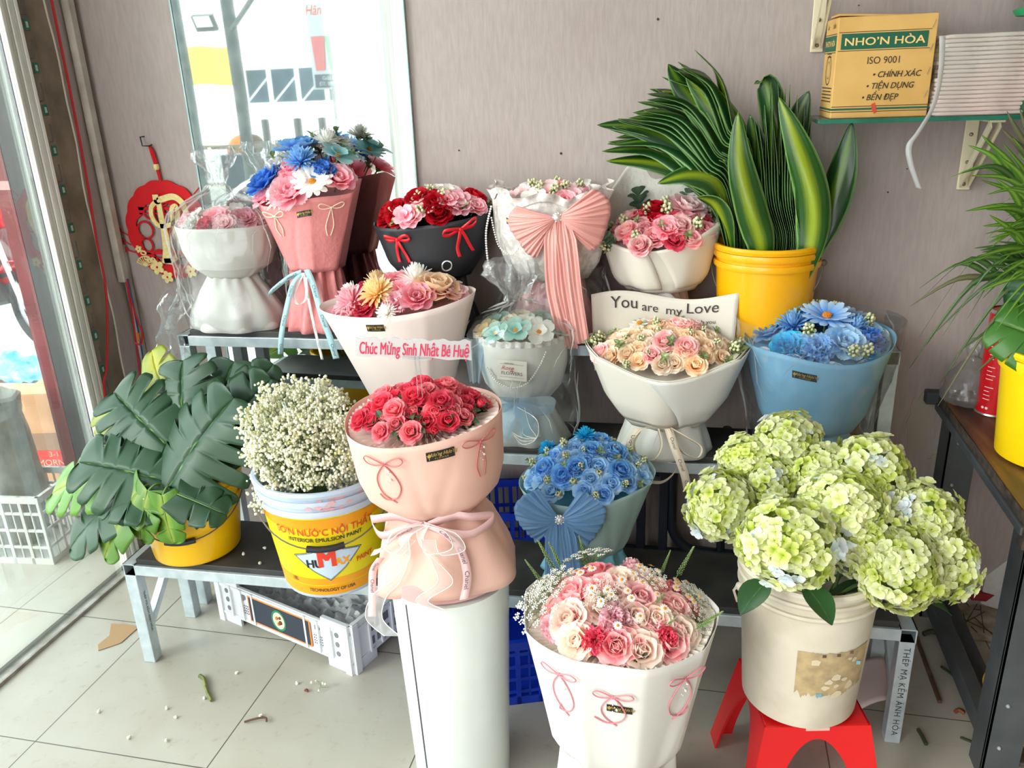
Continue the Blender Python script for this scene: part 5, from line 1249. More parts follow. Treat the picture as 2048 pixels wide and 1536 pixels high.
for x, z, r, m_ in ((.014, .006, .0058, 1), (.022, .009, .0052, 1), (.006, .012, .003, 1), (.021, -.001, .003, 2), (.026, -.004, .0026, 2)): b.lathe([(0, -.0012), (r, -.0012), (r, -.0006)], 10, (0, 0, 0), m_); 
n0 = 5*20
o2 = b.build('card_print', [mat('card ink', (70, 62, 58), .6), mat('card red', (196, 52, 64), .6), mat('card leaf', (70, 80, 60), .6)], o, smooth=False)
me = o2.data
PC = MB(); pearls(spline([Vector((-.078, -.095, .235)), Vector((-.05, -.105, .20)), Vector((-.01, -.11, .185)), Vector((.035, -.108, .20)), Vector((.07, -.098, .25)), Vector((.085, -.085, .285))], 14), .003, .0064); PC.build('pearl_chain', WHITEP, t)
BOR = film_mat('blue organza', (176, 220, 244), .35, .2, .3, .1, 30)
b = MB()
for L, w in (([(0, -.072, .128), (.05, -.10, .145), (.095, -.105, .15), (.105, -.10, .13), (.06, -.10, .118), (0, -.075, .128)], .035), ([(0, -.072, .128), (-.05, -.10, .14), (-.075, -.10, .125), (-.04, -.095, .118), (0, -.075, .128)], .035), ([(0, -.075, .125), (-.03, -.105, .08), (-.05, -.12, .03)], .06), ([(0, -.075, .125), (.03, -.108, .09), (.045, -.118, .045)], .05)): ribbon(b, L, (.25, -.3, .9) if abs(L[-1][2]-L[0][2]) < .02 else (1, 0, .2), w, n=8)
b.build('organza_bow', BOR, t)
b = MB()
for q in range(3): b.tube(spline([(.02*q, -.085, .12), (.06-.02*q, -.12, .10-.02*q), (.06, -.13, .05), (.02, -.13, .03+.01*q), (-.01, -.12, .06)], 8), .0009, 5)
b.build('curling_cord', WHITEP, t)
b = MB(); b.grid(lambda u, v: Vector((-.118+.05*(u-.5)*(1.4-.8*v), -.06-.02*v+.008*sin(12*u), .305-.12*v)), 12, 10); b.build('tulle_tail', BOR, t)
prof = dense([(.135, .0), (.150, .06), (.140, .14), (.150, .24), (.152, .31), (.13, .35), (.075, .375), (.030, .392), (.018, .402)], 4); lathe_noise(prof, 80, .009, 45, 12, sy=.80).build('cellophane_bag', CELL, t); creases(t, prof, 50, 6, .80, .010)
prof = dense([(.016, .40), (.018, .412), (.04, .44), (.065, .475), (.06, .515)], 3); lathe_noise(prof, 60, .018, 48, 26, pleat=.007, npl=9, off=(-.02, 0, 0)).build('gathered_top', CELT, t)
# ---------- 8: cream rose bouquet with lettered back sheet
t = bouquet('white bouquet of cream and pink roses with a lettered back sheet', (-.078, 2.105, Z2)); t8 = t
B = Bowl(.085, .292, .108, .090, .220, .150, ((0, 0), (.35, .5), (1, 1)), rim=lambda th: .012*cos(th)**2-.045*max(0, -sin(th))**3+.012*max(0, sin(th)), fold=.003, nf=5, seed=51, poly=7)
S_ = skirt_bowl(.11, .095, .08, .128, .100, 52, fold=.006, nf=7)
base_bits(t, B, PWW, S_, PW, None, .05, .80)
B.patch(radians(-190), radians(-178), radians(-70), radians(-92), .12, 1.0, .005).build('paper_flap', PWW, t, thick=.001); B.patch(radians(-70), radians(-100), radians(10), radians(2), .1, 1.0, .008).build('paper_flap', PW, t, thick=.001)
bs = lambda u, v: Vector((-.012+(u-.5)*(.365+.02*v), .040+.020*(1-(2*u-1)**2)+.012*v, .20+(.205+.014*sin(2*pi*u+.5)*v+.012*(u)*v)*v))
b = MB(); b.grid(bs, 30, 14); o = b.build('back_sheet', PWW, t, thick=.001)
bf = lambda x, y: bs(.5+x/.36, .5+y/.22)+Vector((0, -.003, .001))
b = MB(); text_on(b, 'You', .044, bf, ox=-.098, oy=.079, sx=.95); text_on(b, 'are', .034, bf, ox=-.034, oy=.072, sx=.95); text_on(b, 'my', .036, bf, ox=.025, oy=.071, sx=.95); text_on(b, 'Love', .044, bf, ox=.095, oy=.080, sx=.95); text_on(b, 'ever with you', .016, bf, ox=.085, oy=.040)
b.build('lettering', mat('dark print', (54, 48, 46), .6), o, label='dark printed words You are my Love')
D = Dome(t, .176, .125, .255, .075, seed=53, k=1.0)
CRS = ((246, 206, 160), (251, 236, 214)); CRP = ((248, 222, 190), (251, 240, 226))
D.spread(64, [(5, 'rose', CRS, .026), (4, 'rose', CRP, .026), (.6, 'rose', PINKW, .025)], .04, .93, phase=.4)
for x, y in ((-.95, -.35), (-.25, .45), (-.12, .55), (.0, -.5), (.42, .62), (.28, -.55), (.25, .1), (.35, .2), (.15, .05)): D.one('rose', PINKW, x, y, .029, .010)
D.one('chamomile', WHT, -.35, .05, .026, .02, cr=.32)
D.spread(30, [(1, 'berry_sprig', None, .028), (1.2, 'pale_sprig', None, .038)], .07, 1.0, -.006, 2.2)
for x, y in ((-.9, .15), (-.7, .5), (.0, .85), (.15, .9), (-.25, .85), (.8, .5), (.95, .1), (.9, -.2), (.6, .75), (-.95, -.05)): D.one('pale_sprig', None, x, y, .05, .0); D.one('berry_sprig', None, x*.95, y*.9, .04, .0)
RCR = mat('cream satin ribbon', (244, 230, 210), .35, trans=.35)
b = MB(); ribbon(b, [(-.02, -.10, .10), (-.05, -.13, .105), (-.075, -.14, .07), (-.06, -.14, .03), (-.02, -.14, .025), (.0, -.13, .06), (-.01, -.11, .10)], (.3, -.5, .2), .020, n=8); ribbon(b, [(.02, -.10, .10), (.06, -.13, .09), (.10, -.135, .065), (.09, -.135, .035), (.05, -.13, .05), (.015, -.105, .10)], (.3, -.5, .3), .018, n=8); b.build('ribbon_loop', RCR, t, thick=.0004)
printed_ribbon(t, [(.015, -.10, .10), (.035, -.14, .06), (.06, -.155, .0), (.072, -.15, -.055)], .021, RCR, 'Chanel', .012, (1, 0, .2), every=.06)
printed_ribbon(t, [(-.06, -.125, .105), (-.078, -.145, .07), (-.07, -.150, .035)], .024, RCR, 'Dior', .016, (1, -.2, .1), every=.2, start=.45)
b = MB(); ribbon(b, [(-.01, -.11, .09), (-.03, -.15, .03), (-.04, -.16, -.02), (.0, -.16, -.03), (.03, -.155, -.01), (.045, -.15, .02)], (.2, -.2, 1), .010, n=8); b.build('ribbon_loop', RCR, t)
# ---------- 9: blue bouquet in a clear wrap, right
t = bouquet('sky blue paper bouquet of blue daisies and carnations at the right of the middle step', (.302, 2.135, Z2)); t9 = t
B = Bowl(.075, .335, .105, .085, .182, .138, ((0, 0), (.2, .38), (1, 1)), rim=lambda th: .030*sin(th)+.008*cos(3*th)-.012, fold=.003, nf=5, seed=61); S_ = skirt_bowl(.09, .08, .07, .12, .10, 62, fold=.01)
base_bits(t, B, PBU, S_, PBU, None, .05, .9)
MESH = mat('white mesh net', (232, 236, 240), .7, bump=1.0, bscale=120, rgb2=(150, 190, 220), nscale=130, ncon=(.5, .62))
b = MB(); b.grid(lambda u, v: B.S(2*pi*u, .86+.12*v)*1.0+Vector((-.022*cos(2*pi*u)*(1.2-v*.6), -.02*sin(2*pi*u), .006*sin(24*pi*u))), 140, 4, cu=True); b.build('mesh_collar', MESH, t)
D = Dome(t, .138, .092, .303, .035, tilt=.022, seed=63)
for x, y, k, col, s, dz in ((.08, -.05, 'daisy', ((70, 150, 226), (196, 222, 244)), .062, .03), (-.35, .55, 'daisy', ((60, 146, 226), (190, 220, 244)), .056, .02), (.48, .52, 'daisy', ((90, 160, 226), (206, 226, 244)), .056, .02), (-.42, -.05, 'chrysanthemum', SKY, .046, .015), (.52, -.1, 'chrysanthemum', SKY, .044, .015), (-.8, .05, 'peony', SKY, .040, .0), (.35, -.62, 'peony', BABY, .046, .012), (-.05, -.78, 'carnation', SKY, .042, .006), (-.55, -.62, 'peony', CYAN, .036, .004), (.85, -.35, 'carnation', BLU, .042, .004), (.85, .1, 'peony', BABY, .042, .004), (.75, -.6, 'peony', CYAN, .034, .0), (-.3, -.75, 'peony', SKY, .038, .0), (.1, .75, 'peony', BLU, .04, .0), (-.75, .5, 'peony', SKY, .04, .0), (-.15, .25, 'carnation', BLU, .04, .0), (.25, .3, 'carnation', BLU, .038, .0), (.75, .35, 'carnation', SKY, .036, .0)):
    D.one(k, col, x, y, s, dz, centre=mat('daisy orange', (232, 140, 36), .7) if (k == 'daisy' and s > .06) else None, cr=.2)
for x, y in ((-.2, -.45), (.72, .18), (.05, .75), (.3, .8), (.62, -.78), (.42, -.85), (-.1, .6)): D.one('berry_sprig', None, x, y, .042, .004)
for x, y in ((.5, -.88), (.65, -.85), (.58, -.75)): D.one('hydrangea_blossom', ((226, 226, 150), (240, 240, 196)), x, y, .022, .008)
f = B.local(radians(-104), .80); shop_label(t, f, .058, .020)
prof = dense([(.145, .0), (.15, .06), (.16, .13), (.185, .22), (.20, .32), (.205, .37)], 4); lathe_noise(prof, 80, .009, 65, 10, sy=.74).build('clear_wrap', CELL, t); creases(t, prof, 24, 12, .74, .010)
printed_ribbon(t, [(-.06, -.14, .08), (-.01, -.15, .04), (.03, -.155, .02)], .022, RBB, 'Chanel', .016, (.3, 0, 1), every=.05)
# ---------- 10: pink spray roses on the cylinder
t = bouquet('peach pink bouquet of coral spray roses standing on the white cylinder', (-.522, 1.505, .5535), rot=(0, radians(-4), radians(2))); t10 = t
B = Bowl(.175, .385, .095, .085, .168, .140, ((0, 0), (.20, .62), (.45, .86), (1, 1)), rim=lambda th: .014*sin(th)+.006*cos(2*th+1), fold=.003, nf=4, seed=71)
S_ = skirt_bowl(.185, .088, .075, .162, .125, 72, fold=.008, nf=6, prof=((0, 0), (.3, .5), (.75, .88), (1, 1)), rim=lambda th: .012*sin(3*th)+.02*max(0, cos(th)))
base_bits(t, B, PPE, S_, PPE, None, .03, .86)
b = MB(); b.lathe([(.0, .002), (.138, .002), (.134, .03), (.12, .05)], 56, sy=.92); b.build('base_collar', paper('translucent pink sheet', (246, 206, 204), .5), t, thick=.001)
B.disc(.965, .965, .012, .005, 70, .35).build('gathered_tulle', paper('blush tulle', (255, 240, 231), .35), t)
D = Dome(t, .134, .108, .366, .058, seed=73, k=.86)
D.spread(64, [(4, 'rose', CORAL, .0235), (4, 'rose', CORL, .0235), (1, 'rosebud', CORAL, .021), (1, 'rosebud', CORL, .022)], .04, .93, .004, phase=.9)
for x, y, s, col in ((-.42, -.35, .030, CORAL), (-.55, .05, .030, CORL), (-.2, -.55, .027, CORL), (.02, -.30, .027, CORAL), (.4, -.35, .028, CORAL), (.35, .2, .028, CORL), (-.75, -.45, .027, CORAL), (.0, .15, .027, CORAL)): D.one('rose', col, x, y, s, .012)
D.spread(40, [(1, 'leaf_sprig', None, .036)], .08, .98, -.010, 2.6)
CORD = mat('rose cord', (206, 112, 112), .5)
string_bow(t, B.local(radians(-107), .82), .042, CORD, .0014, 1.25, WHITEP, curl=.8); string_bow(t, B.local(radians(-36), .86), .038, CORD, .0014, 1.35, WHITEP)
f = B.local(radians(-66), .86); shop_label(t, f, .056, .020)
PKR = mat('pink satin ribbon', (250, 214, 214), .35, trans=.3)
wr = lambda u, v, w=0: S_.at(radians(-90)+u/.11, 1-v/.185, .004+w)
def wr_pts(L): return [wr(*p) for p in L]
b = MB()
ribbon(b, wr_pts([(-.01, .165, .004), (-.05, .175, .02), (-.105, .165, .035), (-.125, .14, .03), (-.095, .135, .02), (-.04, .155, .012), (0, .165, .005)]), (0, -.15, 1), .020, n=8); ribbon(b, wr_pts([(.01, .165, .004), (.05, .178, .02), (.105, .168, .03), (.13, .145, .028), (.095, .135, .02), (.04, .150, .012), (0, .165, .005)]), (0, -.15, 1), .020, n=8); o = b.build('ribbon_bow', PKR, t, thick=.0004)
printed_ribbon(t, wr_pts([(.01, .165, .008), (.035, .15, .012), (.055, .11, .006), (.058, .05, .004), (.045, .0, .006)]), .018, PKR, 'Chanel', .014, (1, .1, .1), every=.055)
printed_ribbon(t, wr_pts([(-.01, .165, .008), (-.045, .145, .018), (-.085, .11, .02), (-.108, .095, .02)]), .020, PKR, 'Chanel', .013, (.6, 0, .8), every=.06)
printed_ribbon(t, wr_pts([(-.09, .09, .012), (-.115, .05, .008), (-.118, .0, .008), (-.10, -.04, .02)]), .018, PKR, 'Chanel', .012, (1, 0, 0), every=.06)
def edged(name, L, w, n=10, wd=(1, 0, 0)):
    P = wr_pts(L); b = MB(); ribbon(b, P, wd, w, 0, n); o = b.build(name, ORG, t)
    e = MB(); Q = spline(P, n); m_ = len(Q)
    for s in (-1, 1): e.tube([q+(Vector(wd(i/(m_-1))) if callable(wd) else Vector(wd))*(w(i/(m_-1)) if callable(w) else w)*.5*s for i, q in enumerate(Q)], .0010, 5)
    e.build('ribbon_edge', WHITEP, o); return o
tw = lambda ph, k: (lambda s: Vector((cos(ph+k*s)*.9, -.35*sin(ph+k*s), .35*sin(ph+k*s))))
edged('organza_ribbon', [(-.015, .165, .008), (-.035, .14, .016), (-.03, .10, .014), (-.05, .05, .014), (-.085, .01, .012), (-.095, -.04, .02), (-.07, -.075, .022)], .042, wd=tw(.2, 3.2))
edged('organza_ribbon', [(.0, .165, .010), (.0, .13, .016), (.02, .09, .016), (.025, .05, .016), (-.005, .01, .016), (.02, -.01, .018)], .036, wd=tw(.4, 4.0))
edged('organza_ribbon', [(-.01, .165, .01), (-.045, .15, .03), (-.06, .12, .03), (-.04, .115, .024), (-.025, .14, .02)], .034, wd=tw(1.0, 1.0)); edged('organza_ribbon', [(.01, .165, .01), (.04, .15, .03), (.045, .12, .03), (.02, .115, .024), (.015, .14, .02)], .034, wd=tw(2.0, 1.0))
# topper: clear stick with greeting plate, stuck in the pink rose bouquet
tp = thing('greeting_topper', 'clear acrylic topper with red script birthday greeting above the coral roses', 'topper', (-.532, 1.45, .925))
b = MB(); 
for x in (-.0045, .0045): b.box((x, 0, .045), (.0016, .002, .22))
b.box((0, 0, .150), (.06, .002, .006)); b.build('stick', film_mat('clear acrylic', (238, 242, 244), .18, .8, .05, 0, 5), tp, smooth=False)
SCRIPT = 'Chúc Mừng Sinh Nhật Bé Huệ'
b = MB(); pts = [(x, .0205+.002*sin(x*130)+.001*sin(x*310)) for x in [-.118+.236*k/60 for k in range(61)]]+[(x, -.0185-.0015*sin(x*110)) for x in [.118-.236*k/60 for k in range(61)]]
b.poly_prism(pts, 0, .0015, f=lambda x, z, w: (x-.008, .0015-w, .168+z)); b.build('greeting_plate', film_mat('silver white acrylic', (240, 236, 242), .5, .5, .1, 0, 5), tp, smooth=False)
b = MB(); text_on(b, SCRIPT, .036, lambda x, y: (x-.008, -.0008, .166+y), shear=.30, sx=.50, bold=.012); b.build('lettering', mat('raspberry acrylic', (196, 24, 72), .35), tp, label='raspberry red script lettering')
# ---------- 11: pale blue bouquet with blue bow on the lowest step
t = bouquet('pale blue bouquet of small blue roses with a big blue bow on the lowest step', (-.258, 1.865, Z1), rz=radians(3)); t11 = t
B = Bowl(.085, .290, .092, .080, .170, .138, ((0, 0), (.15, .2), (1, 1)), rim=lambda th: .018*cos(th)-.02*max(0, -sin(th)), fold=.004, nf=5, seed=81); S_ = skirt_bowl(.10, .075, .065, .118, .098, 82, fold=.012, nf=10)
base_bits(t, B, PBG, S_, paper('aqua paper', (140, 206, 226), .3), paper('aqua lining', (120, 196, 222), .3), .05, .88)
D = Dome(t, .148, .118, .272, .085, seed=83, tx=.012, k=.98)
D.spread(62, [(5, 'rose', BABY, .0245), (4, 'rose', ((90, 160, 220), (172, 212, 244)), .0245), (1.2, 'hydrangea_blossom', BABY, .026)], .04, .95, phase=.2)
for x, y in ((-.6, -.35), (-.3, -.62), (.1, -.25), (.45, -.1), (.55, -.45), (-.1, -.55), (.2, .2)): D.one('rose', ((40, 128, 216), (140, 200, 244)), x, y, .029, .008)
D.one('chrysanthemum', CYAN, -.62, .45, .030, .02); D.one('chrysanthemum', CYAN, -.02, .10, .032, .026)
D.spread(38, [(1.5, 'berry_sprig', None, .025), (1, 'pale_sprig', None, .030)], .07, 1.0, -.004, 2.0)
BLS = mat('pleated blue satin', (126, 176, 222), .35, trans=.25, sheen=.3)
f0 = lambda u, v, w: Vector((-.052+u, -.138-w*.9+.10*abs(u)+.10*max(0, v)*-.3, .238+v))
big_bow(t, f0, .102, BLS, mat('silver heart clasp', (226, 228, 232), .2, metal=.6), [(0, [(-.010, 0, .01), (-.014, -.06, .022), (-.015, -.15, .022), (-.012, -.235, .03)], .044), (1, [(.012, 0, .012), (.022, -.06, .022), (.03, -.15, .022), (.034, -.21, .03)], .040)], seed=5, lift=.022)
b = MB(); b.grid(lambda u, v: Vector((-.075+.03*(u-.5)+.02*v, -.10-.01*sin(14*u), .11-.09*v)), 14, 8); b.build('lace_trim', LACE, t)
# ---------- 12: front white bouquet of pink roses
t = bouquet('large white bouquet of pink roses, chamomile and seed spikes at the front', (-.128, 1.36, 0)); t12 = t
B = Bowl(.285, .595, .115, .105, .192, .160, ((0, 0), (.12, .32), (1, 1)), rim=lambda th: .008*sin(3*th)+.010*cos(2*th), fold=.003, nf=5, seed=91, poly=9); S_ = skirt_bowl(.30, .110, .10, .150, .135, 92, fold=.01)
base_bits(t, B, PW, S_, PW, None, .03, .86)
B.disc(.97, .97, .014, .005, 80, .3).build('gathered_tulle', paper('cream tulle', (246, 240, 228), .3), t)
D = Dome(t, .140, .108, .575, .060, seed=93, k=.96)
D.spread(26, [(4, 'rose', ROSEP, .034), (3, 'rose', ROSEC, .035), (1, 'carnation', PKM, .030)], .04, .86, .004, phase=2.4)
for x, y, k, col, s, dz in ((-.32, .42, 'rose', ((216, 84, 110), (240, 160, 168)), .043, .014), (-.55, -.05, 'rose', ROSEP, .041, .012), (-.18, -.02, 'rose', ROSEP, .036, .012), (.02, .18, 'rose', ROSEC, .034, .014), (-.18, .75, 'rose', ROSEP, .038, .008), (.28, -.15, 'rose', ROSEP, .037, .014), (.45, .25, 'rose', PINKW, .032, .010), (.70, .0, 'rose', PINKW, .034, .010), (-.55, -.48, 'rose', ROSEC, .040, .010), (-.45, -.82, 'rose', ROSEC, .036, .008), (.48, -.38, 'rose', ROSEC, .032, .012), (.05, -.85, 'rose', ROSEP, .034, .008), (.40, -.92, 'rose', ROSEC, .038, .006), (.78, -.68, 'rose', ROSEP, .038, .004), (.85, -.35, 'rose', ROSEC, .034, .006), (-.88, -.55, 'carnation', PKM, .034, .0), (.02, -.52, 'carnation', PKM, .034, .014), (-.18, -.80, 'carnation', HOT, .030, .012), (.62, -.55, 'carnation', HOT, .026, .012), (.62, .42, 'carnation', CORL, .032, .010), (.85, .2, 'carnation', CORL, .032, .006), (.1, .92, 'carnation', PKM, .028, .03), (-.72, .45, 'carnation', CORL, .030, .006), (.12, .62, 'rosebud', PKM, .026, .02), (.28, .58, 'rosebud', PKM, .026, .018), (.22, .35, 'hydrangea_blossom', LPK, .03, .01), (-.3, .65, 'carnation', PKM, .026, .012)):
    D.one(k, col, x, y, s, dz)
rn = random.Random(8)
for q in range(36):
    x, y = rn.choice([(-.15, -.2), (.3, .3), (-.5, .3), (.55, .35), (.1, -.4), (.75, .2)]); x += rn.gauss(0, .16); y += rn.gauss(0, .16)
    D.one('chamomile', WHT, x, y, .0080*rn.uniform(.8, 1.15), .034+rn.uniform(0, .012), cr=.36)
for x, y, s, dz in ((-.92, -.1, .070, .0), (-.95, .22, .055, .0), (-.4, .85, .06, .03), (.88, .45, .05, .01), (-.15, -.25, .04, .02), (.35, .1, .035, .03), (-.72, .15, .05, .02), (.95, .0, .035, .01)): D.one('lace_umbel', None, x, y, s, dz)
for x, y, s in ((-.78, .62, .066), (-.68, .55, .058), (-.95, .45, .05), (.62, .72, .062), (.45, .78, .045), (-.45, .88, .055), (.88, -.3, .05), (.95, -.15, .05), (.45, -.2, .035), (.6, -.42, .03)): D.one('seed_spike', None, x, y, s, .01)
D.spread(26, [(1, 'leaf_sprig', None, .040)], .08, .95, -.012, 1.6)
CORD2 = mat('pink cord', (218, 128, 140), .5)
string_bow(t, B.local(radians(-122), .84), .040, CORD2, .0014, 1.5, WHITEP, curl=.3); string_bow(t, B.local(radians(-88), .76), .038, CORD2, .0014, 1.15, WHITEP, curl=1.2); string_bow(t, B.local(radians(-42), .84), .040, CORD2, .0014, 1.5, WHITEP, curl=.7, flip=-1)
f = B.local(radians(-84), .66); shop_label(t, f, .048, .017)
printed_ribbon(t, [S_.at(radians(a), .30+.3*k, .014+.02*k) for a, k in ((-98, 0), (-108, .5), (-118, 1.2))], .022, PKR, 'Chanel', .014, (1, 0, .2), every=.06); printed_ribbon(t, [S_.at(radians(a), .30+.3*k, .014+.02*k) for a, k in ((-84, 0), (-74, .5), (-62, 1.2))], .022, PKR, 'Chanel', .014, (1, 0, -.2), every=.06)
b = MB(); ribbon(b, [S_.at(radians(-94), .05, .01), S_.at(radians(-105), .2, .03), S_.at(radians(-115), .45, .03)], (1, 0, .1), .05, n=8); ribbon(b, [S_.at(radians(-88), .05, .01), S_.at(radians(-75), .2, .03), S_.at(radians(-68), .5, .03)], (1, 0, .1), .05, n=8); b.build('organza_bow', ORG, t)

# ================================================================== CUT FOLIAGE AND FLOWERS IN BUCKETS
MON = leaf_mat('monstera blade', (28, 66, 36), (112, 150, 80), .42, .0, .022, .12); MONL = leaf_mat('monstera light blade', (92, 142, 36), (160, 180, 70), .35, .02, .2, .25)
MONY = leaf_mat('monstera yellowing blade', (150, 160, 30), (190, 186, 50), .4, .03, .3, .25); PET = mat('petiole', (96, 132, 66), .45)
def monstera(label, Bp, Tp, n, Wd, m, droop=.9, bend=.10, seed=0, root=None, lobes=5, group=None, slot=.017, cup=0.0):
    Bp = Vector(Bp); Tp = Vector(Tp); x = Tp-Bp; L = x.length; x.normalize(); n = Vector(n); n = (n-x*n.dot(x)).normalized(); y = n.cross(x)
    rnd = random.Random(seed); t = thing('monstera_leaf', label, 'leaf', Bp, group=group); mbd = MB()
    sl = [.20+.62*(k+.5)/lobes+rnd.uniform(-.02, .02) for k in range(lobes)]
    NU, NV = 90, 8
    for side in (-1, 1):
        off = rnd.uniform(-.03, .03); vs = []; uv = []; fs = []
        for i in range(NU+1):
            s = -.02+1.02*i/NU
            w = Wd/2*max(.02, (1-max(0, (s-.28)/.72)**2.0)**.62)*(min(1, .72+1.0*max(0, s+.02)) if s < .28 else 1)
            f = 1.0
            for q in sl:
                d = abs(s-q-off)
                if d < slot: f = min(f, .42+.35*(d/slot))
                elif d < slot*2.6: f = min(f, 1-.10*(1-(d-slot)/(slot*1.6)))
            w *= f; sa = radians(-58+125*min(1, max(0, s+.06))**.75)
            for j in range(NV+1):
                v = j/NV; la = v*w
                px = s*L+la*math.tan(max(-1.05, min(.95, sa)))*.40*(1 if s > .1 else 1); 
                pz = -droop*la*la*2.2-bend*L*max(0, s)**2*2+.006*sin(9*s+side+v*3)*v+cup*la
                vs.append(x*px+y*(side*la)+n*pz); uv.append((min(1, max(0, s)), .5+.5*side*v))
        for i in range(NU):
            for j in range(NV):
                a = i*(NV+1)+j; q = (a, a+1, a+NV+2, a+NV+1); fs.append(q if side > 0 else q[::-1])
        mbd.add(vs, fs, 0, uv)
    o = mbd.build('leaf_blade', m, t, ang=0)
    md = o.modifiers.new('thickness', 'SOLIDIFY'); md.thickness = .0007
    b = MB(); b.tube([n*.001, x*L*.45+n*(.001-bend*L*.4), x*L*.9+n*(.0015-bend*L*1.62)], [.0022, .0016, .0008], 5); b.build('midrib', PET, t)
    if root:
        r = Vector(root)-Bp; b = MB(); b.tube(spline([(0, 0, 0), -x*.02-n*.03, r*.6+Vector((0, 0, .02)), r], 6), .0035, 6); b.build('petiole', PET, t)
    return t
RT = (-1.375, 1.81, .45)
ML = [
 ('largest dark monstera leaf facing the room above the yellow bucket', (-1.345, 1.70, .60), (-1.215, 1.78, .835), (-.10, -.75, .55), .33, MON, 1.2, .12),
 ('broad dark monstera leaf pointing left beside the largest one', (-1.34, 1.72, .60), (-1.61, 1.68, .70), (.05, -.62, .75), .27, MON, 1.2, .16),
 ('dark monstera leaf pointing up and left behind the broad ones', (-1.41, 1.80, .68), (-1.60, 1.84, .82), (-.1, -.65, .70), .26, MON, 1.0, .14),
 ('dark upright monstera leaf at the top of the bunch, left of centre', (-1.37, 1.84, .68), (-1.43, 1.92, .88), (-.05, -.85, .45), .26, MON, 1.2, .12),
 ('dark monstera leaf at the top of the bunch, behind the largest leaf', (-1.31, 1.86, .68), (-1.285, 1.95, .875), (.0, -.85, .45), .24, MON, 1.2, .12),
 ('dark monstera leaf turned to the right beside the gypsophila', (-1.29, 1.84, .66), (-1.15, 1.90, .84), (.15, -.8, .5), .22, MON, 1.4, .12),
 ('pale edged green monstera leaf reaching far left to the glass', (-1.46, 1.76, .64), (-1.80, 1.73, .58), (-.05, -.5, .85), .25, MONL, 1.0, .12),
 ('yellowing monstera leaf at the far left of the bunch', (-1.48, 1.84, .70), (-1.70, 1.90, .76), (-.1, -.6, .75), .20, MONY, 1.0, .12),
 ('green monstera leaf drooping low at the left over the bench end', (-1.45, 1.72, .60), (-1.70, 1.64, .44), (-.25, -.6, .7), .20, MON, 1.0, .10),
 ('light green monstera leaf hanging down over the left bucket rim', (-1.42, 1.68, .60), (-1.55, 1.60, .43), (-.2, -.75, .6), .15, MONL, 1.2, .10),
 ('small light green monstera leaf hanging over the middle of the bucket front', (-1.34, 1.66, .595), (-1.325, 1.625, .47), (-.05, -.9, .4), .11, MONL, 1.4, .10),
 ('small green monstera leaf tip pointing right over the bucket rim', (-1.30, 1.67, .60), (-1.17, 1.66, .565), (.05, -.65, .75), .13, MON, 1.2, .10),
 ('green monstera leaf folded down left of the bucket front', (-1.39, 1.67, .60), (-1.43, 1.62, .48), (-.15, -.8, .5), .13, MONL, 1.4, .12),
 ('dark monstera leaf lying low in the middle under the largest one', (-1.36, 1.71, .585), (-1.52, 1.66, .61), (.0, -.5, .85), .20, MON, 1.0, .2),
 ('narrow dark monstera leaf standing at the back right of the bunch', (-1.28, 1.90, .70), (-1.16, 1.96, .86), (.2, -.8, .4), .16, MON, 1.2, .1),
 ('yellow green monstera leaf peeking up by the wires at the back left', (-1.46, 1.92, .74), (-1.58, 2.0, .88), (-.2, -.7, .5), .15, MONY, 1.2, .1)]
for i, (lab, Bp, Tp, n, w, m, dr, be) in enumerate(ML): monstera(lab, Bp, Tp, n, w, m, dr, be, i, RT, (4 if w > .24 else 3) if w > .15 else 2)

# ---- striped dracaena leaves: one blade = folded strip along a curve
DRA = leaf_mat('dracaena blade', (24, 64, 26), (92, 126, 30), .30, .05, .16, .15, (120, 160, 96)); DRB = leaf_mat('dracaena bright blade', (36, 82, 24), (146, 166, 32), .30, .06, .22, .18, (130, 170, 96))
def dracaena(pts, w, wd, m, fold=.25, label=None, group=None):
    P = spline(pts, 6); n = len(P); wd = Vector(wd); mbd = MB(); c0 = P[0]; NV = 6
    vs = []; uv = []
    for i, p in enumerate(P):
        u = i/(n-1); tg = (P[min(i+1, n-1)]-P[max(0, i-1)]).normalized(); d = (wd-tg*wd.dot(tg)).normalized(); nn = tg.cross(d)
        ww = w*.5*max(.02, min(1, .45+1.6*u)*(1-max(0, (u-.45)/.55)**2.3))
        for j in range(NV+1):
            v = -1+2*j/NV; vs.append(p-c0+d*(v*ww)+nn*(fold*ww*(abs(v)-.3)+.10*ww*sin(9*u+3*v))); uv.append((u, j/NV))
    mbd.add(vs, [(i*(NV+1)+j, i*(NV+1)+j+1, (i+1)*(NV+1)+j+1, (i+1)*(NV+1)+j) for i in range(n-1) for j in range(NV)], 0, uv)
    o = mbd.build('dracaena_leaf', m, ang=0); o.location = c0
    md = o.modifiers.new('thickness', 'SOLIDIFY'); md.thickness = .0008
    return tag(o, label, 'leaf', group)
rn = random.Random(21)
GA = 'dark green striped dracaena leaf in the sheaf sweeping left from the amber bucket'; GB = 'dark green striped dracaena leaf in the tight upright sheaf over the amber bucket'
NA = 30
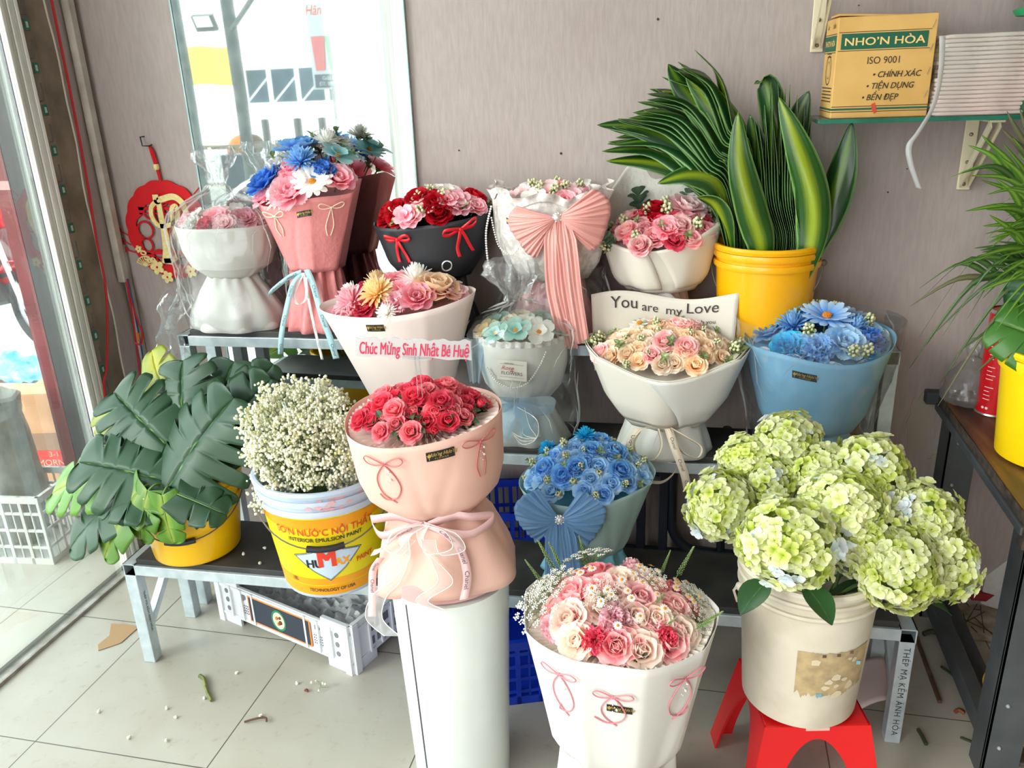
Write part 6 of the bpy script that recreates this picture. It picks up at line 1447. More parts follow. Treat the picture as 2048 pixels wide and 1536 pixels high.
for k in range(NA):
    f = k/(NA-1); q = rn.uniform(-1, 1)
    bx = .085+.055*f; y = 2.255+.015*q
    mid = Vector((.035+.075*f, y, 1.255+.135*f)); kn = Vector((-.02+.085*f, y, 1.325+.145*f))
    a = radians(158-32*f**1.5+rn.uniform(-6, 6)); L = .235+.03*rn.random()-.05*f
    tip = kn+Vector((cos(a)*L, -.03+.02*q, sin(a)*L)); m2 = kn+Vector((cos(a-.12)*L*.5, .0, sin(a-.12)*L*.5+.012))
    tip.z -= .03*rn.random()
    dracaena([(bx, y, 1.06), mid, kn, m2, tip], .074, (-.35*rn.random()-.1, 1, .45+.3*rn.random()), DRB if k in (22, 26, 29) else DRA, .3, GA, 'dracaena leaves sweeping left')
NB_ = 18
for k in range(NB_):
    f = k/(NB_-1); bx = .165+.085*f; y = 2.222+.012*rn.uniform(-1, 1)
    w_ = .012*sin(f*3); tip = Vector((.115+.135*f+rn.uniform(-.012, .012), y+.01, 1.44+.10*sin(pi*f)+rn.uniform(-.03, .03)))
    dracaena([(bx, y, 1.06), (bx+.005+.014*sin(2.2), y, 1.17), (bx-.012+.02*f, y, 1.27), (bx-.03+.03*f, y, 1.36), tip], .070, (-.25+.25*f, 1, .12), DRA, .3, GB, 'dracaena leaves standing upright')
for lab, pts, w, wd, m in (
 ('wide dracaena leaf with a bright yellow stripe at the front left of the upright sheaf', [(.155, 2.17, 1.07), (.148, 2.165, 1.16), (.118, 2.16, 1.25), (.085, 2.165, 1.37), (.075, 2.19, 1.485)], .080, (1, -.12, .25), DRB),
 ('tallest dracaena leaf with a yellow stripe down the middle of the upright sheaf', [(.252, 2.18, 1.07), (.270, 2.175, 1.17), (.262, 2.17, 1.28), (.220, 2.175, 1.40), (.168, 2.19, 1.515)], .084, (1, -.1, .2), DRB),
 ('single broad dracaena leaf standing apart at the far right of the bucket', [(.25, 2.22, 1.07), (.288, 2.22, 1.17), (.318, 2.22, 1.27), (.335, 2.22, 1.36), (.345, 2.225, 1.452)], .084, (.9, -.5, -.25), DRA),
 ('dracaena leaf with a curled tip at the top of the upright sheaf', [(.215, 2.25, 1.1), (.205, 2.25, 1.3), (.165, 2.25, 1.46), (.140, 2.245, 1.545), (.112, 2.24, 1.545)], .070, (1, -.3, .2), DRA),
 ('dracaena leaf leaning right behind the tallest striped one', [(.225, 2.27, 1.1), (.235, 2.27, 1.3), (.225, 2.27, 1.45), (.245, 2.27, 1.525)], .066, (1, -.2, 0), DRA),
 ('dark dracaena leaf behind the wide yellow striped one', [(.17, 2.25, 1.1), (.155, 2.24, 1.25), (.13, 2.235, 1.38), (.105, 2.23, 1.475)], .072, (.9, -.4, .2), DRA),
 ('bright green dracaena leaf bent over the top of the white rose bouquet', [(.09, 2.235, 1.1), (.065, 2.225, 1.24), (.03, 2.215, 1.315), (-.04, 2.20, 1.335), (-.115, 2.19, 1.315)], .078, (.25, .65, .8), DRB),
 ('dracaena leaf drooping between bucket and white rose bouquet', [(.08, 2.23, 1.1), (.06, 2.21, 1.2), (.03, 2.195, 1.26), (-.015, 2.185, 1.28)], .060, (.3, -.7, .6), DRB),
 ('dracaena leaf lying lowest on the left of the sheaf', [(.085, 2.25, 1.1), (.04, 2.25, 1.25), (-.03, 2.24, 1.33), (-.14, 2.23, 1.365), (-.25, 2.22, 1.37)], .066, (.1, .75, .8), DRB),
 ('tall dracaena leaf with a broad yellow stripe topping the left sheaf', [(.13, 2.25, 1.1), (.11, 2.245, 1.3), (.065, 2.24, 1.43), (.0, 2.235, 1.52), (-.055, 2.23, 1.575)], .085, (.75, .2, .65), DRB),
 ('dracaena leaf with a browned tip at the top left of the sheaf', [(.12, 2.25, 1.1), (.09, 2.25, 1.32), (.02, 2.245, 1.45), (-.06, 2.24, 1.545), (-.098, 2.235, 1.60)], .078, (.7, .3, .65), DRA),
 ('dracaena leaf pointing far left at the end of the sheaf', [(.10, 2.25, 1.1), (.05, 2.25, 1.29), (-.04, 2.245, 1.39), (-.17, 2.24, 1.45), (-.275, 2.23, 1.46)], .07, (.2, .6, .8), DRA)):
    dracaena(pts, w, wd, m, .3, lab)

# ---- green hydrangeas
HY1 = petal_mat((172, 192, 52), (226, 230, 150), .55, .35, .5); HY2 = petal_mat((200, 210, 110), (232, 234, 196), .55, .35, .4); HY3 = petal_mat((206, 220, 232), (236, 240, 244), .55, .35, .4)
HLEAF = leaf_mat('hydrangea leaf', (42, 84, 42), (104, 140, 80), .4, .0, .04, .15)
def hyd_mesh(seed, n=250):
    rnd = random.Random(seed); m = MB()
    for k in range(n):
        z = 1-1.62*(k+.5)/n; a = k*2.39996; r = sqrt(max(0, 1-z*z)); d = Vector((r*cos(a), r*sin(a), z))
        d = (d+Vector((rnd.uniform(-.06, .06), rnd.uniform(-.06, .06), rnd.uniform(-.06, .06)))).normalized()
        lump = .86+.26*noise.noise(d*2.6+Vector((seed, 0, 0)))+rnd.uniform(-.09, .05)
        q = noise.noise(d*1.7+Vector((0, seed*3.1, 0)))+rnd.uniform(-.25, .25); mi = 2 if q > .46 else (1 if q > -.12 else 0)
        t = MB(); sz = rnd.uniform(.13, .18)*(1.12 if mi else .95)
        for p in range(4): petal(t, sz, sz*.55, p*pi/2, radians(rnd.uniform(12, 42)), radians(-18), cup=.22, r0=.012, nu=3, nv=2, tipw=.7)
        M_ = frame(d*lump, d+Vector((rnd.uniform(-.3, .3), rnd.uniform(-.3, .3), rnd.uniform(-.3, .3))), rnd.random()*6)
        m.add([M_ @ Vector(p) for p in t.v], t.f, mi, t.uv)
    m.ball((0, 0, 0), .62, 8, 12, 3); return m.mesh('hydrangea_head', [HY1, HY2, HY3, GREENB], ang=0)
HM = [hyd_mesh(s) for s in (1, 2, 3)]
HD = [((.050, 1.60, .724), (.070, .072, .085), (-.5, -.4, .55), 'green hydrangea head hanging furthest left over the white bucket'),
      ((.100, 1.70, .795), (.062, .060, .048), (-.2, -.1, 1), 'small lime hydrangea head at the back left of the bunch'),
      ((.156, 1.66, .748), (.072, .07, .062), (-.2, -.4, 1), 'green hydrangea head second row left, behind the front head'),
      ((.200, 1.72, .838), (.075, .07, .058), (0, -.3, 1), 'pale blue edged hydrangea head at the very top of the bunch'),
      ((.262, 1.68, .782), (.072, .07, .062), (0, -.4, 1), 'cream and blue hydrangea head in the middle of the back row'),
      ((.372, 1.68, .790), (.090, .08, .075), (.3, -.4, 1), 'large lime hydrangea head at the back right of the bunch'),
      ((.182, 1.47, .722), (.100, .085, .088), (-.2, -.7, .8), 'large green hydrangea head lowest at the front of the bucket'),
      ((.300, 1.56, .758), (.090, .08, .075), (0, -.5, 1), 'lime hydrangea head in the middle of the bunch'),
      ((.352, 1.54, .690), (.072, .07, .072), (.1, -.6, .8), 'cream hydrangea head between the front and right heads'),
      ((.470, 1.60, .724), (.082, .08, .075), (.6, -.4, .8), 'lime hydrangea head at the right edge of the bunch'),
      ((.405, 1.50, .660), (.088, .08, .085), (.4, -.7, .6), 'large hydrangea head hanging low on the right over the rim'),
      ((.500, 1.56, .650), (.070, .07, .088), (.7, -.5, .5), 'yellow green hydrangea head hanging lowest at the far right')]
for i, (p, s, n, lab) in enumerate(HD):
    p = (.262+(p[0]-.262)*.93, p[1], .74+(p[2]-.74)*.92-.006)
    t = thing('hydrangea', lab, 'flower', p); n = Vector(n).normalized()
    o = inst(HM[i % 3], 'flower_head', t, Matrix.Diagonal((s[0]*1.02, s[1]*1.02, s[2]*1.0, 1)) @ n.to_track_quat('Z', 'Y').to_matrix().to_4x4() @ Matrix.Rotation(i*1.3, 4, 'Z')); o['kind'] = 'stuff'
    c0 = Vector((.252+.05*cos(i*2.4), 1.585+.05*sin(i*2.4), .52))-Vector(p); b = MB(); b.tube(spline([(0, 0, -.01), n*-.05+Vector((0, 0, -.03)), c0*.55+Vector((0, 0, .015)), c0], 6), .0042, 7); b.build('stem', GREEN, t)
    if i in (3, 4, 6, 9, 10, 1, 5):
        for q in range(2):
            az = i*1.9+q*2.6 if i not in (6,) else (-2.3 if q == 0 else -.9)
            b = MB(); petal(b, .085, .030, az, radians(-18), radians(-30), cup=.25, r0=s[0]*.55, z0=-s[2]*.75, nu=8, nv=4, point=True); b.build('leaf', HLEAF, t, ang=0)
# ---- gypsophila cloud
GYC = Vector((-.948, 1.72, .748)); rn = random.Random(31)
GYM = [mat('gypsophila bud', (240, 238, 214), .7), mat('gypsophila green bud', (206, 206, 150), .7), mat('gypsophila stem', (128, 142, 92), .7)]
def gyp(n_sprig, cen, rad, seed, per=26):
    rnd = random.Random(seed); m = MB()
    for k in range(n_sprig):
        z = 1-1.75*(k+.5)/n_sprig; a = k*2.39996; r = sqrt(max(0, 1-z*z)); lay = .62 if k % 4 == 3 else 1.0
        d = Vector((r*cos(a), r*sin(a), z)); p = cen+Vector((d.x*rad[0], d.y*rad[1], d.z*rad[2]))*(lay*(.84+.36*noise.noise(d*2.3+Vector((seed, 2, 0))))+rnd.uniform(-.07, .07))
        m.tube([cen+Vector((d.x*.03, d.y*.03, -rad[2]*.95)), p-d*.02], .0007, 3, 2, caps=False)
        for j in range(per):
            e = Vector((rnd.gauss(0, 1), rnd.gauss(0, 1), rnd.gauss(0, 1))).normalized()*rnd.uniform(.004, .026); q = p+e+d*.006; s = rnd.uniform(.0028, .0046)
            mi = 1 if rnd.random() < .16 else 0; m.ball(q, s, 3, 6, mi)
            if s > .0037:
                for h in range(3): g = Vector((rnd.uniform(-1, 1), rnd.uniform(-1, 1), rnd.uniform(-1, 1))).normalized(); m.ball(q+g*s*.6, s*.6, 3, 5, mi)
            if j % 4 == 0: m.tube([p-d*.018, q], .0004, 3, 2, caps=False)
    return m
o = gyp(250, GYC, (.168, .118, .158), 5).build('gypsophila', GYM, ang=0); tag(o, 'cloud of tiny white gypsophila blossoms filling the blue paint bucket', 'flowers', kind='stuff')
o = gyp(10, Vector((-1.035, 1.64, .615)), (.028, .02, .016), 9, 14).build('gypsophila', GYM, ang=0); tag(o, 'single gypsophila sprig hanging over the left rim of the paint bucket', 'flowers', kind='stuff')

# ================================================================== RIGHT SIDE: glass shelf, table, greenery
sh = thing('wall_shelf', 'green edged glass shelf on cream brackets high on the right wall', 'shelf', (.74, 2.27, 1.452))
b = MB(); b.box((0, 0, .005), (.96, .22, .010)); b.build('glass_plate', film_mat('shelf glass', (206, 232, 222), .10, .7, .03, 0, 5), sh, smooth=False, bevel=.003)
b = MB(); b.box((0, -.1105, .005), (.955, .001, .009)); b.box((-.4805, 0, .005), (.001, .215, .009)); b.build('polished_edge', mat('green glass edge', (22, 92, 74), .12, rgb2=(40, 120, 98), nscale=8), sh, smooth=False)
BRK = mat('cream bracket', (226, 214, 182), .45)
def bracket(label, x, z, h, d=.20):
    t = thing('shelf_bracket', label, 'bracket', (x, WY-.001, z)); b = MB(); b.box((0, -.004, -h/2), (.032, .006, h)); b.build('wall_plate', BRK, t, smooth=False, bevel=.002)
    b = MB(); b.box((0, -d/2, -.004), (.034, d, .006)); b.build('shelf_arm', BRK, t, smooth=False, bevel=.002)
    b = MB(); b.bar((-.010, -.008, -h*.92), (-.010, -d*.92, -.01), .004, .022); b.bar((.010, -.008, -h*.92), (.010, -d*.92, -.01), .004, .022); b.build('strut', BRK, t, smooth=False)
    b = MB()
    for q in (.25, .62, .92): b.ball((0, -.008, -h*q), .005, 5, 8)
    b.build('screw', mat('screw', (150, 140, 120), .4, metal=.6), t)
bracket('cream shelf bracket under the glass shelf beside hanging palm leaves', .66, 1.4505, .185); bracket('cream shelf bracket at the top of the picture above the carton', .268, 1.815, .20)
# carton with lettering
BX, BY, BZ = .215, .15, .222
ct = thing('carton', 'tan carton box with dark green print standing on the glass shelf', 'box', (.392, 2.262, 1.4625), radians(2.5)); CTN = mat('kraft carton', (222, 178, 104), .7, rgb2=(206, 160, 88), nscale=7)
b = MB(); b.box((0, 0, BZ/2), (BX, BY, BZ)); b.build('box_body', CTN, ct, smooth=False, bevel=.002)
b = MB(); b.box((-.03, -.01, BZ+.002), (BX*.7, BY*.7, .004), 0, Matrix.Rotation(.05, 3, 'Y')); b.build('flap', CTN, ct, smooth=False)
fr = lambda x, y, w=.0006: Vector((x, -BY/2-w, y)); sd = lambda x, y, w=.0006: Vector((-BX/2-w, -x, y))
GRN = mat('dark green print', (14, 92, 66), .6); BLI = mat('brown black print', (52, 44, 30), .6); TANT = mat('tan print', (240, 204, 130), .6)
b = MB(); q = lambda f, x0, x1, y0, y1, mi, w=.0006: b.add([f(x0, y0, w), f(x1, y0, w), f(x1, y1, w), f(x0, y1, w)], [(0, 1, 2, 3)], mi)
q(fr, -.098, .090, .152, .186, 0); q(fr, -.104, .096, .1885, .1898, 1); q(fr, -.104, .096, .1484, .1497, 1); q(fr, -BX/2, BX/2, .018, .0225, 0); q(fr, -BX/2, BX/2, .0135, .0150, 1); q(fr, -BX/2, BX/2, .0255, .027, 1)
q(sd, -.072, .072, .150, .184, 0); q(sd, -.073, .073, .1865, .188, 1); q(sd, -.073, .073, .146, .1475, 1); q(sd, -.075, .075, .018, .0225, 0); q(sd, -.075, .075, .0135, .015, 1)
b.build('printed_bands', [GRN, BLI], ct, smooth=False)
b = MB()
text_on(b, 'NHƠN HÒA', .0235, lambda x, y: fr(x, y, .0012), 1, ox=-.004, oy=.1675, bold=.016, sx=1.28); text_on(b, 'ISO 9001', .022, lambda x, y: fr(x, y, .0012), 0, ox=.0, oy=.126, sx=.9)
for s_, ox, oy in (('• CHÍNH XÁC', .030, .095), ('• TIỆN DỤNG', .018, .070), ('• BỀN ĐẸP', -.002, .045)): text_on(b, s_, .0185, lambda x, y: fr(x, y, .0012), 0, ox=ox, oy=oy, shear=.25, bold=.012, sx=.92)
text_on(b, 'NHƠN HÒA', .018, lambda x, y: sd(x, y, .0012), 1, oy=.1665, bold=.03, sx=1.15); text_on(b, 'Lùn', .016, lambda x, y: sd(x, y, .0012), 0, ox=-.04, oy=.205, shear=.3); text_on(b, 'thấm', .016, lambda x, y: sd(x, y, .0012), 0, ox=.035, oy=.205, shear=.3)
for k in range(5): b.box(sd(0, .068-.0075*k, .0008), (.0006, .12-.01*(k % 2), .0022), 0)
for r0, r1 in ((.034, .031), (.020, .0185)):
    n = 30; vs = []
    for k in range(n): a = 2*pi*k/n; vs += [sd(r0*cos(a), .108+r0*sin(a), .0008), sd(r1*cos(a), .108+r1*sin(a), .0008)]
    b.add(vs, [(2*k, 2*k+1, 2*((k+1) % n)+1, 2*((k+1) % n)) for k in range(n)])
for z in (.145, .138): b.box(sd(0, z, .0008), (.0006, .05, .0018), 0)
b.build('lettering', [BLI, TANT], ct, smooth=False, label='green band and dark printed lettering')
b = MB()
for z in (.05, .10, .15, .2): b.bar(fr(.096, z-.008, .001), fr(.102, z+.008, .001), .0015, .001)
b.build('staple', mat('staple steel', (180, 170, 150), .4, metal=.6), ct, smooth=False)
b = MB(); b.add([fr(x, y, .001) for x, y in ((-.018, .03), (-.01, .034), (-.004, .012), (-.009, .008), (-.016, .02))], [(0, 1, 2, 3, 4)]); b.build('tape_scrap', mat('red tape', (206, 70, 40), .5), ct, smooth=False)
# foam net stack
fs = thing('foam_stack', 'stack of white foam packing net wrapped in clear plastic beside the carton', 'packaging', (.602, 2.262, 1.4625), radians(2)); FOAM = mat('foam net', (232, 224, 214), .8, rgb2=(240, 214, 206), nscale=5, bump=.8, bscale=90)
rn = random.Random(6)
for k in range(19):
    b = MB(); z = .0045+.0092*k; dx = rn.uniform(-.003, .003)+.0006*k; ph = rn.random()*6
    b.grid(lambda u, v: Vector((dx+(.094+.003*sin(40*u+ph))*(.955+.045*sin(pi*v))*max(-1, min(1, 1.4*cos(2*pi*u)))*1.0, (.085+.002*sin(50*u))*(.955+.045*sin(pi*v))*max(-1, min(1, 1.4*sin(2*pi*u))), z+.0046*sin(pi*(v-.5)))), 96, 6, cu=True)
    b.add([(dx+(.094)*max(-1, min(1, 1.4*cos(2*pi*q_/24))), .085*max(-1, min(1, 1.4*sin(2*pi*q_/24))), z+.0046) for q_ in range(24)], [tuple(range(24))])
    b.build('foam_sheet', FOAM, fs)
b = MB(); b.grid(lambda u, v: Vector(((.099+.004*noise.noise((u*30, v*6, 1)))*max(-1, min(1, 1.4*cos(2*pi*u))), (.090+.003*noise.noise((u*30, v*6, 4)))*max(-1, min(1, 1.4*sin(2*pi*u))), .004+.176*v)), 120, 14, cu=True); b.build('plastic_wrap', CELL, fs)
b = MB(); ribbon(b, [(.508, 2.165, 1.635), (.512, 2.158, 1.58), (.510, 2.15, 1.52), (.500, 2.145, 1.475), (.478, 2.14, 1.43), (.462, 2.14, 1.40), (.470, 2.14, 1.36), (.498, 2.15, 1.30)], lambda s: Vector((1, .5*sin(5*s), .25*sin(4*s))).normalized(), .013, n=8)
tag(b.build('plastic_strip', film_mat('white strip', (250, 250, 252), .6, .8, .2, .4, 40), thick=.0004), 'twisted translucent white strip hanging from the foam stack over the shelf edge', 'strip')
SCG = mat('scale green', (20, 160, 100), .35); SCW = mat('scale white', (230, 232, 230), .35)
sc_ = thing('kitchen_scale', 'green dial scale at the right end of the glass shelf', 'scale', (.785, 2.265, 1.4625))
b = MB(); b.poly_prism([(-.095, 0), (.095, 0), (.085, .03), (.07, .16), (-.07, .16), (-.085, .03)], -.06, .06, f=lambda x, z, y: (x, y, z)); b.build('scale_body', SCG, sc_, smooth=False, bevel=.006)
b = MB(); b.xf(Matrix.Identity(4)); b.lathe([(0, 0), (.072, 0), (.076, .006), (.070, .010), (0, .010)], 40); b.xf(Matrix.Translation((0, -.062, .085)) @ Matrix.Rotation(pi/2, 4, 'X')); b.build('dial', SCW, sc_)
b = MB(); b.grid(lambda u, v: Vector(((.075+.005*cos(2*pi*v))*cos(2*pi*u), -.066+.005*sin(2*pi*v), .085+(.075+.005*cos(2*pi*v))*sin(2*pi*u))), 40, 8, cu=True, cv=True); b.build('dial_rim', mat('rim pale green', (150, 206, 184), .3), sc_)
b = MB(); b.box((0, 0, .185), (.05, .05, .05)); b.lathe([(0, .21), (.10, .21), (.108, .222), (.10, .226), (0, .226)], 40); b.build('pan_support', SCG, sc_, smooth=False)
b = MB(); b.lathe([(0, .2265), (.07, .2265), (.10, .25), (.11, .275), (.107, .275), (.096, .252), (0, .23)], 40); b.build('weighing_pan', mat('pan grey', (170, 170, 172), .35, metal=.4), sc_)

# ---- worn wooden table on a dark angle-iron frame
TB = thing('work_table', 'worn brown wooden table on a dark steel frame at the right wall', 'table', (.675, 1.67, 0))
WOOD = mat('worn brown board', (120, 84, 46), .45, rgb2=(64, 38, 30), nscale=4, ndet=8, stretch=(8, 1, 1), ncon=(.3, .62)); WEDGE = mat('chipped board edge', (86, 72, 60), .8, rgb2=(46, 40, 36), nscale=40, ndet=6)
b = MB(); b.box((.33, .36, .69), (.66, .72, .022)); b.build('table_top', WOOD, TB, smooth=False, bevel=.002)
b = MB(); rn = random.Random(2)
b.grid(lambda u, v: Vector((-.002-.004*abs(noise.noise((u*22, v*2, 1))), .72*u, .679+.024*v+.002*noise.noise((u*30, 5, v)))), 60, 3); b.box((.015, .008, .655), (.04, .03, .05)); b.build('board_edge', WEDGE, TB, smooth=False)
b = MB(); b.bar((.0, .70, .668), (.0, .0, .668), .02, .02); b.bar((-.035, .715, .69), (.66, .715, .69), .036, .036); b.build('top_rail', DKGREY, TB, smooth=False, bevel=.003)
for (x, y, w) in ((.05, .05, .078), (.06, .685, .078), (.62, .05, .06), (.62, .685, .06)):
    b = MB(); b.box((x, y-w/2+.004, .335), (w, .008, .67)); b.box((x-w/2+.004, y, .335), (.008, w, .67))
    for z in (.1, .22, .45, .58): b.ball((x-.01, y-w/2-.001, z), .005, 5, 8, 1)
    b.build('leg', [DKGREY, mat('rivet grey', (150, 156, 160), .5)], TB, smooth=False, bevel=.002)
b = MB(); b.bar((.045, .02, .07), (.045, .70, .07), .04, .05); b.bar((.10, .02, .05), (.10, .70, .05), .04, .012); b.build('lower_rail', DKGREY, TB, smooth=False, bevel=.003)
b = MB(); b.box((.085, .655, .47), (.012, .002, .05)); b.build('paper_tag', mat('pale tag', (214, 186, 170), .7, rgb2=(180, 140, 124), nscale=200), TB, smooth=False)
TZ = .7015
bt = bucket('bright yellow bucket of green leaves standing on the worn table at the right edge', (.820, 1.985, TZ), .115, .135, .265, YELD, rz=radians(60), bands=(.03,), swing=radians(-20), grip=None, wire=mat('zinc wire', (200, 196, 180), .35, metal=.6), band_h=.03)
CANR = mat('red can', (206, 20, 30), .3, coat=.3)
cn = thing('drink_can', 'tall red printed tin can between clear bag and yellow bucket on the table', 'can', (.778, 2.26, TZ))
b = MB(); b.lathe([(0, 0), (.042, 0), (.045, .004), (.045, .272), (.043, .278), (0, .278)], 40); b.build('can_body', CANR, cn, ang=30)
b = MB(); b.lathe([(.045, .0), (.047, .002), (.045, .006)], 40); b.lathe([(.045, .272), (.047, .276), (.043, .281)], 40); b.build('can_rim', mat('tin rim', (206, 206, 204), .25, metal=.8), cn)
cf = lambda x, z, w=.0006: Vector(((.045+w)*cos(radians(-100)+x/.045), (.045+w)*sin(radians(-100)+x/.045), z))
b = MB(); rn = random.Random(9)
for k in range(20):
    z = .045+.011*k; L = rn.uniform(.012, .024)
    if k % 5 == 4: continue
    b.add([cf(-.038+L*t_, z+.0018*s_, .0008) for t_, s_ in ((0, 0), (.5, 0), (1, 0), (1, 1), (.5, 1), (0, 1))], [(0, 1, 4, 5), (1, 2, 3, 4)])
for x in (-.034, -.024): b.add([cf(x+.004*cos(a), .022+.004*sin(a), .0008) for a in [2*pi*k/6 for k in range(6)]], [tuple(range(6))])
for r0 in (.030, .024, .018, .012):
    n = 24; vs = []
    for k in range(n): a = pi*.05+pi*1.1*k/(n-1); vs += [cf(.028+r0*cos(a), .125+r0*sin(a), .0008), cf(.028+(r0-.0025)*cos(a), .125+(r0-.0025)*sin(a), .0008)]
    b.add(vs, [(2*k, 2*k+1, 2*k+3, 2*k+2) for k in range(n-1)], 1)
b.add([cf(x, z, .0008) for x, z in ((.0, .092), (.03, .096), (.05, .102), (.03, .108), (.004, .104))], [tuple(range(5))], 2)
b.build('can_print', [mat('can white print', (238, 220, 216), .5), mat('can pink print', (240, 176, 170), .5), mat('can olive print', (186, 170, 40), .5)], cn, smooth=False)
m = lathe_noise(dense([(.0, .0), (.075, .0), (.095, .03), (.085, .09), (.05, .13), (.02, .155), (.03, .19), (.02, .21)], 4), 60, .016, 31, 18, sy=.8); o = m.build('plastic_bag', film_mat('bag film', (236, 238, 238), .18, 1.1, .12, .9, 22)); o.location = (.722, 2.30, TZ+.004); o.scale = (.66, .66, .88); tag(o, 'crumpled clear plastic bag at the back corner of the worn table', 'bag')
b = MB(); b.ball((.86, 2.15, TZ+.02), .028, 7, 10, 0, .7); b.tube([(.80, 2.12, TZ+.003), (.83, 2.10, TZ+.003), (.87, 2.09, TZ+.004)], .002, 5, 1); tag(b.build('tape_roll', [mat('dark lump', (60, 62, 60), .5), mat('grey wire bit', (150, 150, 146), .5)]), 'dark crumpled lump beside the red can on the table', 'scrap')
# leaves in the yellow bucket on the table
GL = leaf_mat('aralia blade', (40, 84, 44), (120, 160, 84), .35, .0, .03, .18); GLB = leaf_mat('aralia light blade', (70, 124, 46), (130, 170, 80), .4, .0, .05, .25)
for lab, Bp, Tp, n, w, m in (('broad bright green leaf folding over the rim of the table bucket', (.785, 1.92, .985), (.655, 1.97, 1.04), (-.4, -.6, .6), .17, GLB), ('large dark green leaf standing in the table bucket', (.815, 1.96, 1.0), (.715, 1.98, 1.13), (-.5, -.75, .3), .20, GL),
    ('pale green leaf at the front of the table bucket', (.80, 1.89, .98), (.725, 1.88, 1.03), (-.1, -.8, .6), .10, GLB), ('dark green leaf at the right of the table bucket', (.855, 1.92, 1.0), (.815, 1.94, 1.16), (-.1, -.9, .3), .2, GL)):
    monstera(lab, Bp, Tp, n, w, m, 1.6, .1, int(w*1000), (.82, 1.985, .85), 3, slot=.004)
# palm fronds sweeping in from the right
PALM = [leaf_mat('palm blade', (70, 118, 30), (130, 168, 60), .4, .05, .3, .25), leaf_mat('palm dark blade', (48, 84, 34), (90, 120, 56), .4, .05, .3, .2), leaf_mat('palm dry blade', (88, 92, 60), (120, 116, 80), .5, .05, .3, .2)]
def frond(label, base, tip, seed, n=22, L=.26, drop=.05, m=0):
    rnd = random.Random(seed); base = Vector(base); tip = Vector(tip); t = thing('palm_frond', label, 'leaf', base)
    P = spline([(0, 0, 0), (tip-base)*.5+Vector((0, 0, .05)), (tip-base)], 10); b = MB(); b.tube(P, [.004-.003*i/(len(P)-1) for i in range(len(P))], 5); b.build('rachis', PET, t)
    for k in range(n):
        u = .15+.83*k/(n-1); p = P[int(u*(len(P)-1))]; tg = (tip-base).normalized(); s = 1 if k % 2 else -1
        side = Vector((0, .25*s, .55*s)); d = (tg*.9+side*(1-.6*u)+Vector((rnd.uniform(-.12, .12), rnd.uniform(-.25, .1), rnd.uniform(-.12, .12)))).normalized(); l = L*rnd.uniform(.75, 1.1)*(1-.35*u)
        q = [p, p+d*l*.5+Vector((0, 0, -.01)), p+d*l+Vector((-.01, 0, -drop*rnd.uniform(.4, 1.6)))]
        bb = MB(); Q = spline(q, 5); nn = len(Q); vs = []; uv = []
        wd = d.cross(Vector((.2*rnd.uniform(-1, 1), -1, .3))).normalized()
        for i, z in enumerate(Q):
            w = .0085*min(1, .4+2*i/(nn-1))*(1-(i/(nn-1))**2)+.0004
            vs += [z-wd*w, z+Vector((0, -.002, 0)), z+wd*w]; uv += [(i/(nn-1), 0), (i/(nn-1), .5), (i/(nn-1), 1)]
        bb.add(vs, [(3*i+j, 3*i+j+1, 3*i+j+4, 3*i+j+3) for i in range(nn-1) for j in (0, 1)], 0, uv)
        bb.build('leaflet', PALM[m if rnd.random() < .8 else (m+1) % 3], t, ang=0)
    return t
FR = [((.92, 2.06, 1.02), (.66, 2.09, 1.34), 'bright palm frond fanning up left at the right edge', 24, .22, .05, 0), ((.92, 2.06, 1.02), (.68, 2.03, 1.27), 'bright palm frond in front of the uppermost ones', 24, .20, .06, 0), ((.93, 2.05, 1.0), (.69, 2.0, 1.19), 'bright palm frond sweeping left over the table bucket', 24, .20, .06, 0),
      ((.92, 2.1, 1.0), (.70, 2.12, 1.40), 'dark curled palm frond highest on the right', 20, .16, .0, 2), ((.93, 2.1, 1.02), (.74, 2.08, 1.42), 'palm frond reaching to the right picture edge near the shelf', 22, .16, .03, 1), ((.90, 2.12, 1.0), (.69, 2.16, 1.08), 'dark palm frond with long leaflets drooping beside the clear bag', 16, .26, .19, 1), ((.92, 2.08, 1.0), (.70, 2.06, 1.14), 'palm frond with drooping tips below the bright ones', 18, .22, .13, 1), ((.94, 2.02, 1.0), (.74, 1.97, 1.24), 'bright palm frond nearest the camera at the right edge', 24, .2, .05, 0)]
FR += [((.92, 2.0, 1.0), (.70, 1.95, 1.30), 'bright palm frond crossing the upper ones at the right edge', 26, .2, .06, 0), ((.94, 2.1, 1.0), (.72, 2.1, 1.22), 'bright palm frond behind the others at mid height', 26, .2, .07, 0), ((.93, 2.04, 1.0), (.72, 2.02, 1.12), 'low palm frond just above the bucket leaves', 22, .2, .09, 0)]
for i, (bp, tp_, lab, n, L, dr, m) in enumerate(FR): frond(lab, bp, tp_, 40+i, n, L, dr, m)
# under the table
bucket('amber bucket lying tilted on its side under the worn table', (.96, 1.98, .10), .11, .135, .24, YELC, rz=radians(120), bands=(.022, .048), rot=(radians(28), radians(-24), radians(40)), swing=radians(-70), wire=mat('white wire', (226, 224, 220), .4), grip=None)
bucket('second yellow bucket standing low behind the front table leg', (.855, 1.86, .001), .095, .115, .12, YELB, bands=(.02,), handle=False)
b = MB(); b.box((0, 0, .09), (.24, .03, .18)); o = b.build('foam_board', mat('white foam board', (212, 206, 200), .8, rgb2=(196, 190, 184), nscale=30), smooth=False, bevel=.004); o.location = (.99, 2.34, .02); o.rotation_euler = (radians(-18), 0, radians(-24)); tag(o, 'white foam board leaning under the table by the wall', 'board')
b = MB(); b.grid(lambda u, v: Vector(((u-.5)*.11, (v-.5)*.20, .003+.005*abs(noise.noise((u*4, v*6, 2))))), 12, 14)
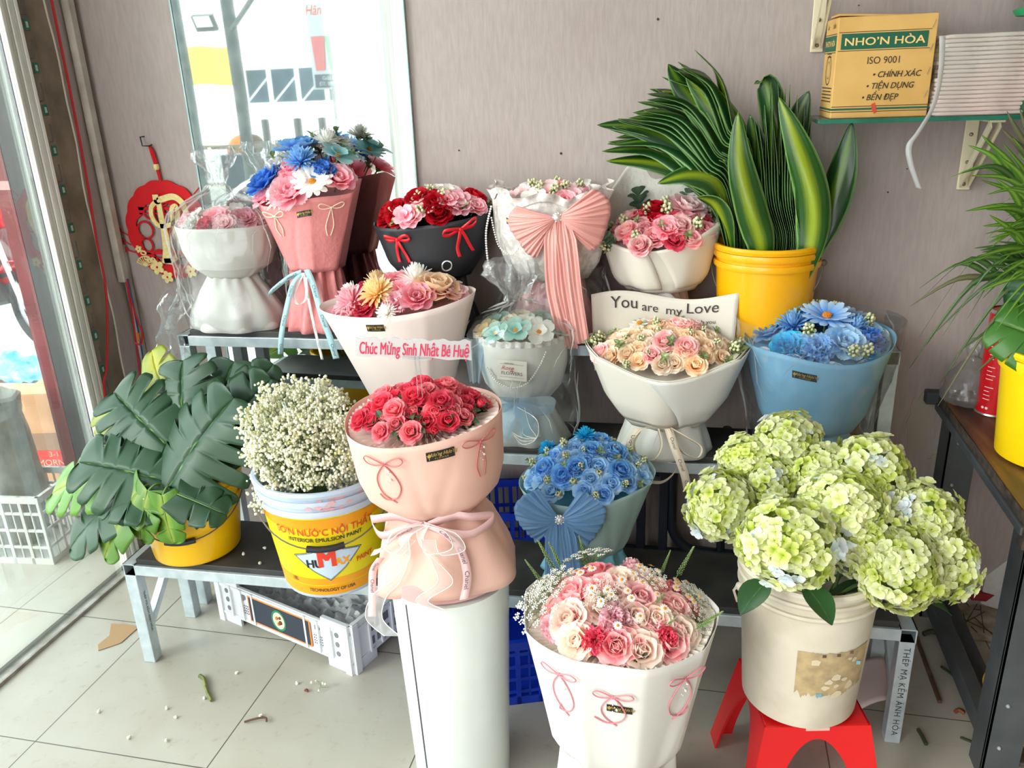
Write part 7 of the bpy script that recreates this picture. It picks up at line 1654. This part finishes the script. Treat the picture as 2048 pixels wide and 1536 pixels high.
for k in range(9): b.tube([(rn.uniform(-.05, .05), rn.uniform(-.09, .09), .010), (rn.uniform(-.05, .05), rn.uniform(-.09, .09), .012)], .0014, 4, 1)
o = b.build('paper_sheet', [mat('dusty paper', (196, 184, 166), .85, rgb2=(150, 136, 118), nscale=22), mat('leaf bits', (70, 66, 46), .8)], ang=40); o.location = (.86, 2.32, 0); o.rotation_euler = (0, 0, radians(-12)); tag(o, 'dusty paper sheet with leaf scraps on the floor under the table', 'paper')
b = MB(); b.box((.72, 2.37, .04), (.10, .05, .08)); tag(b.build('plastic_box', mat('dark blue plastic', (24, 36, 60), .5), smooth=False, bevel=.006), 'dark blue plastic box on floor between the rack and table leg', 'box')
b = MB(); b.box((.93, 2.383, .05), (.16, .02, .025)); tag(b.build('red_strip', mat('dark red strip', (150, 34, 44), .6), smooth=False), 'dark red strip lying along the wall under the table', 'strip')
b = MB(); b.bar((.662, 2.37, .006), (.662, 1.93, .006), .010, .010); tag(b.build('wooden_stick', mat('brown stick', (104, 76, 52), .7, rgb2=(80, 56, 40), nscale=30), smooth=False, bevel=.002), 'long thin brown wooden stick lying on the floor beside the rack', 'stick')
b = MB(); b.grid(lambda u, v: Vector((.41+.11*u, 1.80+.14*v+.03*u, .03+.05*sin(pi*.6*u)+.02*v)), 12, 10); tag(b.build('foam_sheet', mat('pale pink foam', (226, 206, 204), .7), thick=.006), 'pale pink foam sheet curled on the floor by the red stool', 'sheet')
b = MB(); b.box((.37, 1.95, .07), (.11, .05, .14), 0, Matrix.Rotation(.3, 3, 'Z')); tag(b.build('cardboard_piece', bpy.data.materials['cardboard'], smooth=False, bevel=.004), 'torn brown cardboard piece standing behind the white bucket', 'cardboard')
# ================================================================== LITTER ON THE FLOOR AND BENCH
b = MB(); b.tube(spline([(-1.353, 1.678, .006), (-1.33, 1.665, .007), (-1.30, 1.628, .006), (-1.262, 1.592, .006)], 5), [.006]*5+[.005]*5+[.0045]*6, 7); b.ball((-1.31, 1.64, .009), .006, 5, 6); tag(b.build('cut_twig', mat('cut stem', (128, 132, 60), .6, rgb2=(96, 104, 46), nscale=30)), 'cut green flower stem lying on the pale floor tiles', 'stem')
def twig(label, c, pts, r, rgb, name='twig'):
    b = MB(); b.tube(spline([Vector(c)+Vector(p) for p in pts], 4), r, 5); return tag(b.build(name, mat('twig', rgb, .8)), label, 'twig')
twig('dark green stem piece on the floor below the table rail', (.70, 2.05, .005), [(0, .03, 0), (.02, 0, .002), (.035, -.035, 0)], .004, (50, 60, 36)); twig('short dark leaf stub near the foot of the lettered rack leg', (.585, 1.80, .005), [(0, .02, 0), (.004, 0, 0), (.008, -.03, 0)], .005, (56, 66, 34))
twig('small dark stem bit under the brown stick', (.70, 1.80, .004), [(-.02, .01, 0), (.0, 0, 0), (.03, -.012, 0)], .003, (52, 56, 34)); twig('dark crumpled leaf on the floor behind the brown stick', (.715, 2.22, .006), [(-.03, .0, 0), (.0, .01, .006), (.035, -.005, 0), (.01, -.02, .004)], .008, (58, 60, 40), 'leaf_scrap')
twig('dry reddish leaf fragment on the floor left of the table rail', (.70, 1.90, .004), [(-.01, 0, 0), (0, .006, .004), (.012, 0, 0)], .005, (130, 70, 44), 'leaf_scrap'); twig('dry curled stem near the front edge of the floor', (-1.10, 1.545, .005), [(-.03, -.01, 0), (0, .004, .004), (.02, .012, .002), (.03, .0, .003)], .003, (96, 70, 50))
twig('tiny red brown petal on the floor before the white crate', (-1.02, 1.675, .004), [(-.004, 0, 0), (0, .003, .003), (.005, 0, 0)], .0035, (120, 62, 50), 'leaf_scrap')
b = MB(); pts = [(x-.06, y-.045) for x, y in ((-1.72, 1.90), (-1.66, 1.905), (-1.62, 1.90), (-1.625, 1.82), (-1.67, 1.775), (-1.69, 1.80), (-1.685, 1.845))]; b.poly_prism(pts, .001, .003); tag(b.build('paper_scrap', mat('brown kraft scrap', (176, 142, 104), .8), smooth=False), 'torn brown paper scrap on the floor beside the left rack leg', 'paper')
BUD = mat('fallen bud', (240, 238, 224), .6); bm_ = MB(); bm_.ball((0, 0, .004), .0045, 5, 8); bm_.ball((.003, .002, .006), .003, 4, 6); BUDM = bm_.mesh('fallen_bud', [BUD])
for (x, y) in ((-1.325, 1.52), (-1.37, 1.545), (-1.405, 1.43), (-1.30, 1.44), (-1.06, 1.70), (-1.255, 1.71), (-1.29, 1.60), (-1.10, 1.565), (-1.55, 1.50)):
    o = inst(BUDM, 'fallen_bud', None, Matrix.Translation((x, y, .0)) @ Matrix.Rotation(x*40, 4, 'Z')); tag(o, 'tiny white fallen blossom bud on the pale floor tiles', 'bud', 'fallen buds on the floor')
for (x, y) in ((-1.22, 1.79), (-1.15, 1.755), (-1.175, 1.83), (-1.105, 1.80)):
    o = inst(BUDM, 'fallen_bud', None, Matrix.Translation((x, y, Z1)) @ Matrix.Rotation(x*40, 4, 'Z')); tag(o, 'tiny white blossom bud fallen on the black lowest rack board', 'bud', 'fallen buds on the rack')
o = gyp(3, Vector((-.985, 1.70, .012)), (.018, .014, .008), 14, 2).build('gypsophila', GYM, ang=0); tag(o, 'small fallen gypsophila twig on the floor left of the cylinder', 'flowers')
b = MB(); b.bar((-.43, 1.80, .004), (-.42, 1.86, .004), .012, .003); tag(b.build('plastic_scrap', film_mat('scrap film', (240, 244, 246), .4, .8, .1, 0, 5), smooth=False), 'sliver of clear plastic on the floor below the blue crate', 'scrap')
b = MB(); ribbon(b, [(.02, 1.80, .30), (.05, 1.79, .305), (.10, 1.79, .30)], (0, 0, 1), .012); tag(b.build('green_tape', mat('green tape', (34, 130, 92), .4)), 'strip of green tape under the rack beside the white bucket', 'tape')
b = MB(); b.box((-.545, WY-.006, .478), (.03, .010, .012)); tag(b.build('wall_plug', mat('plug grey', (190, 186, 178), .6), smooth=False, bevel=.003), 'small pale plastic clip on the wall below the middle step', 'clip')
# ================================================================== RED FELT ORNAMENT ON THE WALL
orn = thing('wall_ornament', 'round red and gold new year ornament hanging on the wall left of the mirror', 'ornament', (-1.700, WY-.006, 1.158))
FELT = mat('red felt', (206, 14, 24), .85, bump=.3, bscale=200); GOLDF = mat('gold glitter', (226, 202, 128), .5, rgb2=(240, 222, 160), nscale=120)
def ofl(name, pts, w0, w1, m): b = MB(); b.poly_prism(pts, w0, w1, f=lambda x, z, w: (x, -w, z)); return b.build(name, m, orn, smooth=False)
def arcs(r0, r1, a0, a1, n=40, sc=0.0, k=0): return [(r0*cos(a)*(1+sc*abs(sin(k*a))), r0*sin(a)*(1+sc*abs(sin(k*a)))*1.04) for a in [a0+(a1-a0)*i/n for i in range(n+1)]]+[(r1*cos(a), r1*sin(a)*1.04) for a in [a1+(a0-a1)*i/n for i in range(n+1)]]
b = MB(); n = 120; vs = []
for k in range(n):
    a = 2*pi*k/n; ro = .150*(1+.035*abs(sin(16*a/2*1.0))); rI = .112-.028*max(0, sin(a))**2-.02*max(0, -sin(a))**2*0+.006*sin(9*a)
    vs += [(ro*cos(a), 0, ro*sin(a)*1.04), (rI*cos(a), 0, rI*sin(a)*1.04), (ro*cos(a), -.004, ro*sin(a)*1.04), (rI*cos(a), -.004, rI*sin(a)*1.04)]
fs_ = []
for k in range(n):
    a, q_ = 4*k, 4*((k+1) % n); fs_ += [(a+2, a+3, q_+3, q_+2), (a, q_, q_+1, a+1), (a, a+2, q_+2, q_), (a+1, q_+1, q_+3, a+3)]
b.add(vs, fs_)
for (x, z, s) in ((-.06, .055, .018), (.05, .06, .018), (-.085, -.0, .028), (-.09, -.05, .022), (.09, .02, .025), (-.05, -.09, .024), (0, .1, .02)):
    b.grid(lambda u, v: (x+(s+.0035*cos(2*pi*v))*cos(2*pi*u), -.003+.0035*sin(2*pi*v), z+(s+.0035*cos(2*pi*v))*sin(2*pi*u)), 20, 6, cu=True, cv=True)
for z in (-.075, .07): b.box((-.02, -.002, z), (.15, .004, .010)); b.box((-.02, -.002, z-.016), (.15, .004, .004))
for (x0, z0, x1, z1) in ((-.15, -.02, -.185, .0), (-.15, -.05, -.18, -.035), (-.14, -.075, -.175, -.065), (.115, .115, .15, .145), (.13, .10, .16, .115)):
    b.tube([(x0, -.002, z0), (x1, -.002, z1)], .002, 5)
    b.grid(lambda u, v: (x1+(.007+.0025*cos(2*pi*v))*cos(2*pi*u), -.002+.0025*sin(2*pi*v), z1+(.007+.0025*cos(2*pi*v))*sin(2*pi*u)), 14, 5, cu=True, cv=True)
b.build('felt_ring', FELT, orn, ang=30)
def stroke(P, w, n=6): 
    Q = spline([Vector((x, z, 0)) for x, z in P], n); L = []; R_ = []
    for i, p in enumerate(Q):
        t_ = (Q[min(i+1, len(Q)-1)]-Q[max(i-1, 0)]).normalized(); nn = Vector((-t_.y, t_.x, 0)); ww = w(i/(len(Q)-1)) if callable(w) else w; L.append(p+nn*ww/2); R_.append(p-nn*ww/2)
    return L, R_
b = MB()
for mi, sh_ in ((1, .003), (0, 0)):
    for P, w in (([(-.02, .115), (-.018, .095), (.0, .10), (.045, .108), (.075, .085), (.08, .04), (.07, .0), (.05, -.045)], .020), ([(-.018, .095), (-.042, .075), (-.046, .045), (-.03, .018), (.0, .015), (.03, .025), (.05, .05), (.048, .078), (.032, .07), (.028, .04), (.03, .0), (.045, -.04)], .015), ([(-.012, .09), (-.012, .04), (-.01, .0), (-.012, -.06), (-.02, -.11)], lambda u: .018+.022*u*u), ([(-.03, -.10), (.0, -.098), (.022, -.085)], .016)):
        L, R_ = stroke(P, w); off = -.008-(0 if mi else .003)
        vs = []
        for l, r in zip(L, R_): vs += [(l.x+sh_, off, l.y-sh_), (r.x+sh_, off, r.y-sh_), (l.x+sh_, off+.004, l.y-sh_), (r.x+sh_, off+.004, r.y-sh_)]
        b.add(vs, [f_ for i in range(len(L)-1) for f_ in ((4*i, 4*i+1, 4*i+5, 4*i+4), (4*i+2, 4*i+6, 4*i+7, 4*i+3), (4*i, 4*i+4, 4*i+6, 4*i+2), (4*i+1, 4*i+3, 4*i+7, 4*i+5))], mi)
b.build('gold_letter', [GOLDF, FELT], orn, smooth=False)
b = MB()
for (x, z, s, n_) in ((-.062, -.122, .026, 5), (-.12, -.062, .013, 5), (-.03, -.155, .022, 5), (.06, -.135, .022, 5), (.10, -.11, .018, 5)):
    pts = [(x+s*cos(a)*(.62+.38*abs(sin(n_*a/2))), z+s*sin(a)*(.62+.38*abs(sin(n_*a/2)))) for a in [2*pi*k/40 for k in range(40)]]; b.poly_prism(pts, .006, .010, f=lambda x_, z_, w: (x_, -w, z_)); b.ball((x, -.010, z), s*.16, 4, 8, 1)
for k in range(9): a = radians(20+17*k); b.tube([(-.105, -.008, -.12), (-.105+.032*cos(a), -.008, -.12+.032*sin(a))], .0016, 5)
b.tube(spline([(-.105+.033*cos(radians(15+16*k)), -.008, -.12+.033*sin(radians(15+16*k))) for k in range(10)], 3), .002, 5)
for (x, z) in ((-.105, -.075), (-.095, -.092), (-.085, -.10), (-.075, -.098)): b.grid(lambda u, v: (x+(.009+.003*cos(2*pi*v))*cos(2*pi*u), -.008+.003*sin(2*pi*v), z+(.006+.003*cos(2*pi*v))*sin(2*pi*u)), 14, 5, cu=True, cv=True)
b.build('gold_blossoms', [GOLDF, FELT], orn, ang=30)
b = MB(); b.tube(spline([(-.012, -.004, .268), (-.006, -.005, .23), (.0, -.004, .195), (.004, -.004, .158)], 5), .0042, 7); b.tube(spline([(-.012, -.004, .268), (.0, -.005, .24), (.004, -.004, .195), (.006, -.004, .158)], 5), .0035, 7)
b.lathe([(.007, 0), (.009, .004), (.009, .014), (.007, .018)], 12, (.0, -.005, .192), 1); b.build('hanging_cord', [FELT, GOLDF], orn)
b = MB(); b.tube([(-1.732, WY, 1.452), (-1.732, WY-.02, 1.452), (-1.73, WY-.02, 1.425), (-1.705, WY-.018, 1.424), (-1.700, WY-.012, 1.428)], .0022, 6); tag(b.build('wall_hook', mat('black hook', (40, 40, 42), .4, metal=.5)), 'bent black wire hook in the wall holding the red ornament', 'hook')
